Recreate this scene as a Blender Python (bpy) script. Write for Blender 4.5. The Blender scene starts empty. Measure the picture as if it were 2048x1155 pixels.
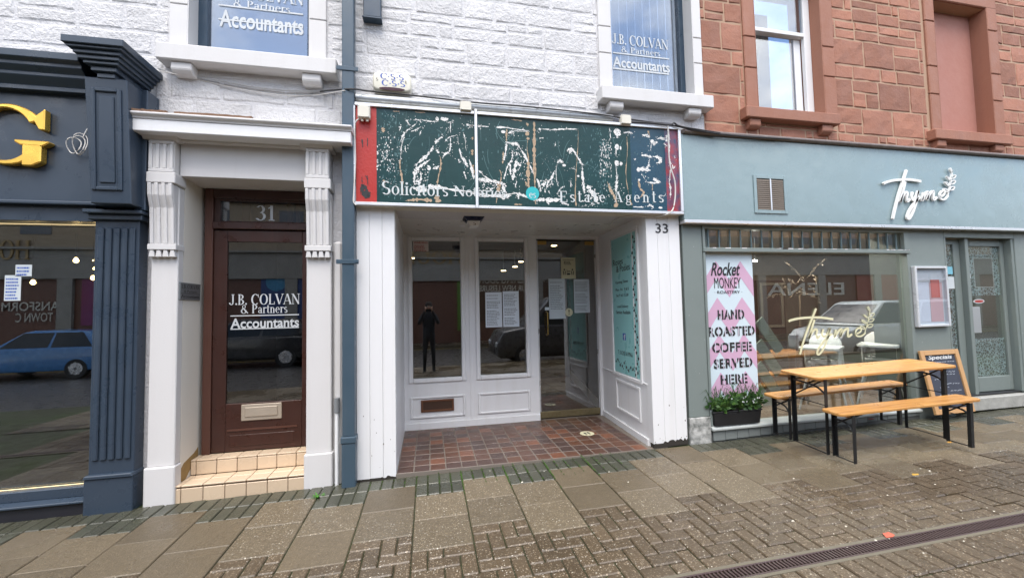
import bpy, bmesh, math, random
from mathutils import Vector, Matrix
R = math.radians
random.seed(7)
S = bpy.context.scene
COL = S.collection

# ------------------------------------------------------------------ camera, sky, sun, exposure
FPX, YAW, TILT, ROLL = 809.7, 0.20389, 0.04832, -0.02121
CAM = Vector((0.0, -3.922, 1.508))
_f = Vector((math.sin(YAW), math.cos(YAW), 0)); _r = Vector((math.cos(YAW), -math.sin(YAW), 0)); _u = Vector((0, 0, 1))
FW = _f * math.cos(TILT) + _u * math.sin(TILT); _u2 = _u * math.cos(TILT) - _f * math.sin(TILT)
RT = _r * math.cos(ROLL) + _u2 * math.sin(ROLL); UP = _u2 * math.cos(ROLL) - _r * math.sin(ROLL)
cd = bpy.data.cameras.new('camera'); cam = bpy.data.objects.new('camera', cd); COL.objects.link(cam)
cd.sensor_width = 36; cd.lens = FPX / 2048 * 36; cd.clip_start = 0.02; cd.clip_end = 500
m = Matrix((RT, UP, -FW)).transposed().to_4x4(); m.translation = CAM; cam.matrix_world = m
S.camera = cam

W = bpy.data.worlds.new('World'); S.world = W; W.use_nodes = True
wn = W.node_tree; wl = wn.links
bg = wn.nodes['Background']; bg.inputs['Strength'].default_value = 0.15
SUN_EL, SUN_AZ = R(62), R(188)          # azimuth measured from +Y towards +X
sky = wn.nodes.new('ShaderNodeTexSky'); sky.sky_type = 'NISHITA'; sky.sun_disc = False
sky.sun_elevation = SUN_EL; sky.sun_rotation = SUN_AZ; sky.air_density = 1.0; sky.dust_density = 1.2; sky.ozone_density = 1.5
tc = wn.nodes.new('ShaderNodeTexCoord'); mp = wn.nodes.new('ShaderNodeMapping'); mp.inputs['Scale'].default_value = (1, 1, 1.6)
nz = wn.nodes.new('ShaderNodeTexNoise'); nz.inputs['Scale'].default_value = 2.6; nz.inputs['Detail'].default_value = 7; nz.inputs['Roughness'].default_value = .58
cr = wn.nodes.new('ShaderNodeValToRGB'); cr.color_ramp.elements[0].position = .43; cr.color_ramp.elements[1].position = .67
mx = wn.nodes.new('ShaderNodeMixRGB'); mx.inputs[2].default_value = (8.9, 8.8, 8.7, 1)
wl.new(tc.outputs['Generated'], mp.inputs['Vector']); wl.new(mp.outputs[0], nz.inputs['Vector']); wl.new(nz.outputs['Fac'], cr.inputs['Fac'])
wl.new(cr.outputs['Color'], mx.inputs[0]); wl.new(sky.outputs[0], mx.inputs[1]); wl.new(mx.outputs[0], bg.inputs['Color'])
sl = bpy.data.lights.new('sun', 'SUN'); sl.energy = 1.5; sl.angle = R(38); sl.color = (1, .94, .86)
so = bpy.data.objects.new('sun', sl); COL.objects.link(so)
sd = Vector((math.sin(SUN_AZ) * math.cos(SUN_EL), math.cos(SUN_AZ) * math.cos(SUN_EL), math.sin(SUN_EL)))
so.rotation_euler = sd.to_track_quat('Z', 'Y').to_euler(); so.location = (0, -4, 12)
S.view_settings.view_transform = 'Standard'; S.view_settings.look = 'None'; S.view_settings.gamma = 1; S.view_settings.use_curve_mapping = False
S.view_settings.exposure = 1.25
S.render.engine = 'CYCLES'; S.cycles.use_denoising = True; S.cycles.max_bounces = 10; S.cycles.transparent_max_bounces = 16
S.cycles.caustics_reflective = False; S.cycles.caustics_refractive = False; S.cycles.sample_clamp_indirect = 6

# ------------------------------------------------------------------ measuring helpers (a pixel of the photograph onto a vertical plane)
def ray(px, py): return RT * ((px - 1024) / FPX) - UP * ((py - 577.5) / FPX) + FW
def at(px, py, Y=0.0):
    d = ray(px, py); return CAM + d * ((Y - CAM.y) / d.y)
def ax(px, py, Y=0.0): return at(px, py, Y).x
def az(px, py, Y=0.0): return at(px, py, Y).z
def atX(px, py, X):
    d = ray(px, py); return CAM + d * ((X - CAM.x) / d.x)
def atZ(px, py, Z):
    d = ray(px, py); return CAM + d * ((Z - CAM.z) / d.z)
GX, GY, G0 = .024, .038, -.0045
def gz(x, y): return GX * x + GY * y + G0
def atG(px, py):
    n = Vector((-GX, -GY, 1)); d = ray(px, py); return CAM + d * ((G0 - n.dot(CAM)) / n.dot(d))

# ------------------------------------------------------------------ materials
MATS = {}
def M(name, col, rough=.5, spec=.5, metal=0, var=0, nz=None, bump=None, dark=None, speck=None, streak=None, coat=0, tint=None, grain=None, torn=None, wet=0):
    """col base; var per-object value; nz (scale, amount, second colour); bump [(scale, strength, detail)]; speck (scale, radius, colour)"""
    if name in MATS: return MATS[name]
    m = bpy.data.materials.new(name); m.use_nodes = True; MATS[name] = m
    n = m.node_tree.nodes; l = m.node_tree.links; b = n['Principled BSDF']
    b.inputs['Roughness'].default_value = rough; b.inputs['Metallic'].default_value = metal
    b.inputs['Specular IOR Level'].default_value = spec
    if coat: b.inputs['Coat Weight'].default_value = coat; b.inputs['Coat Roughness'].default_value = .1
    geo = n.new('ShaderNodeNewGeometry'); pos = geo.outputs['Position']
    rgb = n.new('ShaderNodeRGB'); rgb.outputs[0].default_value = (*col, 1); c = rgb.outputs[0]
    def noise(scale, detail=4, vec=None, rough=.6):
        t = n.new('ShaderNodeTexNoise'); t.inputs['Scale'].default_value = scale; t.inputs['Detail'].default_value = detail; t.inputs['Roughness'].default_value = rough
        l.new(vec or pos, t.inputs['Vector']); return t.outputs['Fac']
    def ramp(fac, a, bb):
        r = n.new('ShaderNodeMapRange'); r.inputs[1].default_value = a; r.inputs[2].default_value = bb; r.clamp = True; l.new(fac, r.inputs[0]); return r.outputs[0]
    def mix(fac, c1, c2, mode='MIX'):
        x = n.new('ShaderNodeMixRGB'); x.blend_type = mode
        if isinstance(fac, (int, float)): x.inputs[0].default_value = fac
        else: l.new(fac, x.inputs[0])
        for i, q in ((1, c1), (2, c2)):
            if isinstance(q, tuple): x.inputs[i].default_value = (*q[:3], 1)
            else: l.new(q, x.inputs[i])
        return x.outputs[0]
    if tint:        # (list of colours) picked by a per-object random number
        oi = n.new('ShaderNodeObjectInfo'); rp = n.new('ShaderNodeValToRGB'); rp.color_ramp.interpolation = 'CONSTANT'
        e = rp.color_ramp.elements; e[0].color = (*tint[0], 1); e[0].position = 0; e[1].color = (*tint[1], 1); e[1].position = 1 / len(tint)
        for i, q in enumerate(tint[2:], 2):
            k = e.new(i / len(tint)); k.color = (*q, 1)
        l.new(oi.outputs['Random'], rp.inputs['Fac']); c = rp.outputs[0]
    if nz:
        for s, amt, c2 in nz: c = mix(ramp(noise(s), .5 - .22 / max(amt, .3), .5 + .22 / max(amt, .3)), c, mix(min(amt, 1), c, c2))
    if streak:      # vertical run marks (scale, amount, colour)
        mpn = n.new('ShaderNodeMapping'); mpn.inputs['Scale'].default_value = (streak[0], streak[0], streak[0] * .06); l.new(pos, mpn.inputs['Vector'])
        c = mix(ramp(noise(1, 5, mpn.outputs[0]), .52, .75), c, mix(streak[1], c, streak[2]))
    if grain:       # (scale vector, amount, colour): stretched noise for wood grain
        gm = n.new('ShaderNodeMapping'); gm.inputs['Scale'].default_value = grain[0]; l.new(pos, gm.inputs['Vector'])
        c = mix(ramp(noise(1, 6, gm.outputs[0]), .46, .66), c, mix(grain[1], c, grain[2]))
    if torn:        # (scale, threshold): ragged film with holes
        t1 = noise(torn[0], 6, None, .7); rr = n.new('ShaderNodeMapRange'); rr.inputs[1].default_value = torn[1]; rr.inputs[2].default_value = torn[1] + .03; l.new(t1, rr.inputs[0]); l.new(rr.outputs[0], b.inputs['Alpha'])
    if speck:
        for s, rad, c2 in speck:
            v = n.new('ShaderNodeTexVoronoi'); v.inputs['Scale'].default_value = s; l.new(pos, v.inputs['Vector'])
            lt = n.new('ShaderNodeMath'); lt.operation = 'LESS_THAN'; l.new(v.outputs['Distance'], lt.inputs[0])
            # radius varies from stone to stone
            sp = n.new('ShaderNodeSeparateColor'); l.new(v.outputs['Color'], sp.inputs[0])
            ml = n.new('ShaderNodeMath'); ml.operation = 'MULTIPLY'; l.new(sp.outputs[0], ml.inputs[0]); ml.inputs[1].default_value = rad; l.new(ml.outputs[0], lt.inputs[1])
            c = mix(lt.outputs[0], c, mix(sp.outputs[1], c2, tuple(q * .55 for q in c2)))
    if var:
        oi = n.new('ShaderNodeObjectInfo'); mr = n.new('ShaderNodeMapRange'); mr.inputs[3].default_value = 1 - var; mr.inputs[4].default_value = 1 + var
        l.new(oi.outputs['Random'], mr.inputs[0])
        cb = n.new('ShaderNodeCombineColor')
        for i in range(3): l.new(mr.outputs[0], cb.inputs[i])
        c = mix(1.0, c, cb.outputs[0], 'MULTIPLY')
    l.new(c, b.inputs['Base Color'])
    rn = ramp(noise(1.1 if wet else 6, 5), .35, .65); mr = n.new('ShaderNodeMapRange'); l.new(rn, mr.inputs[0])
    mr.inputs[3].default_value = max(.02, rough - .1 - wet * .5); mr.inputs[4].default_value = min(1, rough + .1 + wet); l.new(mr.outputs[0], b.inputs['Roughness'])
    if bump:
        prev = None
        for s, st, de in bump:
            bp = n.new('ShaderNodeBump'); bp.inputs['Strength'].default_value = st; bp.inputs['Distance'].default_value = .02 if s < 60 else .006
            l.new(noise(s, de), bp.inputs['Height'])
            if prev: l.new(prev, bp.inputs['Normal'])
            prev = bp.outputs[0]
        l.new(prev, b.inputs['Normal'])
    return m
def glass(name, refl=.16, tint=(.9, .93, .92), wave=.0):
    if name in MATS: return MATS[name]
    m = bpy.data.materials.new(name); m.use_nodes = True; MATS[name] = m
    n = m.node_tree.nodes; l = m.node_tree.links; n.remove(n['Principled BSDF']); out = n['Material Output']
    tr = n.new('ShaderNodeBsdfTransparent'); tr.inputs[0].default_value = (*tint, 1)
    gl = n.new('ShaderNodeBsdfGlossy'); gl.inputs['Roughness'].default_value = .004; gl.inputs['Color'].default_value = (.97, .98, 1, 1)
    fr = n.new('ShaderNodeLayerWeight'); fr.inputs['Blend'].default_value = .5      # same from both sides of the pane
    pw = n.new('ShaderNodeMath'); pw.operation = 'POWER'; pw.inputs[1].default_value = 4.2; l.new(fr.outputs['Facing'], pw.inputs[0])
    ad = n.new('ShaderNodeMath'); ad.operation = 'MULTIPLY_ADD'; ad.use_clamp = True; ad.inputs[1].default_value = .8; ad.inputs[2].default_value = .03 + refl * .6; l.new(pw.outputs[0], ad.inputs[0])
    if wave:
        g = n.new('ShaderNodeNewGeometry'); t = n.new('ShaderNodeTexNoise'); t.inputs['Scale'].default_value = 1.6; t.inputs['Detail'].default_value = 1; l.new(g.outputs['Position'], t.inputs['Vector'])
        bp = n.new('ShaderNodeBump'); bp.inputs['Strength'].default_value = wave; bp.inputs['Distance'].default_value = .02; l.new(t.outputs['Fac'], bp.inputs['Height']); l.new(bp.outputs[0], gl.inputs['Normal'])
    mxs = n.new('ShaderNodeMixShader'); l.new(ad.outputs[0], mxs.inputs[0]); l.new(tr.outputs[0], mxs.inputs[1]); l.new(gl.outputs[0], mxs.inputs[2]); l.new(mxs.outputs[0], out.inputs['Surface'])
    return m
def emit(name, col, s):
    if name in MATS: return MATS[name]
    m = bpy.data.materials.new(name); m.use_nodes = True; MATS[name] = m
    b = m.node_tree.nodes['Principled BSDF']; b.inputs['Base Color'].default_value = (*col, 1); b.inputs['Emission Color'].default_value = (*col, 1); b.inputs['Emission Strength'].default_value = s
    return m

# ------------------------------------------------------------------ object helpers
WL = {}
def wl_of(o):
    v = Vector((0, 0, 0))
    while o is not None: v = v + WL.get(o.name, Vector((0, 0, 0))); o = o.parent
    return v
def tag(o, label=None, cat=None, group=None, kind=None):
    for k, v in (('label', label), ('category', cat), ('group', group), ('kind', kind)):
        if v: o[k] = v
    return o
def thing(name, label, cat, loc=(0, 0, 0), group=None, kind=None):
    o = bpy.data.objects.new(name, None); COL.objects.link(o); o.location = loc; WL[o.name] = Vector(loc); o.empty_display_size = .1
    return tag(o, label, cat, group, kind)
def link(name, me, parent=None, label=None):
    o = bpy.data.objects.new(name, me); COL.objects.link(o)
    if parent: o.parent = parent
    WL[o.name] = Vector((0, 0, 0))
    if label: o['label'] = label
    return o
class MB:
    def __init__(s): s.v = []; s.f = []; s.mi = []; s.st = []
    def add(s, vs, fs, mi=0):
        k = len(s.v); s.st.append((k, len(s.f))); s.v += [Vector(v) for v in vs]; s.f += [tuple(i + k for i in f) for f in fs]; s.mi += [mi] * len(fs); return s
    def box(s, x0, x1, y0, y1, z0, z1, mi=0):
        if x0 > x1: x0, x1 = x1, x0
        if y0 > y1: y0, y1 = y1, y0
        if z0 > z1: z0, z1 = z1, z0
        v = [(x0, y0, z0), (x1, y0, z0), (x1, y1, z0), (x0, y1, z0), (x0, y0, z1), (x1, y0, z1), (x1, y1, z1), (x0, y1, z1)]
        return s.add(v, [(0, 3, 2, 1), (4, 5, 6, 7), (0, 1, 5, 4), (1, 2, 6, 5), (2, 3, 7, 6), (3, 0, 4, 7)], mi)
    def obox(s, c, ex, ey, ez, mi=0):       # oriented box: centre and three half-extent vectors
        c = Vector(c); ex, ey, ez = Vector(ex), Vector(ey), Vector(ez)
        v = [c + ex * a + ey * b + ez * d for d in (-1, 1) for a, b in ((-1, -1), (1, -1), (1, 1), (-1, 1))]
        return s.add(v, [(0, 3, 2, 1), (4, 5, 6, 7), (0, 1, 5, 4), (1, 2, 6, 5), (2, 3, 7, 6), (3, 0, 4, 7)], mi)
    def prism(s, pts, a, b, axis='y', mi=0):
        """polygon pts extruded from a to b along axis. axis y: pts (x,z); x: pts (y,z); z: pts (x,y)"""
        P = {'y': lambda p, t: (p[0], t, p[1]), 'x': lambda p, t: (t, p[0], p[1]), 'z': lambda p, t: (p[0], p[1], t)}[axis]
        n = len(pts); v = [P(p, a) for p in pts] + [P(p, b) for p in pts]
        return s.add(v, [tuple(range(n))[::-1], tuple(range(n, 2 * n))] + [(i, (i + 1) % n, n + (i + 1) % n, n + i) for i in range(n)], mi)
    def tube(s, path, r, n=8, mi=0):
        path = [Vector(p) for p in path]; rings = []
        for i, p in enumerate(path):
            t = (path[min(i + 1, len(path) - 1)] - path[max(i - 1, 0)]).normalized()
            a = t.cross(Vector((0, 0, 1)) if abs(t.z) < .9 else Vector((1, 0, 0))).normalized(); b = t.cross(a)
            rr = r[i] if isinstance(r, (list, tuple)) else r
            rings.append([p + (a * math.cos(2 * math.pi * k / n) + b * math.sin(2 * math.pi * k / n)) * rr for k in range(n)])
        vs = [q for g in rings for q in g]; fs = []
        for i in range(len(path) - 1):
            for k in range(n): fs.append((i * n + k, i * n + (k + 1) % n, (i + 1) * n + (k + 1) % n, (i + 1) * n + k))
        fs += [tuple(range(n))[::-1], tuple(range((len(path) - 1) * n, len(path) * n))]
        return s.add(vs, fs, mi)
    def lathe(s, prof, c=(0, 0, 0), axis='z', n=16, mi=0):
        vs = []; fs = []; c = Vector(c)
        for rr, h in prof:
            for k in range(n):
                a = 2 * math.pi * k / n; x, y = rr * math.cos(a), rr * math.sin(a)
                vs.append(c + Vector({'z': (x, y, h), 'y': (x, h, y), 'x': (h, x, y)}[axis]))
        for i in range(len(prof) - 1):
            for k in range(n): fs.append((i * n + k, i * n + (k + 1) % n, (i + 1) * n + (k + 1) % n, (i + 1) * n + k))
        fs += [tuple(range(n))[::-1], tuple(range((len(prof) - 1) * n, len(prof) * n))]
        return s.add(vs, fs, mi)
    def each(s, name, mats, parent=None, bev=0, smooth=False, seg=1):
        """one object per piece added"""
        out = []
        for i, (kv, kf) in enumerate(s.st):
            ev, ef = s.st[i + 1] if i + 1 < len(s.st) else (len(s.v), len(s.f))
            q = MB(); q.add(s.v[kv:ev], [tuple(a - kv for a in f) for f in s.f[kf:ef]]); out.append(q.build(name, mats, parent, bev, smooth, seg))
        return out
    def build(s, name, mats, parent=None, bev=0, smooth=False, seg=1, label=None):
        me = bpy.data.meshes.new(name); o0 = wl_of(parent) if parent else Vector((0, 0, 0))
        me.from_pydata([v - o0 for v in s.v], [], s.f)
        for q in (mats if isinstance(mats, (list, tuple)) else [mats]): me.materials.append(q)
        for p, k in zip(me.polygons, s.mi): p.material_index = k
        bm = bmesh.new(); bm.from_mesh(me); bmesh.ops.recalc_face_normals(bm, faces=bm.faces)
        if bev:
            es = [e for e in bm.edges if len(e.link_faces) == 2 and e.calc_face_angle(0) > R(25)]
            bmesh.ops.bevel(bm, geom=es, offset=bev, segments=seg, affect='EDGES', profile=.5, clamp_overlap=True)
        if smooth:
            for f in bm.faces: f.smooth = True
            for e in bm.edges:
                if len(e.link_faces) == 2 and e.calc_face_angle(0) > R(38): e.smooth = False
        bm.to_mesh(me); bm.free()
        return link(name, me, parent, label)
def box(name, mat, parent, x0, x1, y0, y1, z0, z1, bev=.004, label=None): return MB().box(x0, x1, y0, y1, z0, z1).build(name, mat, parent, bev, label=label)
def rect_holes(x0, x1, z0, z1, holes):
    """cells of a rectangle left over when hole rectangles (x0,x1,z0,z1) are cut away"""
    xs = sorted({x0, x1, *[min(max(h[i], x0), x1) for h in holes for i in (0, 1)]}); zs = sorted({z0, z1, *[min(max(h[i], z0), z1) for h in holes for i in (2, 3)]})
    out = []
    for a, b in zip(xs, xs[1:]):
        run = None
        for c, d in zip(zs, zs[1:]):
            mx_, mz_ = (a + b) / 2, (c + d) / 2
            if any(h[0] < mx_ < h[1] and h[2] < mz_ < h[3] for h in holes):
                if run: out.append((a, b, *run)); run = None
            else: run = (run[0], d) if run else (c, d)
        if run: out.append((a, b, *run))
    return out
def frame_rect(mb, x0, x1, z0, z1, t, y0, y1, mi=0):
    """mitred-looking picture frame: two full-height stiles, two rails butted between"""
    tl, tr, tb, tt = t if isinstance(t, (tuple, list)) else (t,) * 4
    mb.box(x0, x0 + tl, y0, y1, z0, z1, mi); mb.box(x1 - tr, x1, y0, y1, z0, z1, mi)
    mb.box(x0 + tl, x1 - tr, y0, y1, z0, z0 + tb, mi); mb.box(x0 + tl, x1 - tr, y0, y1, z1 - tt, z1, mi); return mb

# ---- lettering: sans from Blender's built-in font, serif from strokes
def text_mesh(s, extrude=0, bold=0, shear=0, spacing=1.0):
    cu = bpy.data.curves.new('lettering', 'FONT'); cu.body = s; cu.extrude = extrude; cu.offset = bold; cu.shear = shear; cu.space_character = spacing; cu.resolution_u = 3; cu.align_x = 'CENTER'
    ob = bpy.data.objects.new('lettering', cu); COL.objects.link(ob)
    me = bpy.data.meshes.new_from_object(ob); bpy.data.objects.remove(ob); bpy.data.curves.remove(cu); return me
def fit(me, frame, name, mat, parent, depth=0):
    """frame: (origin Vector, x vector, z vector) = lower-left corner, full width, full height in world space"""
    o, xv, zv = [Vector(q) for q in frame]; vs = me.vertices
    x0 = min(v.co.x for v in vs); x1 = max(v.co.x for v in vs); y0 = min(v.co.y for v in vs); y1 = max(v.co.y for v in vs)
    nrm = xv.cross(zv).normalized(); off = wl_of(parent) if parent else Vector((0, 0, 0))
    for v in vs:
        c = v.co.copy(); v.co = o - off + xv * ((c.x - x0) / (x1 - x0)) + zv * ((c.y - y0) / (y1 - y0)) + nrm * c.z
    me.materials.clear(); me.materials.append(mat)
    return link(name, me, parent)
def pframe(b, Y):
    """pixel box (x0, ytop, x1, ybottom; the two y taken at mid width) on plane Y"""
    x0, yt, x1, yb = b; xm = (x0 + x1) / 2; ym = (yt + yb) / 2
    X0, X1, Zt, Zb = ax(x0, ym, Y), ax(x1, ym, Y), az(xm, yt, Y), az(xm, yb, Y)
    return (Vector((X0, Y, Zb)), Vector((X1 - X0, 0, 0)), Vector((0, 0, Zt - Zb)))
def sans(s, frame, mat, parent, name='lettering', extrude=.0006, bold=0, shear=0, spacing=1.0): return fit(text_mesh(s, extrude, bold, shear, spacing), frame, name, mat, parent)
_st = lambda x, w=.16, h=1: [('l', x, 0, x, h, w), ('l', x - .15, .022, x + .15, .022, .045), ('l', x - .15, h - .022, x + .12, h - .022, .045)]
GL = {
 'J': (.6, [('l', .38, .25, .38, 1, .16), ('l', .22, .975, .54, .975, .05), ('e', .22, .22, .24, .22, .14, .07, 180, 360)]), '.': (.26, [('d', .12, .08, .09)]), '·': (.3, [('d', .15, .45, .08)]),
 'B': (.74, _st(.18) + [('e', .26, .75, .34, .25, .16, .05, -90, 90), ('e', .26, .26, .4, .26, .17, .05, -90, 90)]), 'C': (.86, [('e', .46, .5, .43, .52, .18, .06, 48, 312), ('l', .76, .66, .76, .98, .06)]),
 'O': (.94, [('e', .47, .5, .44, .52, .18, .05, 0, 360)]), 'L': (.72, _st(.18) + [('l', .2, .03, .64, .03, .06), ('l', .64, 0, .64, .28, .06)]),
 'V': (.86, [('l', .1, 1, .45, .02, .16), ('l', .8, 1, .47, .02, .06), ('l', -.04, .975, .27, .975, .05), ('l', .66, .975, .92, .975, .05)]),
 'A': (.86, [('l', .08, 0, .4, 1, .06), ('l', .42, 1, .78, 0, .16), ('l', .2, .33, .62, .33, .05), ('l', -.03, .025, .2, .025, .05), ('l', .6, .025, .94, .025, .05)]),
 'N': (.94, [('l', .16, 0, .16, 1, .06), ('l', .16, .98, .78, .02, .16), ('l', .78, 0, .78, 1, .06), ('l', .02, .025, .3, .025, .05), ('l', .0, .975, .2, .975, .05), ('l', .65, .975, .92, .975, .05)]),
 '&': (.95, [('e', .38, .75, .2, .25, .09, .05, 0, 360), ('e', .36, .27, .33, .29, .15, .06, 80, 390), ('l', .26, .62, .86, .02, .12)]), 'P': (.74, _st(.18) + [('e', .26, .72, .4, .28, .17, .05, -90, 90)]),
 'a': (.56, [('l', .4, 0, .4, .5, .13), ('e', .24, .19, .21, .19, .12, .05, 0, 360), ('e', .24, .46, .22, .2, .12, .05, 10, 165), ('l', .4, .02, .54, .02, .04)]),
 'r': (.48, _st(.17, .13, .66) + [('e', .36, .47, .2, .19, .07, .1, 40, 175)]), 't': (.4, [('l', .17, .08, .17, .88, .13), ('l', .02, .64, .36, .64, .05), ('e', .26, .15, .15, .15, .1, .06, 180, 320)]),
 'n': (.66, _st(.16, .13, .66) + [('l', .48, 0, .48, .46, .13), ('e', .33, .44, .215, .22, .13, .07, 0, 150), ('l', .36, .02, .62, .02, .04)]), 'e': (.56, [('e', .28, .33, .26, .34, .13, .05, 0, 315), ('l', .08, .36, .53, .36, .05)]),
 's': (.5, [('e', .24, .49, .2, .17, .12, .07, 35, 275), ('e', .24, .18, .21, .18, .12, .07, -145, 95)]), 'S': (.68, [('e', .33, .74, .28, .27, .15, .07, 35, 275), ('e', .33, .26, .31, .27, .16, .07, -145, 95)]),
 'o': (.6, [('e', .3, .33, .27, .34, .13, .05, 0, 360)]), 'l': (.33, _st(.16, .13, 1)), 'i': (.33, _st(.16, .13, .66) + [('d', .16, .87, .09)]), 'c': (.53, [('e', .28, .33, .26, .34, .13, .05, 48, 312)]),
 'g': (.57, [('e', .27, .42, .22, .24, .11, .05, 0, 360), ('e', .27, -.1, .25, .17, .07, .06, 0, 360), ('l', .12, .2, .16, .06, .08), ('l', .4, .6, .54, .63, .06)]),
 'E': (.76, _st(.18) + [('l', .2, .972, .66, .972, .055), ('l', .2, .028, .69, .028, .055), ('l', .24, .5, .5, .5, .05), ('l', .65, .74, .65, 1, .05), ('l', .68, 0, .68, .27, .05), ('l', .5, .4, .5, .6, .04)]),
 'H': (.98, _st(.18) + _st(.78) + [('l', .24, .5, .72, .5, .06)]), 'U': (.92, [('l', .2, .3, .2, 1, .16), ('l', .74, .3, .74, 1, .06), ('e', .46, .3, .34, .32, .16, .07, 180, 360), ('l', .05, .975, .36, .975, .05), ('l', .6, .975, .88, .975, .05)]),
 'R': (.88, _st(.18) + [('e', .26, .74, .4, .26, .17, .05, -90, 90), ('l', .42, .5, .78, .02, .15), ('l', .7, .025, .92, .025, .05)]),
 '1': (.5, [('l', .26, 0, .26, 1, .15), ('l', .1, .025, .42, .025, .05), ('l', .08, .8, .28, .96, .06)]), '3': (.64, [('e', .28, .75, .25, .25, .14, .05, -80, 150), ('e', .28, .27, .31, .28, .16, .05, -150, 95)]), ' ': (.36, []),
}
def serif_mesh(s, depth=0):
    mb = MB(); x = 0; k = 0
    def quad(a, b, c, d):
        nonlocal k
        z = depth + (k % 7) * .00025
        if depth: mb.add([(*p, 0) for p in (a, b, c, d)] + [(*p, z) for p in (a, b, c, d)], [(3, 2, 1, 0), (4, 5, 6, 7), (0, 1, 5, 4), (1, 2, 6, 5), (2, 3, 7, 6), (3, 0, 4, 7)])
        else: mb.add([(*p, z) for p in (a, b, c, d)], [(0, 1, 2, 3)])
    for ch in s:
        adv, ss = GL[ch]
        for t in ss:
            k += 1
            if t[0] == 'l':
                _, a, b, c, d, w = t; v = Vector((c - a, d - b)).normalized(); n = Vector((-v.y, v.x)) * w / 2
                quad((x + a - n.x, b - n.y), (x + c - n.x, d - n.y), (x + c + n.x, d + n.y), (x + a + n.x, b + n.y))
            else:
                if t[0] == 'd': t = ('e', t[1], t[2], t[3], t[3], t[3], t[3], 0, 360)
                _, cx, cy, rx, ry, wx, wy, a0, a1 = t; n = max(4, int(abs(a1 - a0) / 22))
                pt = lambda a, q: (x + cx + (rx - wx * q) * math.cos(R(a)), cy + (ry - wy * q) * math.sin(R(a)))
                for i in range(n):
                    p, q = a0 + (a1 - a0) * i / n, a0 + (a1 - a0) * (i + 1) / n
                    quad(pt(p, 0), pt(q, 0), pt(q, 1), pt(p, 1))
        x += adv
    me = bpy.data.meshes.new('lettering'); me.from_pydata(mb.v, [], mb.f); return me
def serif(s, frame, mat, parent, name='lettering', depth=0): return fit(serif_mesh(s, depth), frame, name, mat, parent)
def smoothpath(pts, n=6, closed=False):
    pts = [Vector(p) for p in pts]; out = []; N = len(pts)
    for i in range(N - 1):
        p0, p1, p2, p3 = pts[max(i - 1, 0)], pts[i], pts[i + 1], pts[min(i + 2, N - 1)]
        for k in range(n):
            t = k / n; out.append(.5 * ((2 * p1) + (p2 - p0) * t + (2 * p0 - 5 * p1 + 4 * p2 - p3) * t * t + (3 * p1 - p0 - 3 * p2 + p3) * t ** 3))
    out.append(pts[-1]); return out
def ribbon(mb, pts, w, y, up=(0, 0, 1), thick=.0, mi=0):
    """flat stroke in the XZ plane at depth y through (x,z) points; w a width or list of widths"""
    P = [Vector((p[0], p[1])) for p in pts]; L = []; Rr = []
    for i, p in enumerate(P):
        t = (P[min(i + 1, len(P) - 1)] - P[max(i - 1, 0)]); t = t.normalized() if t.length > 1e-9 else Vector((1, 0)); n = Vector((-t.y, t.x)) * ((w[i] if isinstance(w, list) else w) / 2)
        L.append(p + n); Rr.append(p - n)
    n = len(P); v = [(q.x, y, q.y) for q in L] + [(q.x, y, q.y) for q in Rr]; f = [(i, i + 1, n + i + 1, n + i) for i in range(n - 1)]
    if thick:
        v += [(q.x, y - thick, q.y) for q in L] + [(q.x, y - thick, q.y) for q in Rr]; N = 2 * n
        f += [(N + i, N + n + i, N + n + i + 1, N + i + 1) for i in range(n - 1)] + [(i, N + i, N + i + 1, i + 1) for i in range(n - 1)] + [(n + i, n + i + 1, N + n + i + 1, N + n + i) for i in range(n - 1)]
        f += [(0, n, N + n, N), (n - 1, N + n - 1, N + 2 * n - 1, 2 * n - 1)]
    mb.add(v, f, mi)

# ------------------------------------------------------------------ palette
white = M('white_paint', (.76, .765, .775), .45, nz=[(2.5, .25, (.66, .665, .67)), (11, .2, (.68, .68, .67))], bump=[(90, .08, 3), (14, .06, 3)], streak=(9, .25, (.56, .545, .5)))
offwhite = M('offwhite_masonry_paint', (.63, .62, .615), .6, nz=[(3, .25, (.55, .54, .53))], bump=[(70, .12, 4)], streak=(7, .2, (.4, .39, .36)))
cream_wall = M('cream_paint', (.72, .69, .62), .6, nz=[(3, .2, (.55, .52, .45))], bump=[(60, .1, 4)])
stone_white = M('white_painted_stone', (.61, .605, .61), .65, var=.06, nz=[(1.1, .35, (.52, .51, .5)), (5, .3, (.52, .51, .52))], bump=[(34, .75, 3), (62, .75, 3)])
mortar_white = M('white_painted_mortar', (.6, .595, .605), .65, nz=[(4, .25, (.54, .53, .54))], bump=[(40, .6, 4)])
navy = M('slate_blue_paint', (.033, .05, .075), .34, nz=[(2, .2, (.04, .06, .085))], bump=[(120, .04, 3)])
pipeblue = M('blue_grey_pipe_paint', (.042, .075, .105), .4, nz=[(4, .3, (.07, .1, .13))], bump=[(80, .08, 3)], streak=(9, .3, (.1, .12, .14)))
bluewood = M('dark_blue_window_paint', (.02, .045, .075), .35, nz=[(6, .3, (.05, .07, .1))])
gold = M('polished_gold', (.85, .52, .1), .3, metal=.75)
maroon = M('maroon_varnished_wood', (.036, .016, .012), .35, nz=[(14, .4, (.075, .022, .015))], bump=[(60, .08, 3)], streak=(20, .35, (.085, .028, .02)))
brownwood = M('brown_door_frame', (.075, .03, .02), .45, nz=[(12, .4, (.12, .05, .035))], bump=[(60, .1, 3)])
creamtile = M('cream_ceramic_tile', (.6, .475, .34), .3, var=.06, nz=[(7, .35, (.54, .38, .24))], bump=[(40, .04, 3)])
grout = M('dark_grout', (.2, .13, .08), .8, nz=[(20, .4, (.12, .08, .05))])
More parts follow.
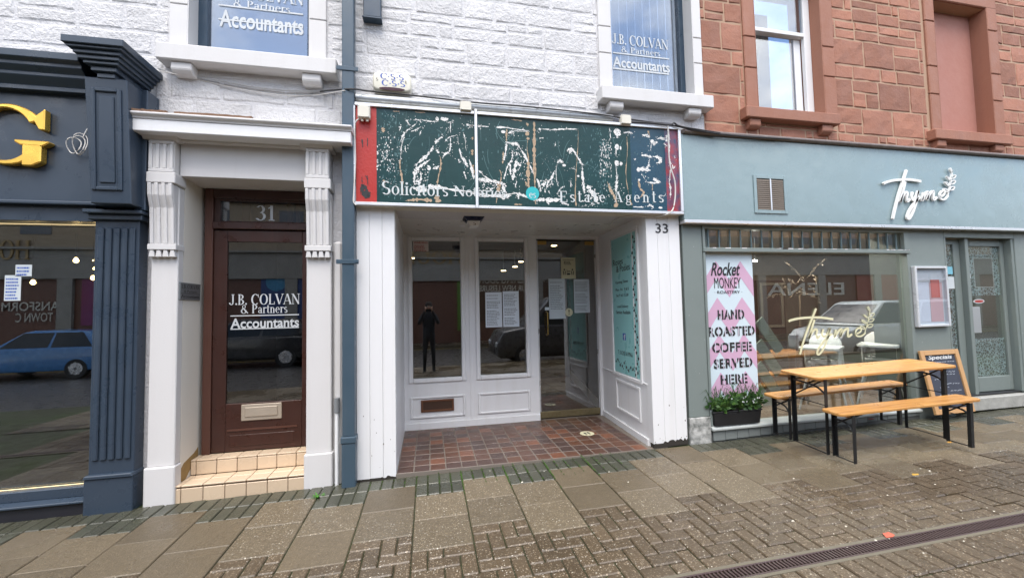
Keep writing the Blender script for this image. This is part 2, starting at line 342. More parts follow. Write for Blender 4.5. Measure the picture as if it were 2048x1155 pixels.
quarry = M('quarry_tile', (.2, .07, .03), .36, var=.14, tint=[(.13, .056, .03), (.082, .044, .03), (.105, .05, .03), (.062, .038, .03), (.19, .072, .034), (.07, .04, .03), (.115, .054, .031), (.092, .046, .03)], nz=[(9, .6, (.06, .032, .026))], bump=[(30, .08, 4)])
slabm = M('pavement_slab_concrete', (.135, .105, .066), .27, wet=.16, var=.14, nz=[(.6, .6, (.085, .066, .041)), (1.7, .5, (.07, .056, .036)), (16, .6, (.155, .122, .077))], speck=[(130, .45, (.24, .19, .12))], bump=[(120, .7, 4), (24, .3, 4)])
slabm2 = M('pavement_slab_aggregate', (.135, .106, .068), .27, wet=.16, var=.14, nz=[(1.9, .5, (.08, .062, .04)), (18, .6, (.17, .135, .085))], speck=[(100, .5, (.33, .27, .18)), (50, .24, (.62, .57, .46))], bump=[(100, .9, 4), (24, .3, 4)])
paverm = M('aggregate_paver', (.118, .086, .052), .28, wet=.16, var=.16, nz=[(.6, .6, (.078, .055, .031)), (9, .6, (.065, .047, .028))], speck=[(85, .5, (.27, .21, .14)), (46, .24, (.5, .45, .36))], bump=[(90, .7, 4)])
edgem = M('dark_edging_brick', (.062, .06, .045), .3, var=.2, nz=[(8, .45, (.055, .065, .036))], speck=[(95, .2, (.3, .27, .2))], bump=[(90, .4, 4)])
jointm = M('mossy_joint_sand', (.028, .024, .015), .8, nz=[(1.1, .9, (.03, .055, .008))], bump=[(60, .5, 4)])
asphalt = M('wet_asphalt', (.075, .073, .072), .32, nz=[(3, .4, (.03, .03, .03))], bump=[(160, .5, 3)])
iron = M('brown_cast_iron', (.06, .038, .036), .5, nz=[(12, .4, (.08, .045, .04))], bump=[(60, .2, 3)])
black = M('black_metal_paint', (.012, .013, .014), .4)
pine = M('varnished_pine', (.54, .28, .085), .36, var=.05, nz=[(3, .3, (.48, .22, .05))], grain=((3.0, 34, 60), .75, (.34, .135, .03)), speck=[(7, .10, (.16, .06, .015))], bump=[(30, .03, 3)])
teal = M('teal_fascia_panel', (.24, .325, .345), .25, nz=[(1.3, .2, (.22, .30, .315))], bump=[(2.2, .28, 2)])
sage = M('grey_green_paint', (.19, .225, .215), .42, nz=[(4, .25, (.165, .195, .187))], speck=[(22, .09, (.5, .52, .5))], bump=[(70, .08, 3)], streak=(8, .2, (.2, .23, .22)))
peel = M('peeling_paint', (.5, .5, .48), .65, nz=[(11, 1.6, (.12, .13, .12))], bump=[(30, .4, 5)])
redstone = M('red_sandstone', (.34, .14, .085), .8, var=.24, nz=[(2.2, .6, (.22, .10, .075)), (16, .5, (.36, .19, .13))], bump=[(22, .4, 6), (90, .35, 4)])
reddress = M('dressed_red_sandstone', (.33, .15, .095), .7, var=.06, nz=[(3, .4, (.26, .11, .075))], bump=[(35, .2, 5)], streak=(6, .35, (.2, .1, .08)))
pinkfill = M('pink_render', (.40, .19, .15), .8, nz=[(3, .5, (.33, .14, .11))], bump=[(18, .15, 5)])
mortar_red = M('pale_mortar', (.40, .27, .185), .85, nz=[(9, .4, (.38, .23, .15))], bump=[(60, .4, 4)])
alu = M('aluminium_trim', (.72, .73, .75), .35, metal=.6, nz=[(8, .25, (.55, .56, .58))])
zinc = M('zinc_tube', (.42, .45, .47), .42, metal=.5, nz=[(5, .5, (.3, .31, .32))], streak=(14, .5, (.22, .2, .18)))
plastic = M('cream_plastic', (.68, .65, .56), .4, nz=[(6, .2, (.58, .54, .44))])
wplastic = M('white_plastic', (.78, .79, .8), .35)
blackp = M('black_plastic', (.012, .012, .013), .5)
vinyl = M('white_vinyl', (.55, .58, .6), .5)
ink = M('black_ink', (.018, .018, .02), .6)
bluink = M('blue_ink', (.03, .09, .4), .5)
paper = M('white_paper', (.66, .72, .78), .7)
brass = M('brass', (.5, .32, .09), .32, metal=.9, nz=[(14, .4, (.32, .2, .07))])
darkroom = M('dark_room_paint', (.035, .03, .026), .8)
roomfloor = M('brown_floor', (.11, .062, .032), .5, nz=[(6, .3, (.08, .045, .025))])
cable = M('dark_cable', (.03, .03, .032), .5)
clearw = M('white_cable', (.62, .6, .57), .5)
leafm = M('green_leaf', (.045, .11, .02), .5, var=.1, nz=[(30, .5, (.09, .17, .03))])
leafd = M('dark_green_leaf', (.022, .065, .016), .5, nz=[(30, .5, (.05, .11, .03))])
G_dark = glass('shop_glass', .2, (.88, .9, .88)); G_cafe = glass('cafe_glass', .27, (.92, .95, .93)); G_up = glass('upper_glass', .22, (.8, .86, .92)); G_door = glass('door_glass', .2, (.7, .7, .68))

# ================================================================== THE GROUND
def sheet(name, mat, x0, x1, y0, y1, dz, tilt=True, nx=1):
    vs = [(x, y, (gz(x, y) if tilt else 0) + dz) for x, y in ((x0, y0), (x1, y0), (x1, y1), (x0, y1))]
    o = MB().add(vs, [(0, 1, 2, 3)]).build(name, mat); o['kind'] = 'structure'; return o
sheet('ground', asphalt, -60, 80, -60, 40, -.6, False)
road = sheet('road', asphalt, -60, 80, -13.2, -5.26, -.33, False)
tag(MB().box(-40, 60, -5.4, -5.26, -.6, .0).build('kerb', slabm), kind='structure')
ko = bpy.data.objects['kerb']
for v in ko.data.vertices: v.co.z += gz(v.co.x, v.co.y) - (.0 if v.co.z > -.3 else 0)
tag(MB().box(-60, 80, -15.6, -13.2, -.5, -.2).build('far_pavement', slabm), kind='structure')
ylw = M('yellow_road_paint', (.5, .33, .03), .5, nz=[(6, .5, (.25, .17, .05))])
for y in (-12.95, -12.8, -5.75, -5.6): sheet('yellow_line', ylw, -30, 40, y, y + .07, -.326, False)

# pavement: a tilted frame, its pieces laid flat in the frame's own coordinates
pave = thing('pavement', None, None, (0, 0, G0), kind='structure'); WL[pave.name] = Vector((0, 0, 0))
pave.matrix_world = Matrix(((1, 0, 0, 0), (0, 1, 0, 0), (GX, GY, 1, G0), (0, 0, 0, 1)))
bed = MB().box(-9, 14, -5.26, .3, -.25, -.012).build('paving_bed', jointm, pave)
def piece_mesh(name, w, d, h, bev, mat):
    mb = MB().box(-w / 2, w / 2, -d / 2, d / 2, -h, 0); o = mb.build(name, mat, None, bev); me = o.data; bpy.data.objects.remove(o); return me
P = .40; B = .1
m_slab = piece_mesh('slab', P - .007, .3785, .05, .006, slabm); m_slab2 = piece_mesh('slab', P - .007, .3785, .05, .006, slabm2); m_edge = piece_mesh('edging_brick', B - .008, .196, .05, .006, edgem)
m_pav = piece_mesh('paver', .2 - .0065, B - .0065, .05, .007, paverm); m_half = piece_mesh('paver', B - .008, B - .008, .05, .007, paverm)
def lay(name, me, x, y, rot=0):
    o = link(name, me, pave); o.location = (x, y, random.uniform(-.0025, .0025)); o.rotation_euler = (random.uniform(-.005, .005), random.uniform(-.005, .005), rot + random.uniform(-.006, .006)); return o
X0 = -.523       # a slab joint; joints repeat every P
npav = 0; rest = MB()
def lay_rest(x, y, w, d):
    rest.box(x - w / 2 + .004, x + w / 2 - .004, y - d / 2 + .004, y + d / 2 - .004, -.05, random.uniform(-.002, .002))
cells = {}
def clear_of(x, y): return True
for k in range(-9, 22):
    xa = X0 + k * P; odd = k % 2; cx = xa + P / 2
    n_first = 2 if odd else 1
    if k in (7,): first = []
    else: first = list(range(n_first))
    yb = -.018
    if xa < 8.2:
        for i in range(n_first):
            if k == 7: lay('slab', m_slab, cx, -.225); break
            for q in range(4): lay('edging_brick', m_edge, xa + B / 2 + q * B, yb - .1 - i * .2)
        ys = yb - n_first * .2
        for i in range(2): lay('slab', random.choice((m_slab, m_slab2)), cx, ys - .19 - i * .379)
        if xa > 5.5 or xa < -3.5:      # the slab field runs deeper towards the right
            pass
    ys = yb - n_first * .2 - 2 * .379
    for q in range(4):
        for j in range(0, 12): 
            if -.976 - j * B <= ys + .02: cells[(k * 4 + q, -j)] = True
used = set()
todo = []
for (i, j) in sorted(cells):
    if (i, j) in used or not -10 <= j <= 0: continue
    yy = -.976 - B / 2 + j * B
    if yy < -1.78 + .04: continue
    r = (i - j) % 4; xx = X0 + i * B + B / 2
    def ok(a, b): return (a, b) in cells and (a, b) not in used and -.976 - B / 2 + b * B > -1.74
    if r == 0 and ok(i + 1, j): used |= {(i, j), (i + 1, j)}; todo.append((xx + B / 2, yy, 0, 2))
    elif r == 2 and ok(i, j - 1): used |= {(i, j), (i, j - 1)}; todo.append((xx, yy - B / 2, 1, 2))
    elif r == 3 and ok(i, j + 1): used |= {(i, j), (i, j + 1)}; todo.append((xx, yy + B / 2, 1, 2))
    elif r == 1 and ok(i - 1, j): used |= {(i, j), (i - 1, j)}; todo.append((xx - B / 2, yy, 0, 2))
    else: used.add((i, j)); todo.append((xx, yy, 0, 1))
vis = lambda x, y: (x + .8) - 0 if False else (-1.9 < x < 6.6)
near = sorted([t for t in todo if vis(t[0], t[1])], key=lambda t: (Vector((t[0], t[1])) - Vector((0, -3.9))).length)
near_set = set(near[:225])
for t in todo:
    x, y, v, n = t
    if t in near_set: lay('paver', m_pav if n == 2 else m_half, x, y, R(90) if v else 0)
    else: lay_rest(x, y, (B if v else .2) if n == 2 else B, (.2 if v else B) if n == 2 else B)
# rows beyond the drain
cnt = 0
for i in range(14):
    y = -2.0 - i * .2
    for q in range(-44, 76):
        x = X0 + q * B + B / 2 + .05
        if i < 3 and 1.3 + i * .35 < x < 4.9 and cnt < 74: cnt += 1; lay('paver', m_pav, x, y, R(90))
        elif i < 6: lay_rest(x, y, B, .2)
tag(MB().box(-6, 10, -5.25, -3.13, -.05, .0).build('outer_paving', slabm, pave))
ro = rest.build('paver_field', paverm, pave); ro['kind'] = 'stuff'

# slotted drain channel
dr = thing('drain_channel', 'long brown slotted iron drain channel set in the brick paving', 'drain', (0, 0, G0)); WL[dr.name] = Vector((0, 0, 0)); dr.matrix_world = pave.matrix_world.copy()
conc = M('drain_concrete', (.16, .14, .1), .6, nz=[(8, .5, (.1, .09, .06))], bump=[(80, .4, 4)])
MB().box(-6, 10, -1.792, -1.77, -.05, -.001).box(-6, 10, -1.905, -1.883, -.05, -.001).each('channel_edge', conc, dr)
MB().box(-6, 10, -1.882, -1.793, -.13, -.12).build('channel_bed', M('drain_dark', (.01, .008, .008), .9), dr)
MB().box(-6, 10, -1.882, -1.872, -.075, .001).box(-6, 10, -1.803, -1.793, -.075, .001).each('grating_rail', iron, dr, .002)
bm_bar = MB().obox((0, 0, -.008), (.0055, .011, 0), (-.003, .0335, 0), (0, 0, .008)).build('grating_bar', iron, None, .002); me_bar = bm_bar.data; bpy.data.objects.remove(bm_bar)
for i in range(150):
    o = link('grating_bar', me_bar, dr); o.location = (1.25 + i * .025, -1.8375, 0)
MB_r = MB()
for i in range(460):
    x = -6 + i * .025
    if x < 1.24 or x > 1.25 + 150 * .025 - .005: MB_r.obox((x, -1.8375, -.008), (.0055, .011, 0), (-.003, .0335, 0), (0, 0, .008))
q = MB_r.build('far_grating', iron, dr); q['kind'] = 'stuff'

# ================================================================== WALLS
def rock_mesh(x0, x1, z0, z1, y, mat, depth=.05, proud=.016, rough=.007, cols=4, rows=3, edge=.012):
    """a squared stone: rough front grid, chamfered edge, sides going back"""
    mb = MB(); w, h = x1 - x0, z1 - z0
    nx = max(1, min(cols, int(w / .1))); nzv = max(1, min(rows, int(h / .09)))
    V = []; e = min(edge, w * .2, h * .2)
    for j in range(nzv + 1):
        for i in range(nx + 1):
            bx = 1 if 0 < i < nx else .35; bz = 1 if 0 < j < nzv else .35
            V.append((x0 + e + (w - 2 * e) * i / nx + random.uniform(-1, 1) * .006, y - proud * (.65 + .35 * min(bx, bz)) - random.uniform(-rough, rough), z0 + e + (h - 2 * e) * j / nzv + random.uniform(-1, 1) * .005))
    f = [(j * (nx + 1) + i, j * (nx + 1) + i + 1, (j + 1) * (nx + 1) + i + 1, (j + 1) * (nx + 1) + i) for j in range(nzv) for i in range(nx)]
    rim = [j * 0 + i for i in range(nx + 1)] + [j * (nx + 1) + nx for j in range(1, nzv + 1)] + [nzv * (nx + 1) + i for i in range(nx - 1, -1, -1)] + [j * (nx + 1) for j in range(nzv - 1, 0, -1)]
    k = len(V)
    jit = lambda: random.uniform(-.004, .004)
    for q in rim:
        vx, vy, vz = V[q]
        ox = x0 + jit() if abs(vx - x0) < e * 2.2 and q % (nx + 1) == 0 else (x1 + jit() if q % (nx + 1) == nx else vx)
        oz = z0 + jit() if q <= nx else (z1 + jit() if q >= nzv * (nx + 1) else vz)
        V.append((ox, y + .004, oz))
    n = len(rim)
    for i in range(n): f.append((rim[(i + 1) % n], rim[i], k + i, k + (i + 1) % n))
    return mb.add(V, f)
def stones(parent, mat, x0, x1, z0, z1, y, holes, bands, widths, gap, sneck=.3, **kw):
    z = z0; i = 0
    while z < z1 - .03:
        h = min(random.choice(bands), z1 - z); x = x0 - (random.uniform(0, widths[0]) if i % 2 else 0); i += 1
        while x < x1 - .02:
            w = random.uniform(*widths); 
            if x1 - (x + w) < .12: w = x1 - x
            blocks = [(x, x + w, z, z + h)]
            if h > .2 and random.random() < sneck:
                s = random.uniform(.35, .65); blocks = [(x, x + w, z, z + h * s), (x, x + w, z + h * s, z + h)]
                if random.random() < .5: t = random.uniform(.3, .7); q = blocks.pop(random.randrange(2)); blocks += [(q[0], q[0] + w * t, q[2], q[3]), (q[0] + w * t, q[1], q[2], q[3])]
            for b in blocks:
                a = (max(b[0], x0), min(b[1], x1), b[2], min(b[3], z1))
                if a[1] - a[0] < .03: continue
                for c in rect_holes(a[0], a[1], a[2], a[3], holes):
                    if c[1] - c[0] > .045 and c[3] - c[2] > .04:
                        rock_mesh(c[0] + gap / 2, c[1] - gap / 2, c[2] + gap / 2, c[3] - gap / 2, y, mat, **kw).build('stone', mat, parent)
            x += w
        z += h
def wall_core(name, mat, parent, x0, x1, z0, z1, y0, y1, holes):
    mb = MB()
    for c in rect_holes(x0, x1, z0, z1, holes): mb.box(c[0], c[1], y0, y1, c[2], c[3])
    return mb.build(name, mat, parent)

# ---- white stone building (upper wall over the two left shops)
WY = .08
wb = thing('white_stone_building', 'white painted rough stone building over the two shops with lettered upstairs windows', 'building', (-2, WY, 2.4))
hL = (-2.07, -1.07, 3.85, 5.75); hR = (1.99, 3.005, 3.85, 5.75)
door_hole = (-2.08, -.99, -.4, 2.93)
shop_hole = (-.62, 2.66, -.4, 2.49); left_hole = (-6.2, -2.46, -.4, 2.36)
core = wall_core('wall', mortar_white, wb, -8, 3.118, -.45, 8.5, WY, .5, [hL, hR, door_hole, shop_hole, left_hole])
stones(core, stone_white, -3.9, 3.118, 3.42, 5.0, WY, [(-2.215, -.92, 3.69, 9), (1.845, 3.2, 3.69, 9)], [.17, .2, .22, .19, .24], (.3, .62), .006, sneck=.25, proud=.008, rough=.004, edge=.022)
stones(core, stone_white, -2.3, -.78, 3.1, 3.42, WY, [], [.16, .17], (.35, .6), .006, sneck=0, proud=.008, rough=.004, edge=.02)
def upper_window(x0, x1, parent, gx0, gx1, lettered):
    w = MB(); frame_rect(w, x0, x1, 3.85, 5.7, (gx0 - x0 if lettered == 'L' else .05, .06, .035, .07), .215, .29)
    fr = w.build('window', bluewood, parent, .004)
    MB().box(x0 + .03, x1 - .03, .25, .256, 3.87, 5.66).build('pane', G_up, fr)
    s = MB(); n = 9
    for i in range(n):
        a = x0 + .05 + (x1 - x0 - .1) * i / n; b = a + (x1 - x0 - .1) / n + .004; s.add([(a, .34, 3.87), (b, .352, 3.87), (b, .352, 5.6), (a, .34, 5.6)], [(0, 1, 2, 3)])
    s.each('blind_slat', M('pale_blind', (.13, .165, .19), .8), fr)
    ar = MB()
    for a, b in ((x0 - .145, x0), (x1, min(x1 + .15, 3.117))):
        z = 3.85
        for h in (.42, .3, .55, .6): ar.box(a, b, WY - .022, WY + .1, z + .003, z + h - .003); z += h
    ar.each('architrave_stone', offwhite, parent, .006)
    rv = MB()
    rv.box(x0 - .003, x0 + .004, WY - .02, .3, 3.85, 5.7).box(x1 - .004, x1 + .003, WY - .02, .3, 3.85, 5.7); rv.each('reveal', offwhite, parent)
    xs0 = x0 - .18; xs1 = 3.15 if x1 > 2 else x1 + .262
    MB().prism([(-.06, 3.695), (-.06, 3.838), (.23, 3.853), (.23, 3.695)], xs0, xs1, 'x').build('sill', offwhite, parent, .008)
    c = MB()
    for q in (xs0 + .1, xs1 - .3): c.prism([(-.03, 3.695), (-.03, 3.63), (.0, 3.6), (.1, 3.6), (.1, 3.695)], q, q + .16, 'x')
    c.each('corbel', offwhite, parent, .008)
    return fr
fL = upper_window(hL[0], hL[1], wb, -1.99, 0, 'L'); fR = upper_window(hR[0], hR[1], wb, 0, 0, 'R')
YG = .246
serif('J.B. COLVAN', pframe((437, -24, 607, 2), YG), vinyl, fL); serif('& Partners', pframe((467, 5, 580, 20), YG), vinyl, fL); sans('Accountants', pframe((439, 28, 607, 62), YG), vinyl, fL, bold=.02)
serif('J.B. COLVAN', pframe((1224, 73, 1336, 94), YG), vinyl, fR); serif('& Partners', pframe((1243, 97, 1320, 109), YG), vinyl, fR); sans('Accountants', pframe((1226, 119, 1339, 140), YG), vinyl, fR, bold=.02)
rl = MB()
for (a, b, c, d) in ((437, 18, 606, 21), (437, 45.5, 606, 48.5), (1226, 110.5, 1338, 113), (1226, 141, 1338, 144)):
    o_, xv, zv = pframe((a, b, c, d), YG); rl.box(o_.x, o_.x + xv.x, YG - .001, YG + .0005, o_.z, o_.z + zv.z)
rl.each('lettering_rule', vinyl, wb)

# ---- red sandstone building
RY = .08
rb = thing('red_sandstone_building', 'red sandstone building with pale mortar joints above the cafe', 'building', (8, RY, 2.4))
h1 = (3.845, 4.805, 3.79, 5.53); h2 = (6.67, 7.63, 3.72, 5.53)
cafe_hole = (2.95, 5.95, .02, 2.36); cdoor_hole = (6.45, 7.75, -.4, 2.36)
rcore = wall_core('wall', mortar_red, rb, 3.12, 16, -.45, 8.5, RY, .5, [h1, h2, cafe_hole, cdoor_hole, (7.95, 9.6, .6, 2.3)])
stones(rcore, redstone, 3.12, 9.6, 3.36, 6.1, RY, [(3.685, 4.995, 3.64, 9), (6.47, 7.83, 3.62, 9)], [.24, .3, .34, .18, .36], (.26, .62), .013, sneck=.45, proud=.010, rough=.005)
for (x0, x1, z0, z1), k in ((h1, 0), (h2, 1)):
    d = MB()
    for a, b in ((x0 - .16, x0), (x1, x1 + .19)):
        z = z0
        for h in (.5, .38, .62, .45): 
            d.box(a, b, RY - .028, RY + .06, z + .003, min(z + h, 5.75) - .003); z += h
    d.box(x0 - .16, x1 + .19, RY - .03, RY + .06, 5.76, 6.1) if not k else d.box(x0 - .16, x1 + .19, RY - .03, RY + .06, 5.535, 5.9)
    d.each('dressed_stone', reddress, rb, .01)
    r_ = MB()
    r_.box(x0 - .003, x0 + .003, RY - .025, .36, z0, 5.53).box(x1 - .003, x1 + .003, RY - .025, .36, z0, 5.53).each('reveal', reddress, rb)
    MB().prism([(-.03, z0 - .14), (-.03, z0 - .012), (.24, z0 + .004), (.24, z0 - .14)], x0 - .245, x1 + .115 + .04 * k, 'x').build('sill', reddress, rb, .008)
    c = MB()
    for q in (x0 - .18, x1 - .12): c.prism([(-.0, z0 - .14), (-.0, z0 - .22), (.04, z0 - .25), (.12, z0 - .25), (.12, z0 - .14)], q, q + .15, 'x')
    c.each('corbel', reddress, rb, .008)
sf = MB(); frame_rect(sf, 3.85, 4.80, 3.8, 5.52, (.09, .1, .07, .06), .19, .24); sw = sf.build('sash_window', white, rb, .005)
MB().box(3.94, 4.70, .215, .222, 4.90, 5.46).build('pane', G_up, sw); MB().box(3.94, 4.70, .26, .267, 3.87, 4.90).build('pane', G_up, sw)
MB().box(3.94, 4.70, .19, .275, 4.865, 4.915).build('meeting_rail', white, sw, .004)
MB().box(4.60, 4.70, .25, .285, 3.87, 4.865).box(3.94, 3.98, .25, .285, 3.87, 4.865).each('lower_stile', white, sw, .004)
MB().box(3.9, 4.78, .8, .82, 3.7, 5.6).build('dark_room', darkroom, rb)
MB().box(6.66, 7.64, .24, .4, 3.7, 5.54).build('blocked_opening', pinkfill, rb)

# ================================================================== DARK BLUE SHOP (left)
bs = thing('dark_blue_shopfront', 'dark slate blue timber shopfront with a gold letter and fluted corner pilaster', 'shopfront', (-3.2, 0, -.1))
BX = -2.30       # right-hand end
MB().box(-6.5, -2.37, -.05, .3, 2.42, 3.42).build('fascia_board', navy, bs, .004)
# cornice: stepped profile along the board and breaking forward over the bracket
def cornice(mb, x0, x1, yf, zt, side=True):
    prof = [(0, .0), (.0, -.055), (.035, -.075), (.035, -.10), (.075, -.135), (.075, -.16), (.13, -.215), (.13, -.25)]
    ys = [(yf + d, zt + h) for d, h in prof]
    mb.prism([(.078, zt)] + ys + [(.078, zt - .25)], x0, x1, 'x')
cm = MB(); cornice(cm, -6.5, -2.66, -.24, 3.565); cm.build('cornice', navy, bs, .003)
cm = MB()     # corner cornice as a stack of mouldings with a returned end
for d, za, zb in ((0, -.055, 0), (.02, -.075, -.055), (.045, -.105, -.075), (.065, -.135, -.105), (.085, -.16, -.135), (.115, -.2, -.16), (.14, -.24, -.2)):
    cm.box(-2.66 + d, -2.262 - d, -.40 + d, .078, 3.62 + za, 3.62 + zb)
cm.build('bracket_cornice', navy, bs, .004)
# panelled bracket (leans forward to the top)
yb0, yb1 = -.20, -.25
MB().add([(-2.578, yb0, 2.40), (-2.305, yb0, 2.40), (-2.305, -.05, 2.40), (-2.578, -.05, 2.40), (-2.61, yb1, 3.385), (-2.325, yb1, 3.385), (-2.325, -.05, 3.385), (-2.61, -.05, 3.385)],
         [(0, 3, 2, 1), (4, 5, 6, 7), (0, 1, 5, 4), (1, 2, 6, 5), (2, 3, 7, 6), (3, 0, 4, 7)]).build('bracket', navy, bs, .006)
def lean(z): return yb0 + (yb1 - yb0) * (z - 2.4) / .985
mo = MB(); za, zb = 2.50, 3.30
for a, b, c, d in ((-2.565, -2.535, za, zb), (-2.39, -2.36, za, zb), (-2.535, -2.39, za, za + .03), (-2.535, -2.39, zb - .03, zb)):
    mo.add([(a, lean(c) - .016, c), (b, lean(c) - .016, c), (b, lean(c) + .01, c), (a, lean(c) + .01, c), (a, lean(d) - .016, d), (b, lean(d) - .016, d), (b, lean(d) + .01, d), (a, lean(d) + .01, d)],
           [(0, 3, 2, 1), (4, 5, 6, 7), (0, 1, 5, 4), (1, 2, 6, 5), (2, 3, 7, 6), (3, 0, 4, 7)])
mo.each('panel_moulding', navy, bs, .007)
pz0, pz1 = 2.56, 3.24
MB().add([(-2.515, lean(pz0) - .011, pz0), (-2.41, lean(pz0) - .011, pz0), (-2.41, lean(pz0), pz0), (-2.515, lean(pz0), pz0), (-2.515, lean(pz1) - .011, pz1), (-2.41, lean(pz1) - .011, pz1), (-2.41, lean(pz1), pz1), (-2.515, lean(pz1), pz1)],
         [(0, 3, 2, 1), (4, 5, 6, 7), (0, 1, 5, 4), (1, 2, 6, 5), (2, 3, 7, 6), (3, 0, 4, 7)]).build('raised_panel', navy, bs, .008)
MB().box(-2.36, -2.285, -.075, .078, 2.38, 3.40).build('end_board', navy, bs, .006)
MB().box(-6.5, -2.40, -.085, -.05, 2.41, 2.44).build('bottom_moulding', navy, bs, .008, seg=2)
MB().box(-2.70, -2.29, -.11, .076, 2.345, 2.375).build('capital_moulding', navy, bs, .006)
MB().box(-2.685, -2.31, -.07, .076, 2.30, 2.344).build('capital_moulding', navy, bs, .006)
pl = MB(); n = 4; x0, x1 = -2.655, -2.345      # fluted pilaster: lands between recessed flutes
MB().box(x0, x1, -.035, .076, .26, 2.30).build('pilaster', navy, bs, .004)
ed = [x0] + [x0 + .055 + i * (x1 - x0 - .11) / n + (.012 if False else 0) for i in range(n + 1)] + [x1]
for i in range(5):
    c = x0 + .045 + i * (x1 - x0 - .09) / 4
    pl.box(c - .021, c + .021, -.052, -.0345, .37, 2.24)
pl.each('fillet', navy, bs, .008)
MB().prism([(x0 - .015, .235), (x1 + .015, .235), (x1 + .004, .265), (x0 - .004, .265)], -.075, .076).build('base_moulding', navy, bs, .006)
MB().box(x0 - .012, x1 + .01, -.062, .076, -.25, .234).build('plinth', navy, bs, .005)
MB().box(-6.5, x0 - .002, -.03, .14, 2.29, 2.42).build('window_head', navy, bs)
MB().box(-6.5, x0 - .002, .03, .2, .08, .16).build('window_cill_rail', navy, bs, .006)
MB().prism([(-.035, .05), (-.035, .068), (.03, .082), (.13, .082), (.13, .05)], -6.5, x0 - .014, 'x').build('window_sill', navy, bs, .004)
MB().box(-6.5, x0 - .014, .0, .1, -.3, .048).build('stall_riser', M('dark_stall_riser', (.02, .02, .026), .5), bs)
MB().box(-6.5, x0, .10, .106, .16, 2.29).build('pane', G_dark, bs)
led = emit('warm_strip_light', (1, .78, .42), .45)
MB().box(-6.4, x0 - .01, .079, .083, 2.279, 2.284).build('strip_light', led, bs); MB().box(-6.4, x0 - .01, .079, .083, .163, .168).build('strip_light', led, bs)
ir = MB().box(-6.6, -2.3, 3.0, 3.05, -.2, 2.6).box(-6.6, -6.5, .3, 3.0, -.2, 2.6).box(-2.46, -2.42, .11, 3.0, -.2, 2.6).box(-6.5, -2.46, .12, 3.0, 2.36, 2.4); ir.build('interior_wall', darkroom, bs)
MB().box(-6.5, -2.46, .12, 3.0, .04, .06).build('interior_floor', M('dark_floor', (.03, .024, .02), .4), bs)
bulb = emit('warm_bulb', (1, .66, .28), 9)
for px, py, Y in ((152, 521, .9), (66, 565, 1.2), (186, 556, 1.4), (188, 537, 2.2), (188, 521, 2.6)):
    p = at(px, py, Y); l_ = thing('pendant_bulb', {152: 'large round warm bulb highest beside the fluted pilaster', 66: 'lone warm bulb at the left inside the dark shop', 186: 'lowest bright bulb of the stacked three inside the dark shop', 188: 'small dim bulb above the others at the back of the dark shop'}[px] if (px, py) != (188, 537) else 'middle small bulb of the stacked three inside the dark shop', 'lamp', p, 'bulbs hanging in the dark shop')
    rr = .022 if Y < 2 else .014
    MB().lathe([(.002, -rr), (rr * .8, -rr * .6), (rr, 0), (rr * .75, rr * .7), (.008, rr * 1.4)], p, n=12).build('bulb', bulb, l_, smooth=True)
    MB().tube([p + Vector((0, 0, rr * 1.4)), (p.x, p.y, 2.355)], .003, 5).build('flex', black, l_)
card = M('window_card', (.55, .6, .62), .6)
def notice(name, label, b, Y, group, mat=None, th=.001):
    o_, xv, zv = pframe(b, Y); t = thing(name, label, 'notice', o_, group)
    MB().box(o_.x, o_.x + xv.x, Y - th, Y, o_.z, o_.z + zv.z).build('sheet', mat or paper, t); return t, o_, xv, zv
def textlines(t, o_, xv, zv, n, mat, Y, x0=.08, x1=.9, z0=.06, z1=.94, th=.5, seed=1, mm=None):
    rnd = random.Random(seed); mb = MB(); st = (z1 - z0) / n
    for i in range(n):
        if mm and i in mm: continue
        z = z0 + st * (n - 1 - i); a = x0; end = x1 - rnd.random() * .25
        while a < end:
            w = min(rnd.uniform(.04, .14), end - a)
            p = o_ + xv * a + zv * z; q = xv * w; mb.add([(p.x, Y, p.z), (p.x + q.x, Y, p.z), (p.x + q.x, Y, p.z + zv.z * st * th), (p.x, Y, p.z + zv.z * st * th)], [(0, 1, 2, 3)]); a += w + .025
    r_ = mb.build('print', mat, t); r_['kind'] = 'stuff'
t = notice('window_card', 'tall pale blue printed card inside the dark shop window', (9, 550, 42, 601), .1, 'cards in the dark shop window', card); textlines(*t, 7, bluink, .0985, seed=3)
t = notice('window_card', 'small wide pale card high in the dark shop window', (31, 529, 64, 552), .1, 'cards in the dark shop window', card); textlines(*t, 3, bluink, .0985, seed=4)
# gold letter
G_y = -.05
def ringpts(cx, cz, rx, rz, a0, a1, n=26): return [(cx + rx * math.cos(R(a0 + (a1 - a0) * i / n)), cz + rz * math.sin(R(a0 + (a1 - a0) * i / n))) for i in range(n + 1)]
gx = lambda px: ax(px, 275, -.07); gzz = lambda py: az(50, py, -.07)
gc, gw = gx(22), gx(96) - gx(22); gtop, gbot = gzz(213), gzz(333); gm = (gtop + gbot) / 2; gh = (gtop - gbot) / 2
lt = MB()
lt.prism(ringpts(gc, gm, gw, gh, 30, 325) + ringpts(gc - .02, gm, gw * .76, gh * .86, 322, 27), -.11, -.05)
lt.prism([(gx(80), gzz(232)), (gx(97), gzz(219)), (gx(97), gzz(262)), (gx(86), gzz(262)), (gx(72), gzz(240))], -.112, -.05)
lt.prism([(gx(54), gzz(290)), (gx(92), gzz(290)), (gx(92), gzz(326)), (gx(74), gzz(334)), (gx(54), gzz(334))], -.113, -.05)
lt.prism([(gx(38), gzz(283)), (gx(108), gzz(284)), (gx(108), gzz(288)), (gx(94), gzz(295)), (gx(52), gzz(294)), (gx(38), gzz(287))], -.115, -.05)
lt.build('gold_letter', gold, bs, .012, label='large raised gold letter G')
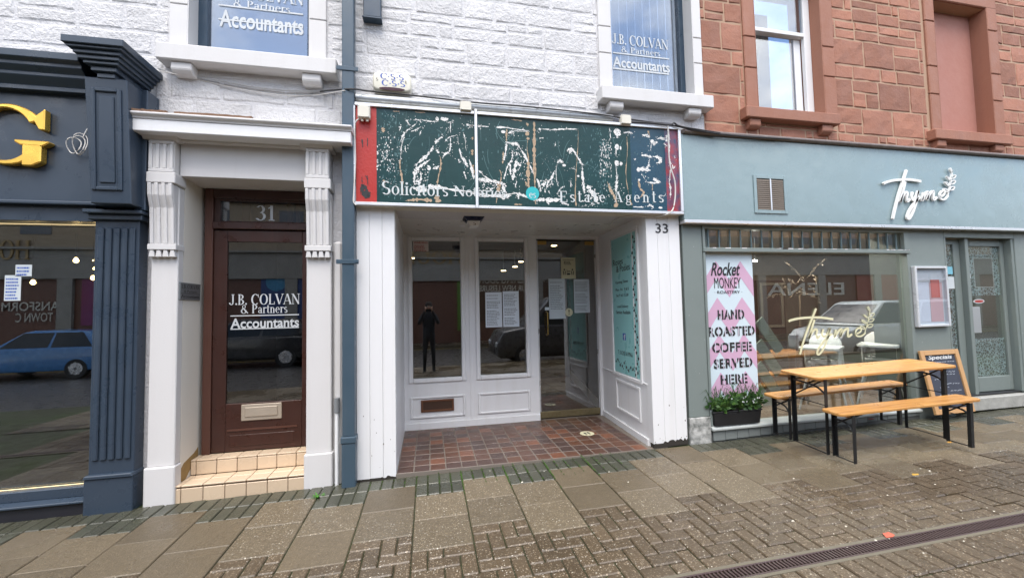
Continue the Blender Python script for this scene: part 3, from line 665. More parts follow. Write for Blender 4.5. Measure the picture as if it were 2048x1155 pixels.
# loose coil of cable hanging beside the letter
cc = at(157, 288, -.075); coil = thing('cable_coil', 'small loose coil of pale cable hanging on the dark fascia beside the gold letter', 'cable', cc)
mb = MB()
for k, (rx, rz, ph) in enumerate(((.05, .09, .2), (.042, .075, .9), (.055, .065, 1.6))):
    mb.tube([cc + Vector((rx * math.cos(a) * math.cos(ph * .3) + .02 * math.sin(ph * 3), -.008 * k + .012 * math.sin(a * 2), rz * math.sin(a) - .01 * k)) for a in [i * .35 + ph for i in range(19)]], .004, 5)
mb.tube([cc + Vector((.03, 0, .06)), cc + Vector((.045, .01, .12)), cc + Vector((.05, .02, .15))], .004, 5)
mb.build('loop', clearw, coil, smooth=True)

# ================================================================== DOORWAY NUMBER 31
dw = thing('stone_doorway', 'pale stone doorway with fluted brackets, canopy and glazed maroon door numbered 31', 'doorway', (-1.57, 0, -.05))
def xz(b, Y): return (ax(b[0], b[1], Y), az(b[0], b[1], Y))
PLX = ((-2.277, -2.078, 330), (-1.071, -.862, 640))
for (a, b, px) in PLX:
    Z = lambda py, Y=0: az(px, py, Y)
    MB().box(a, b, -.0, .078, .27, 2.6).build('pilaster', offwhite, dw, .006)
    MB().box(a - .012, b + .012, -.022, .078, -.25, .27).build('plinth', offwhite, dw, .008)
    zt, zc, zb_, zg = 2.985, 2.60, 2.22, 2.14
    zt = az(330, 283, -.05); z1 = az(330, 346, -.05); z2 = az(330, 368, -.05); z3 = az(330, 488, -.02); z4 = az(330, 500, -.02); z5 = az(330, 514, -.02)
    MB().box(a + .01, b - .005, -.07, .078, z1, zt).build('capital', offwhite, dw, .005)
    MB().box(a, b + .012, -.09, .078, z2, z1 - .003).build('capital_band', offwhite, dw, .006)
    MB().prism([(-.08, z2 - .003), (-.075, z2 - .1), (-.045, z2 - .2), (-.03, z3), (.078, z3), (.078, z2 - .003)], a + .012, b - .008, 'x').build('bracket', offwhite, dw, .004)
    MB().box(a - .004, b + .006, -.048, .078, z4, z3 - .002).build('bracket_base', offwhite, dw, .004)
    g_ = MB(); w = (b - a) / 4
    for i in range(4):
        x = a + w * (i + .5); g_.prism([(x - w * .44, z5), (x + w * .44, z5), (x + w * .26, z4 - .001), (x - w * .26, z4 - .001)], -.042, .0)
    g_.each('drop', offwhite, dw, .003)
    fl = MB(); nfl = 4
    for i in range(nfl):        # raised fillets either side of three flutes
        x = a + .024 + i * (b - a - .048) / 3; hw = .0135
        fl.box(x - hw, x + hw, -.083, -.0695, z1 + .03, zt - .03)
    fl.box(a + .01, b - .005, -.083, -.0695, z1, z1 + .03).box(a + .01, b - .005, -.083, -.0695, zt - .03, zt)
    for i in range(nfl):
        x = a + .024 + i * (b - a - .048) / 3; hw = .0135
        pr = [(-.08, z2 - .003), (-.075, z2 - .1), (-.045, z2 - .2), (-.03, z3)]
        fl.prism([(y - .014, z) for y, z in pr] + [(y + .004, z) for y, z in pr[::-1]], x - hw, x + hw, 'x')
    fl.each('fillet', offwhite, dw, .004)
    MB().prism([(-.14, zt + .055), (-.085, zt), (.078, zt), (.078, zt + .055)], a - .03, b + .03, 'x').build('capital_moulding', offwhite, dw, .004)
zl = az(480, 357, 0.)
MB().box(-2.078, -1.071, .0, .36, zl, 3.06).build('lintel', offwhite, dw, .004)
MB().box(-2.09, -1.06, -.05, .0, 2.985, 3.05).build('lintel_moulding', offwhite, dw, .006)
MB().box(-2.35, -.66, -.185, .078, 3.005, 3.105).build('canopy_board', white, dw, .006)
MB().prism([(-.215, 3.138), (-.215, 3.152), (-.2, 3.16), (.078, 3.19), (.078, 3.107), (-.19, 3.107), (-.19, 3.12)], -2.365, -.65, 'x').build('canopy_moulding', offwhite, dw, .004)
rust = M('weathered_brown_lead', (.16, .08, .045), .8, nz=[(14, .6, (.3, .2, .13))], bump=[(30, .4, 4)])
mb = MB(); random.seed(3)
for (a, b) in ((-2.33, -2.08), (-2.03, -1.45)):
    top = [(a + (b - a) * i / 12, -.02 - .02 * random.random() - .05) for i in range(13)]; bot = [(x, -.205 + .02 * random.random()) for x, _ in top[::-1]]
    mb.prism([(x, y) for x, y in top] + bot, 3.163, 3.181, 'z')
mb.each('bare_lead_patch', rust, dw)
# reveal walls and threshold
MB().box(-2.10, -2.078, .0782, .47, -.2, 2.93).build('reveal', cream_wall, dw); MB().box(-1.071, -1.045, .0782, .47, -.2, 2.93).build('reveal', cream_wall, dw)
ochre = M('bare_ochre_plaster', (.27, .17, .06), .85, nz=[(18, .5, (.36, .25, .11))], bump=[(25, .4, 4)])
dp_ = [(367, 968), (380, 935), (395, 905), (408, 900), (397, 925), (388, 943), (378, 962)]
pts = [atX(px, py, -2.0765) for px, py in ((345, 988), (352, 955), (368, 925), (388, 905), (396, 893), (396, 915), (385, 930), (378, 942), (372, 955), (360, 975))]
MB().prism([(p.y, p.z) for p in pts], -2.0775, -2.0755, 'x').build('bare_plaster_patch', ochre, dw)
# steps, tile by tile
st = MB().box(-2.076, -1.072, .014, .46, -.3, .086).box(-2.076, -1.072, .236, .46, .086, .218).build('steps', grout, dw)
rnd = random.Random(5); tw = .163
def tilebox(x0, x1, y0, y1, z0, z1): MB().box(x0 + .0025, x1 - .0025, y0, y1, z0, z1).build('tile', creamtile, st, .0035)
xs = [-2.074, -2.03] + [-2.03 + tw * i for i in range(1, 7)]; xs = [x for x in xs if x < -1.08] + [-1.074]
for a, b in zip(xs, xs[1:]):
    tilebox(a, b, .0, .0135, -.12, .074); tilebox(a, b, -.002, .118, .0865, .1); tilebox(a, b, .122, .2215, .0865, .1)
    tilebox(a, b, .222, .2355, .103, .214); tilebox(a, b, .22, .36, .2185, .232)
# door and frame
DY = .355
dx0, dx1 = ax(408, 640, DY), -1.09
zf = .232; ztop = az(480, 380, DY)
MB().box(dx0, dx0 + .07, DY - .02, DY + .09, zf, ztop).build('door_frame', brownwood, dw, .006); MB().box(dx1 - .05, dx1, DY - .02, DY + .09, zf, ztop).build('door_frame', brownwood, dw, .006)
MB().box(dx0 + .071, dx1 - .051, DY - .02, DY + .09, az(480, 398, DY), ztop).build('door_frame_head', maroon, dw, .006)
MB().box(dx0 + .071, dx1 - .051, DY - .03, DY + .09, az(500, 459, DY), az(500, 445, DY)).build('transom', maroon, dw, .006)
zt1, zt0 = az(500, 398, DY), az(500, 445, DY)
door = MB(); a, b = dx0 + .073, dx1 - .053; zd = az(500, 460, DY) - .004
gx0, gx1, gz0, gz1 = ax(453, 640, DY), ax(604, 640, DY), az(530, 803, DY), az(530, 484, DY)
frame_rect(door, a, b, zf + .006, zd, (gx0 - a, b - gx1, gz0 - zf - .006, zd - gz1), DY, DY + .045)
dr31 = door.build('door', maroon, dw, .004)
MB().box(a + .13, b - .1, DY - .006, DY + .002, az(530, 857, DY), az(530, 853, DY)).build('rail_groove', brownwood, dr31)
MB().box(a + .15, b - .13, DY - .004, DY + .001, zf + .05, az(530, 865, DY)).build('raised_panel', maroon, dr31, .004)
MB().box(gx0, gx1, DY + .015, DY + .021, gz0, gz1).build('pane', G_door, dr31)
MB().box(dx0 + .071, dx1 - .051, DY + .03, DY + .036, zt0, zt1).build('fanlight_pane', G_door, dw)
bz = MB(); frame_rect(bz, dx0 + .072, dx1 - .052, zt0 + .001, zt1 - .001, (.05, .03, .012, .02), DY + .0, DY + .05); bz.build('fanlight_frame', maroon, dw, .003)
o_, xv, zv = pframe((483, 806, 564, 838), DY); lp = MB(); lpm = M('beige_letter_plate', (.42, .36, .29), .4, metal=.3)
lb = MB().box(o_.x, o_.x + xv.x, DY - .012, DY - .001, o_.z, o_.z + zv.z).build('letter_plate', lpm, dr31, .004)
MB().box(o_.x + .035, o_.x + xv.x - .035, DY - .02, DY - .0125, o_.z + .035, o_.z + zv.z - .025).build('flap', lpm, dr31, .004)
yv = DY + .013
serif('J.B. COLVAN', pframe((458, 587, 600, 609), yv), vinyl, dr31); serif('& Partners', pframe((482, 608, 575, 626), yv), vinyl, dr31); sans('Accountants', pframe((461, 635, 598, 655), yv), vinyl, dr31, bold=.02)
r2 = MB()
for q in ((461, 629, 598, 631), (461, 655, 598, 657)):
    o_, xv, zv = pframe(q, yv); r2.box(o_.x, o_.x + xv.x, yv - .001, yv, o_.z, o_.z + zv.z)
r2.each('lettering_rule', vinyl, dr31)
serif('31', pframe((511, 411, 549, 441), DY + .028), vinyl, dw)
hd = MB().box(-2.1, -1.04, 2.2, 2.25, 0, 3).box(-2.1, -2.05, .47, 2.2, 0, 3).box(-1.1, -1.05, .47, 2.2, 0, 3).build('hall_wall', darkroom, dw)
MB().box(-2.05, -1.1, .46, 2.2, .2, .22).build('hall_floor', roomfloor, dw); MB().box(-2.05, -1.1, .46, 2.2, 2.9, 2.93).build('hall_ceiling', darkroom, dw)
bw = M('varnished_inner_wood', (.3, .13, .04), .4)
for px, w in ((500, 16), (545, 14), (585, 10), (600, 8)):
    o_, xv, zv = pframe((px - w, 405, px, 445), .9); MB().box(o_.x, o_.x + xv.x, .9, .93, o_.z - .1, o_.z + zv.z).build('inner_screen_post', bw, dw)
# brass-coloured plaque on the reveal
p0 = atX(358, 566, -2.076); p1 = atX(398, 600, -2.076)
zc_ = (p0.z + p1.z) / 2; plq = thing('door_plaque', 'small grey metal plaque lettered for the accountants on the doorway side wall', 'plaque', (-2.076, (p0.y + p1.y) / 2, zc_))
z0_, z1_ = atX(378, 600, -2.076).z, atX(378, 566, -2.076).z
steel = M('grey_plaque_metal', (.25, .27, .28), .35, metal=.6)
MB().box(-2.0785, -2.066, p0.y, p1.y, z0_, z1_).build('plate', steel, plq, .002)
fr_ = lambda z_a, z_b, m_=.06: (Vector((-2.0655, p0.y + (p1.y - p0.y) * m_, z0_ + (z1_ - z0_) * z_a)), Vector((0, (p1.y - p0.y) * (1 - 2 * m_), 0)), Vector((0, 0, (z1_ - z0_) * (z_b - z_a))))
serif('J.B. COLVAN', fr_(.66, .9), ink, plq); serif('& Partners', fr_(.42, .58, .18), ink, plq); sans('Accountants', fr_(.12, .32), ink, plq)
MB().box(-2.0658, -2.0652, p0.y + .01, p1.y - .01, z0_ + (z1_ - z0_) * .36, z0_ + (z1_ - z0_) * .38).build('rule', ink, plq)

# ================================================================== PIPES BETWEEN THE SHOPS
dpz = thing('blue_downpipe', 'square blue-grey rainwater downpipe full height between number 31 and number 33', 'downpipe', (-.70, -.05, -.03))
for z0, z1 in ((.42, 1.95), (1.97, 3.72), (3.74, 8)): MB().box(-.752, -.648, -.1, -.0, z0, z1).build('pipe_length', pipeblue, dpz, .006)
MB().box(-.765, -.635, -.112, .0, .36, .42).build('shoe_collar', pipeblue, dpz, .01, seg=2)
MB().box(-.757, -.642, -.105, .0, -.02, .36).build('shoe', pipeblue, dpz, .006)
zbk = az(697, 523, -.1)
for z in (zbk, 3.73): MB().box(-.80, -.61, -.108, -.095, z - .02, z + .02).build('bracket', pipeblue, dpz, .003)
MB().lathe([(.012, 0), (.012, .014)], (-.625, -.122, zbk), 'y', 8).build('bolt', pipeblue, dpz)
wp = thing('white_waste_pipe', 'thin white plastic pipe rising from the pavement left of the downpipe', 'pipe', (-.815, .0, 0))
MB().tube([(-.815, .0, -.06), (-.815, .0, az(672, 820, 0))], .017, 10).build('pipe', wplastic, wp, smooth=True)
MB().tube([(-.815, .0, az(672, 820, 0) - .02), (-.815, .0, az(672, 795, 0))], .024, 10).build('coupling', M('grey_plastic', (.2, .21, .22), .5), wp, smooth=True)
MB().box(-.855, -.775, .03, .079, -.2, 2.16).build('backing_pipe', offwhite, wp, .02)
o_, xv, zv = pframe((727, -60, 762, 36), .02); bb = thing('blue_wall_box', 'narrow dark blue box on the white stone wall right of the downpipe', 'wall box', o_)
MB().box(o_.x, o_.x + xv.x, .0, .079, o_.z, o_.z + zv.z).build('casing', bluewood, bb, .006); MB().box(o_.x - .008, o_.x + xv.x + .008, -.008, .079, o_.z - .02, o_.z - .001).build('base_lip', bluewood, bb, .004)

# ================================================================== SHOP NUMBER 33
YB = 1.373; ZS = 2.492; ZF = .02
sh = thing('white_shopfront', 'white timber shopfront numbered 33 with a deep tiled entrance recess', 'shopfront', (1, .6, 0))
bm_white = white
# corner posts faced with upright boards
def boards(x0, x1, n, name):
    w = (x1 - x0) / n
    for i in range(n): MB().box(x0 + i * w + .0008, x0 + (i + 1) * w - .0008, 0, .075, gz(x0, 0) + .012 + random.uniform(-.006, .01), ZS + .02).build('board', white, name, .0025)
pL = MB().box(-.64, -.312, .076, .35, -.2, ZS).build('corner_post', white, sh); boards(-.647, -.305, 3, pL)
pR = MB().box(2.298, 2.68, .076, .35, -.2, ZS).build('corner_post', white, sh); boards(2.29, 2.688, 3, pR)
MB().box(-.6, 2.66, .08, 1.6, ZS, ZS + .05).build('soffit', M('soffit_paint', (.66, .66, .64), .35, nz=[(2, .2, (.58, .57, .54))]), sh)
MB().box(-.645, 2.69, -.06, .08, ZS - .012, ZS + .03).build('soffit_edge', white, sh)
rot = M('rotted_timber', (.03, .025, .02), .9, bump=[(60, .5, 4)]); rrn = random.Random(17)
for par, xa, xb_ in ((pL, -.647, -.305), (pR, 2.29, 2.688)):
    n = 22; up = [(xa + (xb_ - xa) * i / n, gz(xa + (xb_ - xa) * i / n, 0) + .012 + max(0, rrn.gauss(.002, .008) + (.012 if par is pR and i > 8 else 0))) for i in range(n + 1)]
    MB().prism(up + [(xb_, gz(xb_, 0) - .03), (xa, gz(xa, 0) - .03)], -.0022, .06).build('rotted_foot', rot, par)
chp = MB()
for k in range(20):
    x = rrn.choice((rrn.uniform(-.64, -.31), rrn.uniform(2.3, 2.68))); z = gz(x, 0) + abs(rrn.gauss(0, .28)) + .02; r_ = rrn.uniform(.002, .007)
    if z < 2.4: chp.add([(x + r_ * math.cos(a) * rrn.uniform(.6, 1.3), -.0009, z + 1.5 * r_ * math.sin(a) * rrn.uniform(.6, 1.3)) for a in (0, 1, 2, 3, 4, 5)], [tuple(range(6))])
chp.build('paint_chips', M('grey_wood_chip', (.2, .18, .16), .8), sh)['kind'] = 'stuff'
# side cheeks
MB().box(-.42, -.305, .0755, YB + .1, -.1, ZS).build('left_cheek', white, sh)
MB().prism([(2.292, .0755), (2.36, YB + .1), (2.5, YB + .1), (2.5, .0755)], -.1, ZS, 'z').build('right_cheek', white, sh)
def chk(y, off=0): return 2.292 + (2.36 - 2.292) * (y - .0755) / (YB + .1 - .0755) - off
def cheek_box(y0, y1, z0, z1, t, name, mat, parent, bev=.004):
    return MB().add([(chk(y0, t), y0, z0), (chk(y0), y0, z0), (chk(y1), y1, z0), (chk(y1, t), y1, z0), (chk(y0, t), y0, z1), (chk(y0), y0, z1), (chk(y1), y1, z1), (chk(y1, t), y1, z1)],
                    [(0, 3, 2, 1), (4, 5, 6, 7), (0, 1, 5, 4), (1, 2, 6, 5), (2, 3, 7, 6), (3, 0, 4, 7)]).build(name, mat, parent, bev)
XC = 2.31
cy = lambda px, py: atX(px, py, XC - .01).y
cz = lambda px, py: atX(px, py, XC - .01).z
pa = (cy(1222, 600), cy(1277, 600)); py1, py0 = max(pa), min(pa)      # poster far/near edges
zt_far, zt_near, zb_far, zb_near = cz(1222, 478), cz(1268, 465), cz(1231, 743), cz(1281, 757)
pzt, pzb = (zt_far + zt_near) / 2, (zb_far + zb_near) / 2
postm = M('pale_aqua_vinyl', (.28, .58, .58), .35, nz=[(2, .15, (.33, .62, .62))])
for a, b, c, d in ((py0 - .05, py0 - .01, pzb - .05, pzt + .05), (py1 + .01, py1 + .05, pzb - .05, pzt + .05), (py0 - .01, py1 + .01, pzb - .05, pzb - .012), (py0 - .01, py1 + .01, pzt + .012, pzt + .05)):
    cheek_box(a, b, c, d, .02, 'poster_frame_moulding', white, sh)
qy0, qy1, qz0, qz1 = cy(1287, 830), cy(1231, 790), cz(1262, 825), cz(1258, 775)
for a, b, c, d in ((py0 + .02, py0 + .05, .22, .6), (py1 - .05, py1 - .02, .22, .6), (py0 + .05, py1 - .05, .22, .25), (py0 + .05, py1 - .05, .57, .6)):
    cheek_box(a, b, c, d, .018, 'panel_moulding', white, sh)
cheek_box(.09, YB, .0, .09, .022, 'skirting', white, sh); cheek_box(.09, YB, .655, .675, .012, 'dado_rail', white, sh)
pos = thing('shop_poster', 'tall aqua Roses and Posies poster with dark rose border on the recess side wall', 'poster', (chk((py0 + py1) / 2), (py0 + py1) / 2, pzb))
cheek_box(py0, py1, pzb, pzt, .006, 'sheet', postm, pos, 0)
pw = py1 - py0; ph = pzt - pzb
def pf(u0, u1, v0, v1, t=.0075):     # poster fractions, u from the far (left) edge
    ya, yb_ = py1 - pw * u0, py1 - pw * u1
    return (Vector((chk(ya, t), ya, pzb + ph * v0)), Vector((chk(yb_, t) - chk(ya, t), yb_ - ya, 0)), Vector((0, 0, ph * (v1 - v0))))
roseink = M('dark_rose_ink', (.035, .03, .032), .6)
sans('Roses', pf(.06, .48, .80, .845), ink, pos); sans('& Posies', pf(.2, .75, .745, .795), ink, pos)
sans('Opening Times', pf(.14, .66, .655, .68), ink, pos); sans('Mon - Fri   9 til 5', pf(.14, .68, .605, .625), roseink, pos); sans('Sat 9 til 12.30', pf(.16, .66, .562, .582), roseink, pos)
sans('Local Delivery', pf(.18, .64, .475, .5), roseink, pos); sans('Service Available', pf(.14, .72, .435, .46), roseink, pos); sans('T: 01292 619966', pf(.16, .74, .135, .165), ink, pos)
fo, fx, fz = pf(.38, .5, .245, .295, .0072); MB().add([fo, fo + fx, fo + fx + fz, fo + fz], [(0, 1, 2, 3)]).build('blue_square', bluink, pos); sans('f', pf(.42, .485, .247, .288, .0078), vinyl, pos, bold=.03)
rnd = random.Random(9); rb_ = MB(); lfb = MB()
def blot(mb, u, v, r, n=7):
    o_, xv, zv = pf(u, u + .1, v, v + .1, .0072 + rnd.random() * .0006); ex = xv.normalized(); c = o_
    mb.add([c + ex * r * math.cos(2 * math.pi * i / n) * (.7 + .5 * rnd.random()) + Vector((0, 0, r * math.sin(2 * math.pi * i / n) * (.7 + .5 * rnd.random()))) for i in range(n)], [tuple(range(n))])
for i in range(26):
    u = .9 + .045 * math.sin(i * 1.7); v = .965 - i * .036
    blot(rb_, u, v, .021); blot(lfb, u + .05 * (-1) ** i, v - .018, .012, 5)
for i in range(11):
    u = .06 + i * .085; v = .075 + .02 * math.sin(i * 1.9) - .004 * i
    blot(rb_, u, v, .02); blot(lfb, u + .045, v + .016 * (-1) ** i, .012, 5)
q = rb_.build('rose_border', roseink, pos); q['kind'] = 'stuff'; q = lfb.build('leaf_border', M('dark_leaf_ink', (.05, .08, .07), .6), pos); q['kind'] = 'stuff'
sans('33', pframe((1311, 447, 1336, 466), -.002), ink, sh, bold=.01, extrude=.001)
# back screen: two glazed lights over panels and the glass door
B_ = lambda px, py: at(px, py, YB)
wx = [(ax(825, 620, YB), ax(922, 620, YB)), (ax(959, 620, YB), ax(1051, 620, YB))]
wz = (az(930, 752, YB), az(930, 482, YB))
X_l, X_r = -.33, ax(1077, 650, YB) - .005; dX1 = ax(1196, 650, YB)
holes = [(wx[0][0], wx[0][1], *wz), (wx[1][0], wx[1][1], *wz)]
scr = MB()
for c in rect_holes(X_l, X_r, ZF - .05, ZS, holes): scr.box(c[0], c[1], YB, YB + .06, c[2], c[3])
screen = scr.build('glazed_screen', white, sh)
MB().box(X_r, 2.36, YB, YB + .06, az(1130, 478, YB), ZS).build('door_head', white, sh); MB().box(dX1 + .005, 2.37, YB, YB + .06, -.02, az(1130, 478, YB)).build('door_jamb', white, sh)
for (a, b) in wx:
    for (c, d, e, f) in ((a - .055, a, wz[0] - .055, wz[1] + .055), (b, b + .055, wz[0] - .055, wz[1] + .055), (a, b, wz[0] - .055, wz[0]), (a, b, wz[1], wz[1] + .055)):
        MB().box(c, d, YB - .022, YB - .0002, e, f).build('window_moulding', white, screen, .012)
    MB().box(a, b, YB + .02, YB + .026, *wz).build('pane', G_dark, screen)
    pz = (az(930, 830, YB), az(930, 787, YB))
    for (c, d, e, f) in ((a - .04, a - .01, *pz), (b + .01, b + .04, *pz), (a - .01, b + .01, pz[0], pz[0] + .03), (a - .01, b + .01, pz[1] - .03, pz[1])):
        MB().box(c, d, YB - .016, YB - .0002, e, f).build('panel_moulding', white, screen, .009)
MB().box(X_l, X_r, YB - .014, YB - .0002, ZF - .03, .10).build('skirting', white, screen, .005)
MB().box((wx[0][1] + wx[1][0]) / 2 - .018, (wx[0][1] + wx[1][0]) / 2 + .018, YB - .008, YB - .0003, .104, 2.35).build('centre_bead', white, screen, .004)
o_, xv, zv = pframe((842, 798, 908, 822), YB - .01); copper = M('worn_copper_plate', (.15, .065, .035), .45, metal=.4, nz=[(20, .6, (.22, .1, .05))])
lp = MB(); frame_rect(lp, o_.x, o_.x + xv.x, o_.z, o_.z + zv.z, .025, YB - .02, YB - .001); lpo = lp.build('letter_plate', copper, screen, .004)
MB().box(o_.x + .025, o_.x + xv.x - .025, YB - .011, YB - .003, o_.z + .025, o_.z + zv.z - .025).build('flap', M('dark_copper', (.08, .045, .03), .5, metal=.4), screen)
gd0, gd1 = X_r + .006, dX1 - .002; gzt = az(1130, 481, YB); gzb = .06
gdm = glass('door_glass_clear', .16, (.86, .87, .85))
gd = MB().box(gd0 + .012, gd1 - .012, YB + .02, YB + .03, gzb + .06, gzt - .01).build('glass_door', gdm, sh)
MB().box(gd0, gd1, YB + .008, YB + .042, gzb - .025, gzb + .06).build('brass_rail', M('dull_brass_rail', (.22, .17, .07), .4, metal=.7, nz=[(7, .8, (.12, .1, .05)), (25, .5, (.4, .36, .25))]), gd, .003)
for a in (gd0 + .012, gd1 - .15): MB().box(a, a + .13, YB + .006, YB + .044, gzt - .055, gzt - .006).build('patch_fitting', brass, gd, .004)
MB().box(gd0, gd0 + .011, YB + .005, YB + .045, gzb + .06, gzt).build('edge_strip', alu, gd); MB().box(gd1 - .011, gd1, YB + .005, YB + .045, gzb + .06, gzt).build('edge_strip', alu, gd)
hx = ax(1094, 640, YB); MB().tube([(hx, YB + .02, az(1094, 623, YB)), (hx, YB - .035, az(1094, 625, YB)), (hx, YB - .035, az(1094, 668, YB)), (hx, YB + .02, az(1094, 670, YB))], .009, 8).build('handle', brass, gd, smooth=True)
# recess floor, tile by tile
tb = MB().box(-.31, 2.45, .0, YB + .1, -.12, ZF - .0022).build('tiled_floor', M('tile_joint', (.17, .145, .12), .85), sh)
tp = .149; me_t = None; nt = 0
tmesh = MB().box(-tp / 2 + .0045, tp / 2 - .0045, -tp / 2 + .0045, tp / 2 - .0045, -.012, 0).build('tile', quarry, None, .003); me_t = tmesh.data; bpy.data.objects.remove(tmesh)
for j in range(9):
    for i in range(18):
        x = -.305 + .004 + tp * (i + .5); y = .006 + tp * (j + .5)
        if x + tp / 2 > 2.3 + .06 * (y / YB) and x + tp / 2 > 2.33: continue
        o = link('tile', me_t, tb); o.location = Vector((x, y, ZF + random.uniform(-.0015, .0015))) - wl_of(sh); o.rotation_euler = (random.uniform(-.006, .006), random.uniform(-.006, .006), 0)
# interior
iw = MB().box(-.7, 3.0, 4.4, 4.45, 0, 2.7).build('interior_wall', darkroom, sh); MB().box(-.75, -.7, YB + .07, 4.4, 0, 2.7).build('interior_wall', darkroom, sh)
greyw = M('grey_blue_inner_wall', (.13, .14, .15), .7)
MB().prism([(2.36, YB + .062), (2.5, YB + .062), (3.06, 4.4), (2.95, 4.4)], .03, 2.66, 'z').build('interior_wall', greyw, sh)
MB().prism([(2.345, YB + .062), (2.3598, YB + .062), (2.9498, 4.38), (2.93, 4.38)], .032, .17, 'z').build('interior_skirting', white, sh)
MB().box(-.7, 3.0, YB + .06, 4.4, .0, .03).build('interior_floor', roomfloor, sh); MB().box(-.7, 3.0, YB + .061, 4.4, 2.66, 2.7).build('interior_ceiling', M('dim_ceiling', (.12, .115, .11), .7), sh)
MB().box(ax(832, 600, YB), ax(905, 600, YB) + .08, 2.5, 2.6, .03, 2.2).build('display_board', M('black_board', (.012, .012, .014), .6), sh)
lampm = emit('warm_downlight', (1, .7, .36), 12)
for i, (px, py) in enumerate(((1108, 491), (823, 516), (1042, 523), (1030, 533), (1007, 541))):
    d = ray(px, py); zc_ = 2.655; t_ = (zc_ - CAM.z) / d.z; p = CAM + d * t_
    if p.y > 4.2 or p.y < YB + .1: p = at(px, py, 3.2 + i * .2)
    l_ = thing('ceiling_downlight', ['warm downlight seen through the top of the glass door', 'warm downlight seen through the left shop window under the warning notice', 'upper warm downlight in the middle shop window', 'middle warm downlight in the middle shop window', 'lowest warm downlight in the middle shop window'][i], 'lamp', p, 'downlights inside number 33')
    MB().lathe([(.06, .0), (.06, .02)], p, n=14).build('trim_ring', alu, l_); MB().lathe([(.05, -.004), (.05, -.0005)], p, n=14).build('lens', lampm, l_)
    stem_top = 2.66
    if p.z < 2.6: MB().tube([p + Vector((0, 0, .02)), (p.x, p.y, 2.665)], .008, 6).build('stem', alu, l_)
for px, lab in ((925, 'small unlit spotlight in the recess ceiling beside the alarm box'), (1118, 'small unlit spotlight in the recess ceiling towards the right')):
    p = atZ(px, 451, ZS); l_ = thing('soffit_spotlight', lab, 'lamp', p); MB().lathe([(.045, -.006), (.045, .01)], (p.x, p.y, ZS), n=14).build('trim_ring', alu, l_); MB().lathe([(.03, -.008), (.03, -.005)], (p.x, p.y, ZS), n=12).build('lens', wplastic, l_)
# notices on the glass
YN = YB + .012
t = notice('warning_notice', 'small red and white warning notice at the top of the left window', (826, 482, 857, 503), YN, None, M('warning_paper', (.62, .55, .52), .6)); redink = M('red_ink', (.35, .04, .03), .6)
o_, xv, zv = t[1], t[2], t[3]; sans('WARNING', (o_ + xv * .06 + zv * .76 + Vector((0, -.0016, 0)), xv * .88, zv * .18), redink, t[0], bold=.02); textlines(t[0], o_, xv, zv * .72, 5, redink, YN - .0016, seed=6); 
for b, lab, sd, skip in (((971, 584, 1004, 654), 'left printed page of the pair in the middle window', 11, (1, 3, 9)), ((1006, 582, 1038, 653), 'right printed page of the pair in the middle window', 12, (8, 14)), ((1098, 557, 1130, 637), 'left printed page on the glass door with a blank lower half', 13, (1, 16, 17, 18, 19)), ((1148, 558, 1179, 625), 'right printed page on the glass door', 14, (7, 15))):
    t = notice('printed_page', lab, b, YN, 'printed pages taped inside the glass of number 33', None if b[0] < 1090 else M('white_paper_dim', (.5, .56, .6), .7)); textlines(*t, 20, M('grey_print', (.22, .25, .28), .7), YN - .0016, seed=sd, mm=skip)
t = notice('distance_notice', 'cream two metre distance notice high on the glass door', (1122, 515, 1151, 557), YN, None, M('cream_card', (.56, .53, .36), .6)); o_, xv, zv = t[1:]
e_ = Vector((0, -.0016, 0)); sans('Social Distancing', (o_ + xv * .12 + zv * .86 + e_, xv * .76, zv * .05), ink, t[0], bold=.02); textlines(t[0], o_ + zv * .66, xv, zv * .2, 3, ink, YN - .0016, .2, .85, seed=2); sans('2m', (o_ + xv * .36 + zv * .3 + e_, xv * .26, zv * .12), ink, t[0], bold=.01)
mb = MB()
for u in (.22, .78):
    c = o_ + xv * u + zv * .43 + e_; mb.add([c + Vector((.012 * math.cos(R(a)), 0, .012 * math.sin(R(a)))) for a in range(0, 360, 45)], [tuple(range(8))])
    for s_ in (-1, 1): mb.add([c + Vector((s_ * .008, 0, -.018)), c + Vector((s_ * .02, 0, -.022)), c + Vector((s_ * .014, 0, -.075)), c + Vector((s_ * .005, 0, -.07))], [(0, 1, 2, 3)])
c = o_ + xv * .5 + zv * .22 + e_; mb.add([c + Vector((-.03, 0, 0)), c + Vector((-.018, 0, .012)), c + Vector((.018, 0, .012)), c + Vector((.03, 0, 0)), c + Vector((.018, 0, -.012)), c + Vector((-.018, 0, -.012))], [tuple(range(6))])
q = mb.build('pictogram', ink, t[0]); q['kind'] = 'stuff'
p = at(1138, 624, YN); t = thing('caution_sticker', 'round cream sticker with a black exclamation mark on the glass door', 'sticker', p); rr = .055
MB().lathe([(rr, -.001), (rr, 0)], p, 'y', 24).build('disc', M('cream_card', (0, 0, 0)), t)
MB().add([(p.x - .009, YN - .0018, p.z + .036), (p.x + .009, YN - .0018, p.z + .036), (p.x + .005, YN - .0018, p.z - .01), (p.x - .005, YN - .0018, p.z - .01)], [(0, 1, 2, 3)]).add([(p.x + .008 * math.cos(R(a)), YN - .0018, p.z - .027 + .008 * math.sin(R(a))) for a in range(0, 360, 40)], [tuple(range(9))]).build('exclamation_mark', ink, t)
t = notice('push_label', 'tiny white label above the brass door handle', (1090, 614, 1098, 620), YN, None)
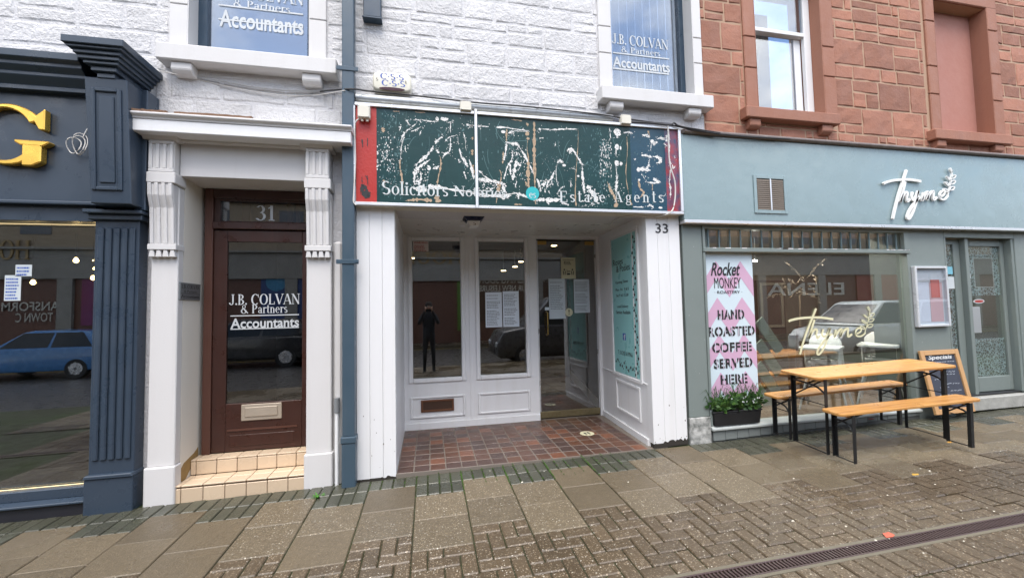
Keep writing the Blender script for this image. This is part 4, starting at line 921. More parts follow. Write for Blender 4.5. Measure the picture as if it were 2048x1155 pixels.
# floor sticker
p = atZ(1174, 866, ZF + .003); t = thing('floor_sticker', 'round cream footprint sticker on the tiled recess floor', 'sticker', p); rr = .085
MB().lathe([(rr, 0), (rr, .0015)], p, 'z', 28).build('disc', M('cream_card', (0, 0, 0)), t)
mb = MB()
for s_ in (-1, 1):
    c = p + Vector((s_ * .022, .006 * s_, .0022)); mb.add([c + Vector((.015 * math.cos(R(a)), .028 * math.sin(R(a)) + .01, 0)) for a in range(0, 360, 40)], [tuple(range(9))]); mb.add([c + Vector((.011 * math.cos(R(a)), .013 * math.sin(R(a)) - .034, 0)) for a in range(0, 360, 40)], [tuple(range(9))])
mb.build('footprint', ink, t)['kind'] = 'stuff'
# alarm sounder under the soffit
p = at(946, 436, .35); t = thing('soffit_alarm', 'small dark blue and white alarm box hanging under the shop recess ceiling', 'alarm', (p.x, .35, ZS))
x0, x1 = ax(926, 436, .35), ax(969, 436, .35); zb = az(946, 452, .35)
MB().add([(x0, .3, ZS), (x1, .3, ZS), (x1, .5, ZS), (x0, .5, ZS), (x0 + .045, .3, zb + .05), (x1 - .05, .3, zb + .05), (x1 - .05, .48, zb + .05), (x0 + .045, .48, zb + .05)], [(0, 3, 2, 1), (4, 5, 6, 7), (0, 1, 5, 4), (1, 2, 6, 5), (2, 3, 7, 6), (3, 0, 4, 7)]).build('casing', M('navy_plastic', (.012, .02, .06), .3), t, .006)
MB().add([(x0 + .0, .302, ZS - .02), (x0 + .043, .302, zb + .05), (x1 - .05, .302, zb + .05), (x1 - .07, .312, zb - .005), (x0 + .07, .312, zb - .005), (x0 + .0, .49, ZS - .02), (x0 + .043, .47, zb + .048), (x1 - .05, .47, zb + .048), (x1 - .07, .46, zb - .005), (x0 + .07, .46, zb - .005)],
         [(1, 2, 3, 4), (6, 9, 8, 7), (1, 6, 7, 2), (2, 7, 8, 3), (3, 8, 9, 4), (4, 9, 6, 1)]).build('lower_cover', wplastic, t, .004)
serif('S', (Vector(((x0 + x1) / 2 - .014, .309, zb + .003)), Vector((.03, 0, 0)), Vector((0, -.004, .038))), ink, t)

# ---- the stripped fascia sign
SY = -.075
sg = thing('stripped_shop_sign', 'old green solicitors and estate agents sign with peeling white letters and red ends', 'sign', (1, SY, 2.5))
paint = M('weathered_green_board', (.008, .042, .042), .3, nz=[(1.6, .7, (.006, .027, .03)), (7, .5, (.014, .062, .06))], streak=(26, .3, (.02, .08, .08)), bump=[(5, .12, 3), (70, .15, 4)], spec=.3)
# right-hand end: blue reflection on the glossy board, put into its colour
reflb = M('weathered_board_blue_reflection', (.01, .05, .09), .3, nz=[(2.6, .6, (.008, .038, .05)), (9, .4, (.015, .08, .13))], streak=(24, .3, (.01, .04, .06)), bump=[(70, .15, 4)], spec=.4)
redp = M('faded_red_board', (.42, .022, .014), .4, nz=[(3, .3, (.34, .02, .015))], bump=[(50, .15, 4)], streak=(10, .2, (.3, .03, .03)))
redp2 = M('patchy_red_board', (.34, .03, .035), .4, nz=[(9, 1.2, (.03, .06, .13))], bump=[(50, .15, 4)])
zT, zB = 3.398, 2.505; xm = .463; xl, xr = -.64, 2.69
MB().box(xl, xr, SY + .012, .078, zB - .03, zT + .02).build('sign_box', plastic, sg)
MB().box(xl + .005, -.455, SY - .0, SY + .011, zB, zT).build('red_end_panel', redp, sg)
MB().box(-.4545, xm, SY - .001, SY + .011, zB, zT).build('green_panel', paint, sg); MB().box(xm, 2.10, SY - .001, SY + .011, zB, zT).build('green_panel', paint, sg)
MB().box(2.1005, 2.505, SY - .001, SY + .011, zB, zT).build('blue_reflection_panel', reflb, sg); MB().box(2.5055, xr - .03, SY, SY + .011, zB, zT).build('red_end_panel', redp2, sg)
fm = MB(); FY = SY - .022
fm.box(xl - .005, xm - .009, FY, SY + .012, zT - .0, zT + .03).box(xl - .005, xm - .009, FY, SY + .012, zB - .03, zB).box(xl - .018, xl, FY, SY + .012, zB, zT)
fm.box(xm - .008, xm + .018, FY - .006, SY + .012, zB - .03, zT + .05).box(xm + .0185, xr, FY, SY + .012, zT, zT + .03).box(xm + .0185, xr, FY, SY + .012, zB - .03, zB).box(xr - .03, xr + .0, FY - .001, SY + .012, zB + .0005, zT - .0005)
fm.each('frame_rail', alu, sg, .004)
za = lambda x, y: (700 + x / 5.25, 200 + y / 5.25); zb2 = lambda x, y: (940 + x / 5.774, 220 + y / 5.774); zc2 = lambda x, y: (1140 + x / 5.775, 230 + y / 5.775)
fl_w, fl_t = MB(), MB(); frnd = random.Random(21); lay_i = [0]
dark_patch = MB()
def flake(conv, pts, w, mb=None, jag=.7, ragged=True):
    """a strip where the old lettering's film is left, ragged along both edges; w in zoom pixels"""
    mb = mb or fl_w; sc = 1.0 / 5.6
    P = [at(*conv(*p), SY) for p in pts]; P2 = smoothpath([(p.x, p.z, 0) for p in P], 8)
    n = len(P2); base = w if isinstance(w, (list, tuple)) else [w] * len(pts); ws = []
    px = 3.9 / FPX * sc * 1.05
    for i in range(n):
        t = i / (n - 1) * (len(base) - 1); k = min(int(t), len(base) - 2) if len(base) > 1 else 0
        b = base[k] + (base[min(k + 1, len(base) - 1)] - base[k]) * (t - k); ws.append(max(.0008, b * px * (.66 if mb is fl_w else .7) * min(1, .35 + 4 * min(i, n - 1 - i) / n) * (1 + (frnd.uniform(-jag, jag) if ragged else 0))))
    if mb is fl_w and ragged:
        for p in P2[::2]:
            for _ in range(1):
                r_ = frnd.uniform(.0018, .0055); a = frnd.random() * 6.3; d_ = abs(frnd.gauss(0, .02)) + .004; x_, z_ = p.x + d_ * math.cos(a), p.y + d_ * math.sin(a)
                if zB + .01 < z_ < zT - .01: mb.add([(x_ + r_ * math.cos(q) * frnd.uniform(.4, 1.6), SY - .0016, z_ + r_ * math.sin(q) * frnd.uniform(.4, 1.6)) for q in (0, 1.3, 2.5, 3.8, 5.1)], [(0, 1, 2, 3, 4)])
    lay_i[0] += 1; ribbon(mb, [(p.x + frnd.uniform(-.0022, .0022), p.y + frnd.uniform(-.0022, .0022)) for p in P2], ws, SY - .0018 - (lay_i[0] % 9) * .00012)
def blob(conv, x, y, rx, ry, mb=None, n=11):
    mb = mb or fl_w; c = at(*conv(x, y), SY); px = 3.9 / FPX / 5.6; lay_i[0] += 1; Y = SY - .0018 - (lay_i[0] % 9) * .00012
    mb.add([(c.x + rx * px * math.cos(2 * math.pi * i / n) * frnd.uniform(.75, 1.15), Y, c.z + ry * px * math.sin(2 * math.pi * i / n) * frnd.uniform(.75, 1.15)) for i in range(n)], [tuple(range(n))])
def spatter(conv, x0, y0, x1, y1, n, s=6, mb=None, el=1.0):
    for _ in range(n): blob(conv, frnd.uniform(x0, x1), frnd.uniform(y0, y1), frnd.uniform(.3, 1) * s, frnd.uniform(.3, 1) * s * el, mb, 6)
F = flake
# left panel: torn outlines of old capitals
F(za, [(530, 440), (570, 350), (640, 290), (700, 245)], [8, 22, 14, 8]); F(za, [(640, 330), (700, 310), (745, 280)], [16, 14, 4]); F(za, [(590, 210), (610, 240), (625, 270)], [30, 14, 4]); F(za, [(670, 215), (720, 210), (740, 225)], [12, 16, 12])
F(za, [(755, 210), (830, 225), (915, 230)], [16, 26, 14]); blob(za, 990, 200, 48, 22); blob(za, 915, 200, 18, 28); F(za, [(530, 540), (545, 470), (575, 360)], [16, 9, 9]); F(za, [(530, 620), (535, 560), (540, 500)], [9, 8, 5])
F(za, [(525, 620), (528, 720), (545, 830), (555, 1000)], [22, 16, 30, 16], fl_t); F(za, [(740, 330), (740, 360)], [18, 10]); F(za, [(580, 480), (580, 540)], [16, 10]); F(za, [(895, 450), (930, 415), (975, 380)], [44, 26, 5])
F(za, [(875, 480), (850, 530), (790, 600), (670, 695)], [18, 26, 38, 8]); F(za, [(835, 630), (760, 680), (690, 740), (680, 800)], [14, 50, 60, 26]); F(za, [(680, 780), (675, 860), (690, 890)], [20, 26, 10]); F(za, [(740, 750), (745, 830), (720, 870)], [26, 22, 40])
F(za, [(690, 850), (740, 855)], [36, 30]); spatter(za, 670, 680, 830, 890, 40, 9); F(za, [(870, 720), (910, 710), (935, 690)], [24, 46, 10]); blob(za, 830, 715, 20, 30)
F(za, [(1055, 240), (1055, 350)], [10, 10]); F(za, [(1035, 235), (1080, 232)], [12, 6]); F(za, [(1000, 430), (1050, 390), (1130, 370)], [24, 10, 8]); F(za, [(1130, 370), (1140, 470)], [6, 8]); F(za, [(1055, 395), (1055, 490), (1040, 550)], [14, 20, 12]); F(za, [(910, 520), (930, 560)], [26, 26]); F(za, [(975, 600), (1010, 560), (1040, 550)], [18, 28, 10])
F(za, [(1150, 510), (1170, 590), (1240, 700)], [24, 26, 24]); F(za, [(1185, 600), (1225, 680), (1240, 700)], [40, 40, 10]); F(za, [(1140, 620), (1150, 660)], [24, 24]); F(za, [(1195, 750), (1220, 830)], [30, 22]); F(za, [(1190, 340), (1210, 430), (1215, 520)], [20, 8, 5]); F(za, [(1220, 255), (1260, 270), (1300, 265)], [28, 26, 10]); F(za, [(1250, 620), (1280, 740), (1300, 830)], [14, 36, 30]); F(za, [(520, 320), (535, 270)], [16, 10])
F(za, [(945, 590), (955, 680), (920, 850), (920, 900), (915, 960)], [6, 24, 24, 12, 12], fl_t); F(za, [(900, 1000), (930, 1075)], [36, 80], fl_t); F(za, [(580, 1060), (700, 1045), (860, 1055)], [10, 50, 60], fl_t); F(za, [(1285, 390), (1285, 420)], [30, 30], fl_t); F(za, [(1282, 520), (1285, 580)], [30, 34], fl_t); F(za, [(1290, 680), (1295, 780)], [34, 26], fl_t); F(za, [(345, 290), (350, 340)], [36, 36], fl_t); F(za, [(350, 840), (375, 870)], [20, 26], fl_t)
blob(za, 745, 935, 68, 42); F(za, [(650, 920), (750, 940), (810, 930)], [20, 50, 20]); blob(za, 850, 910, 40, 30); blob(za, 920, 915, 48, 28); F(za, [(820, 905), (960, 920), (1100, 945), (1240, 960), (1310, 975)], [16, 30, 30, 26, 10]); spatter(za, 280, 380, 470, 750, 80, 8, None, 1.6); spatter(za, 270, 130, 520, 900, 60, 5); spatter(za, 880, 160, 1280, 600, 40, 6); F(za, [(450, 120), (520, 122)], [10, 14], fl_t); F(za, [(680, 128), (790, 132)], [10, 12], fl_t)
# middle
F(zb2, [(0, 180), (100, 185), (220, 195)], [30, 26, 8]); F(zb2, [(300, 200), (420, 205), (540, 225), (685, 240)], [34, 22, 14, 10]); F(zb2, [(500, 240), (600, 250), (685, 240)], [6, 8, 6]); blob(zb2, 385, 252, 28, 20); F(zb2, [(440, 270), (490, 255), (505, 285)], [14, 44, 10])
F(zb2, [(425, 220), (420, 300), (418, 360)], [20, 24, 22], fl_t); F(zb2, [(410, 370), (480, 390), (540, 395), (580, 440)], [26, 40, 34, 8]); F(zb2, [(420, 385), (410, 480), (390, 580)], [20, 22, 30]); F(zb2, [(385, 480), (385, 550), (375, 620)], [30, 22, 20], fl_t); F(zb2, [(590, 460), (640, 540), (680, 620), (735, 740)], [14, 30, 28, 16])
F(zb2, [(495, 470), (480, 570), (430, 660), (390, 800)], [12, 22, 26, 40]); F(zb2, [(535, 570), (515, 680), (490, 810)], [22, 50, 50]); F(zb2, [(520, 590), (590, 650)], [30, 40]); F(zb2, [(540, 490), (540, 525)], [30, 20]); F(zb2, [(460, 620), (470, 750)], [26, 24]); F(zb2, [(340, 690), (360, 740), (350, 830), (330, 950)], [10, 12, 14, 30], fl_t)
F(zb2, [(660, 150), (665, 190)], [36, 10], fl_t); blob(zb2, 660, 275, 24, 28, fl_t); blob(zb2, 668, 330, 18, 18, fl_t); F(zb2, [(665, 345), (660, 470), (675, 560), (670, 700), (675, 830), (685, 940)], [12, 8, 26, 46, 34, 28], fl_t); F(zb2, [(635, 825), (670, 880)], [10, 50], fl_t); F(zb2, [(740, 135), (742, 300), (740, 500), (745, 700), (750, 900), (755, 1090)], [56, 36, 40, 40, 34, 22], fl_t)
F(zb2, [(0, 590), (30, 720), (50, 800)], [20, 40, 26]); F(zb2, [(100, 700), (150, 745)], [26, 20]); F(zb2, [(90, 800), (200, 815), (300, 830), (410, 860)], [50, 60, 36, 40]); F(zb2, [(160, 760), (260, 830)], [14, 30]); F(zb2, [(320, 850), (330, 950)], [40, 40], fl_t); F(zb2, [(370, 840), (400, 960)], [50, 30]); spatter(zb2, 90, 830, 420, 960, 50, 12)
F(zb2, [(0, 950), (100, 970), (250, 990), (380, 985), (520, 960)], [30, 40, 34, 30, 18]); F(zb2, [(240, 975), (380, 1010), (480, 985)], [30, 50, 8]); F(zb2, [(500, 950), (580, 975), (680, 1010), (760, 1050)], [10, 40, 36, 30]); F(zb2, [(555, 960), (560, 1030)], [36, 12]); F(zb2, [(540, 820), (520, 895)], [12, 18]); F(zb2, [(310, 1010), (300, 1080)], [12, 8], fl_t)
F(zb2, [(790, 220), (820, 225)], [40, 16]); F(zb2, [(820, 220), (960, 228), (1100, 222), (1245, 222)], [10, 26, 18, 16]); F(zb2, [(1250, 230), (1245, 420), (1225, 700), (1215, 960), (1225, 1110)], [8, 9, 9, 10, 22], fl_t); F(zb2, [(800, 322), (845, 325)], [14, 24]); F(zb2, [(985, 370), (985, 420)], [10, 10]); F(zb2, [(1120, 470), (1160, 450), (1200, 480), (1250, 560), (1310, 640)], [24, 50, 14, 24, 18]); F(zb2, [(1160, 470), (1150, 500)], [40, 20])
F(zb2, [(1005, 610), (1040, 590), (1080, 605)], [14, 50, 24]); blob(zb2, 1085, 640, 24, 18); F(zb2, [(995, 630), (995, 780), (1020, 880)], [9, 9, 10]); F(zb2, [(970, 710), (940, 790), (900, 830), (880, 920)], [10, 44, 24, 14]); F(zb2, [(1285, 700), (1305, 820), (1320, 960)], [28, 36, 22]); F(zb2, [(770, 790), (800, 860), (820, 930)], [18, 26, 10]); F(zb2, [(820, 860), (870, 850)], [30, 40]); spatter(zb2, 790, 800, 960, 960, 40, 10, None, 1.6); F(zb2, [(1165, 810), (1160, 890)], [10, 16]); F(zb2, [(1000, 970), (1040, 920), (1075, 880)], [10, 14, 14])
F(zb2, [(760, 1040), (850, 1035), (950, 1040), (1060, 1030)], [50, 60, 50, 40]); F(zb2, [(880, 1040), (910, 1090)], [30, 30]); F(zb2, [(1050, 1060), (1140, 1100)], [40, 24]); F(zb2, [(510, 1090), (600, 1090)], [20, 26], fl_t); spatter(zb2, 450, 420, 650, 900, 50, 7, None, 2); F(zb2, [(480, 110), (600, 128)], [14, 18], fl_t); F(zb2, [(1170, 675), (1215, 675)], [6, 8]); spatter(zb2, 780, 380, 1320, 800, 26, 5)
# right
F(zc2, [(10, 420), (30, 400), (90, 490), (140, 590)], [60, 20, 22, 18]); F(zc2, [(140, 590), (150, 760), (170, 890)], [22, 36, 22]); blob(zc2, 95, 705, 16, 14); F(zc2, [(190, 830), (240, 840)], [50, 40]); F(zc2, [(215, 860), (280, 920), (310, 1000)], [50, 80, 60]); spatter(zc2, 200, 850, 340, 1050, 40, 12); spatter(zc2, 340, 280, 480, 720, 130, 7, None, 2.2); F(zc2, [(455, 150), (470, 270)], [16, 10])
blob(zc2, 545, 205, 52, 52); F(zc2, [(540, 240), (545, 265)], [50, 16]); F(zc2, [(620, 210), (670, 200), (730, 215)], [22, 40, 8]); blob(zc2, 540, 370, 30, 36); blob(zc2, 582, 380, 14, 24); F(zc2, [(530, 390), (528, 480)], [26, 8]); blob(zc2, 540, 555, 32, 40); blob(zc2, 588, 562, 20, 24); F(zc2, [(530, 580), (540, 720)], [20, 8]); F(zc2, [(545, 700), (535, 800), (530, 905)], [24, 42, 16]); F(zc2, [(655, 250), (662, 400), (645, 700), (680, 920)], [16, 12, 11, 8], fl_t)
F(zc2, [(830, 232), (890, 240), (920, 260)], [16, 50, 20]); F(zc2, [(900, 180), (920, 240)], [22, 24], fl_t); F(zc2, [(930, 290), (960, 320), (980, 350)], [40, 70, 30]); F(zc2, [(985, 320), (1010, 310)], [40, 20]); F(zc2, [(935, 345), (932, 420)], [14, 5]); F(zc2, [(1000, 280), (1060, 265), (1090, 290)], [12, 50, 30]); F(zc2, [(1115, 230), (1110, 310)], [30, 36]); F(zc2, [(1080, 330), (1120, 360)], [14, 30]); F(zc2, [(1140, 150), (1150, 380), (1140, 440), (1160, 600), (1145, 780)], [10, 14, 12, 30, 16]); F(zc2, [(1145, 770), (1160, 860), (1155, 960)], [14, 32, 20])
F(zc2, [(820, 470), (870, 465), (940, 490)], [10, 44, 34]); F(zc2, [(950, 480), (1020, 490), (1040, 540), (990, 560)], [24, 50, 50, 14]); F(zc2, [(1050, 490), (1060, 540)], [16, 14]); F(zc2, [(770, 640), (830, 625), (930, 640)], [44, 70, 40]); F(zc2, [(880, 620), (910, 580), (925, 600)], [30, 30, 14]); F(zc2, [(920, 500), (905, 575)], [6, 14]); F(zc2, [(820, 670), (870, 750)], [5, 8]); F(zc2, [(865, 770), (950, 785), (1030, 780)], [16, 24, 50]); F(zc2, [(960, 730), (1000, 760), (1045, 775)], [30, 60, 14]); F(zc2, [(745, 520), (760, 505)], [14, 20])
blob(zc2, 797, 750, 18, 14); F(zc2, [(790, 760), (810, 850), (850, 900), (790, 970)], [40, 22, 40, 14], fl_t); F(zc2, [(950, 800), (950, 870)], [16, 16], fl_t); F(zc2, [(430, 770), (470, 870), (520, 960), (540, 1060)], [12, 36, 40, 70], fl_t); F(zc2, [(690, 970), (710, 1040)], [16, 30], fl_t); F(zc2, [(895, 1060), (930, 1040), (965, 1075)], [14, 40, 12]); F(zc2, [(730, 1060), (850, 1065)], [12, 20]); blob(zc2, 1045, 1070, 30, 14); blob(zc2, 525, 1045, 34, 24, fl_t)
F(zc2, [(1180, 570), (1190, 620), (1215, 590)], [14, 20, 22]); F(zc2, [(1200, 500), (1220, 490)], [6, 5]); F(zc2, [(1075, 940), (1105, 920)], [10, 8]); F(zc2, [(125, 995), (180, 990)], [10, 14]); F(zc2, [(60, 920), (70, 1050)], [30, 16], fl_t); spatter(zc2, 380, 780, 640, 1000, 40, 8); spatter(zc2, 100, 1030, 330, 1060, 24, 6)
scr_ = MB(); srn = random.Random(77)
for k in range(60):
    x = srn.uniform(-.42, 2.05); z = srn.uniform(zB + .05, zT - .05); L_ = srn.uniform(.05, .3); a_ = srn.gauss(1.5, .5); bend = srn.uniform(-.9, .9); pts = [(x, z)]
    for i in range(5):
        a_ += bend * .25; x += math.cos(a_) * L_ / 5; z += math.sin(a_) * L_ / 5
        if not (-.45 < x < 2.45 and zB + .01 < z < zT - .01): break
        pts.append((x, z))
    if len(pts) > 2: ribbon(scr_, pts, srn.uniform(.002, .005), SY - .0014 - (k % 5) * .00005)
for k in range(420):
    x = srn.gauss(-.32, .07) if k % 3 == 0 else (srn.gauss(1.75, .07) if k % 3 == 1 else srn.uniform(-.4, 2.4)); z = srn.uniform(zB + .04, zT - .04); h_ = srn.uniform(.006, .03); w_ = srn.uniform(.002, .007)
    if -.45 < x < 2.48: scr_.add([(x - w_, SY - .0015, z), (x + w_ * .4, SY - .0015, z - h_ * .4), (x + w_, SY - .0015, z + h_ * .3), (x, SY - .0015, z + h_)], [(0, 1, 2, 3)])
q = scr_.build('scraped_paint', M('scraped_teal', (.07, .16, .165), .5, torn=(70, .36)), sg); q['kind'] = 'stuff'
q = fl_w.build('white_paint_flakes', M('old_white_film', (.78, .78, .76), .5, nz=[(14, .3, (.5, .48, .44))], torn=(110, .41)), sg); q['kind'] = 'stuff'
q = fl_t.build('tan_bare_patches', M('bare_tan_board', (.46, .34, .23), .7, nz=[(12, .4, (.3, .21, .14))], torn=(60, .38)), sg); q['kind'] = 'stuff'
dk = MB()
for (pts, w) in (([(110, 990), (130, 890), (170, 940), (200, 1000), (160, 1030)], [20, 30, 60, 30, 60]), ([(130, 880), (125, 800)], [14, 6]), ([(190, 900), (180, 790)], [14, 10]), ([(160, 790), (185, 830)], [10, 14]), ([(125, 410), (135, 500)], [20, 10]), ([(185, 400), (185, 490)], [10, 8])): F(za, pts, w, dk)
blob(za, 165, 985, 45, 45, dk); blob(za, 130, 930, 20, 40, dk); q = dk.build('dark_chipped_patches', M('dark_undercoat', (.02, .02, .022), .6), sg); q['kind'] = 'stuff'
signwhite = M('aged_white_lettering', (.62, .66, .66), .5, nz=[(22, .5, (.45, .5, .5))])
ys_ = SY - .0045
serif('Solicitors', pframe((764, 364, 896, 391), ys_), signwhite, sg); serif('Notaries', pframe((907, 373, 1013, 394), ys_), signwhite, sg)
def spaced(s, px0, px1, y0, y1, slope):
    adv = [GL[c][0] + .22 for c in s]; tot = sum(adv) - .22; x = 0
    for c, a in zip(s, adv):
        w = a - .22
        if c != ' ':
            xa = px0 + (px1 - px0) * x / tot; xb = px0 + (px1 - px0) * (x + w * .94) / tot; h = 1 if c in 'EAtl' else .68; dsc = .27 if c == 'g' else 0; yb_ = y1 + slope * (xa - px0); yt = yb_ - (y1 - y0) * h
            serif(c, pframe((xa, yt, xb, yb_ + dsc * (y1 - y0)), ys_), signwhite, sg)
        x += a
spaced('Estate Agents', 1119, 1328, 382, 404, .004)
p = at(1065, 387, SY); MB().lathe([(.068, -.004), (.068, -.0012)], (p.x, SY, p.z), 'y', 26).build('emblem_disc', M('turquoise_vinyl', (.02, .42, .45), .4), sg)
serif('es', (Vector((p.x - .035, SY - .0044, p.z - .045)), Vector((.07, 0, 0)), Vector((0, 0, .05))), signwhite, sg)

# ---- light trough above the sign, junction boxes, cables, alarm
tr = thing('light_trough', 'grey tubular light trough running along the top of the peeling sign', 'light', (.7, 0, 3.5))
tubes = ((-.642, 3.535, .40, 3.52), (.415, 3.50, 1.93, 3.478))
for i, (xa, z_a, xb, z_b) in enumerate(tubes): MB().tube([(xa, -.01, 3.51), (xb, -.01, 3.47)] if False else [(xa, -.02, 3.50), ((xa + xb) / 2, -.02, 3.498), (xb, -.02, 3.495)], .042, 12).build('tube', zinc, tr, smooth=True)
MB().box(1.93, 2.66, -.02, .07, 3.45, 3.505).build('dark_cover', M('dark_cover', (.06, .06, .075), .4), tr, .004)
for x in (.41, 1.1): MB().tube([(x - .012, -.02, 3.4985), (x + .012, -.02, 3.4985)], .046, 12).build('coupling', zinc, tr, smooth=True)
def jbox(px0, py0, px1, py1, Y, lab):
    o_, xv, zv = pframe((px0, py0, px1, py1), Y); t = thing('junction_box', lab, 'junction box', o_, 'junction boxes along the sign')
    MB().box(o_.x, o_.x + xv.x, Y, Y + .05, o_.z, o_.z + zv.z).build('base', plastic, t, .006); MB().box(o_.x + .003, o_.x + xv.x - .003, Y - .016, Y - .0005, o_.z + .003, o_.z + zv.z - .003).build('lid', plastic, t, .005)
    for u in (.1, .9):
        for v in (.1, .9): MB().lathe([(.004, Y - .018), (.004, Y - .015)], (o_.x + xv.x * u, 0, o_.z + zv.z * v), 'y', 6).build('screw', zinc, t)
    return t, o_, xv, zv
t, o_, xv, zv = jbox(715, 211, 740, 236, SY - .055, 'cream junction box on the red left end of the sign')
for u in (.35, .75): MB().tube([(o_.x + xv.x * u, SY - .035, o_.z), (o_.x + xv.x * u, SY - .035, o_.z - .022)], .012, 8).build('gland', plastic, t, smooth=True)
jbox(920, 203, 943, 222, -.11, 'cream junction box on the light trough above the joint of the sign'); jbox(1242, 230, 1262, 249, -.11, 'cream junction box at the right end of the light trough')
def cab(name, lab, pts, r, mat, n=5):
    P = smoothpath([at(a, b, Y) if len(q) == 3 else Vector(q) for q in pts for (a, b, Y) in [q[:3]]], n); t = thing(name, lab, 'cable', P[0]); MB().tube(P, r, 6).build('sheath', mat, t, smooth=True)
cab('sign_cable', 'thin white cable running down the red left edge of the sign', [(722, 236, SY - .04), (712, 243, SY - .04), (709, 260, SY - .03), (711, 320, SY - .03), (708, 380, SY - .03), (707, 402, SY - .03), (712, 410, SY - .03)], .006, clearw)
cab('sign_cable', 'thin white cable hanging down the right red end of the sign', [(1336, 252, SY - .06), (1337, 290, SY - .04), (1340, 330, SY - .035), (1350, 365, SY - .035), (1349, 405, SY - .035), (1340, 425, SY - .04), (1310, 433, -.03), (1260, 432, .0), (1230, 440, .3), (1205, 465, 1.2)], .007, clearw)
cab('fascia_cable', 'black cable sagging along the wall above the light trough', [(640, 183, .05), (700, 178, -.115), (735, 182, -.05), (800, 188, -.02), (880, 197, -.07), (960, 206, -.07), (1040, 212, -.07), (1120, 220, -.07), (1200, 229, -.07), (1270, 240, -.1), (1330, 248, -.1), (1400, 262, -.14), (1480, 272, -.14), (1580, 278, -.12)], .0075, cable)
cab('fascia_cable', 'second black cable looping over the right end of the sign', [(1250, 244, -.1), (1300, 246, -.11), (1338, 250, -.12), (1348, 246, -.12), (1358, 252, -.12), (1390, 258, -.14), (1440, 266, -.14)], .009, cable)
cab('wall_cable', 'grey cable bundle swagged under the left upstairs window sill', [(318, 138, -.1), (360, 150, .06), (430, 160, .05), (520, 176, .05), (600, 182, .05), (683, 180, .04)], .007, M('grey_cable', (.38, .38, .38), .6))
cab('wall_cable', 'thin pale wire sagging lowest across the white wall above the doorway', [(322, 142, -.1), (380, 155, .06), (470, 176, .055), (560, 190, .055), (630, 190, .055), (690, 181, -.112)], .004, clearw)
cab('wall_cable', 'pale wire looping off the trough below the white stone wall', [(905, 198, -.02), (925, 194, .05), (945, 198, .05), (962, 207, -.03)], .004, clearw)
A0, A1 = at(746, 143, -.02), at(823, 190, -.02)
al = thing('burglar_alarm', 'cream oval burglar alarm box lettered CSS in blue on the white wall', 'alarm', (-.32, .03, 3.6))
cx_, cz_ = -.316, 3.683
w2, h2_ = .178, .093; prof = [(w2 * math.copysign(abs(math.cos(R(a))) ** .35, math.cos(R(a))), h2_ * math.copysign(abs(math.sin(R(a))) ** .45, math.sin(R(a)))) for a in range(0, 360, 15)]
am = M('cream_alarm_plastic', (.72, .69, .58), .3)
MB().prism([(cx_ + x, cz_ + z) for x, z in prof], -.03, .078).build('casing', am, al, .02, True, 3)
MB().prism([(cx_ + .118 * math.cos(R(a)), cz_ - .072 + .016 * math.sin(R(a))) for a in range(0, 360, 20)], -.034, -.0295).build('strobe_lens', M('dark_red_lens', (.05, .008, .006), .15), al, .001)
for k in (0, 1): serif('C·S·S', (Vector((cx_ - .108 + .012 * k, -.0315, cz_ + .018 - .064 * k)), Vector((.216, 0, 0)), Vector((0, 0, .06))), bluink, al)
serif('S', (Vector((cx_ - .145, -.0315, cz_ - .005)), Vector((.018, 0, 0)), Vector((0, 0, .03))), ink, al); serif('R', (Vector((cx_ + .118, -.0315, cz_ - .012)), Vector((.02, 0, 0)), Vector((0, 0, .03))), ink, al)

# ================================================================== CAFE
cf = thing('cafe_shopfront', 'grey-green cafe shopfront with a pale teal fascia and white script name', 'shopfront', (5.3, 0, .05))
FYc = -.08
fa = MB().box(2.70, 12.5, FYc, .078, 2.425, 3.36).build('fascia_panel', teal, cf, .004)
MB().box(2.699, 12.5, FYc - .012, .078, 2.385, 2.424).build('fascia_trim', alu, cf, .006)
gutm = M('brown_grey_gutter', (.13, .1, .09), .5, nz=[(8, .5, (.28, .25, .23))], streak=(12, .4, (.3, .27, .25)))
prof = [(FYc - .03, 3.362), (FYc - .045, 3.375), (FYc - .045, 3.392), (FYc - .02, 3.41), (.0, 3.43), (.078, 3.44), (.078, 3.362)]
for a, b in ((2.72, 4.9), (4.905, 7.0), (7.005, 9.6), (9.605, 12.5)): MB().prism(prof, a, b, 'x').build('capping', gutm, cf, .004)
o_, xv, zv = pframe((1508, 351, 1574, 427), FYc - .006); vm = MB(); frame_rect(vm, o_.x, o_.x + xv.x, o_.z, o_.z + zv.z, .04, FYc - .012, FYc - .0005)
vt = vm.build('vent_frame', teal, cf, .003); MB().box(o_.x + .04, o_.x + xv.x - .04, FYc - .003, FYc - .001, o_.z + .04, o_.z + zv.z - .04).build('vent_back', M('vent_dark', (.03, .028, .024), .8), cf)
sl_ = MB(); nsl = 15; slm = M('vent_slat', (.16, .13, .1), .6)
for h in (0, 1):
    xa = o_.x + .043 + h * (xv.x - .08) / 2; xb = xa + (xv.x - .09) / 2 - .006
    for i in range(nsl):
        z = o_.z + .045 + i * (zv.z - .09) / nsl; sl_.add([(xa, FYc - .011, z), (xb, FYc - .011, z), (xb, FYc - .004, z + .02), (xa, FYc - .004, z + .02), (xa, FYc - .0105, z - .003), (xb, FYc - .0105, z - .003), (xb, FYc - .0035, z + .017), (xa, FYc - .0035, z + .017)], [(0, 1, 2, 3), (7, 6, 5, 4), (0, 4, 5, 1), (3, 2, 6, 7)])
sl_.each('vent_slat', slm, cf); MB().box(o_.x + xv.x / 2 - .008, o_.x + xv.x / 2 + .008, FYc - .014, FYc - .0015, o_.z + .04, o_.z + zv.z - .04).build('vent_mullion', alu, cf)
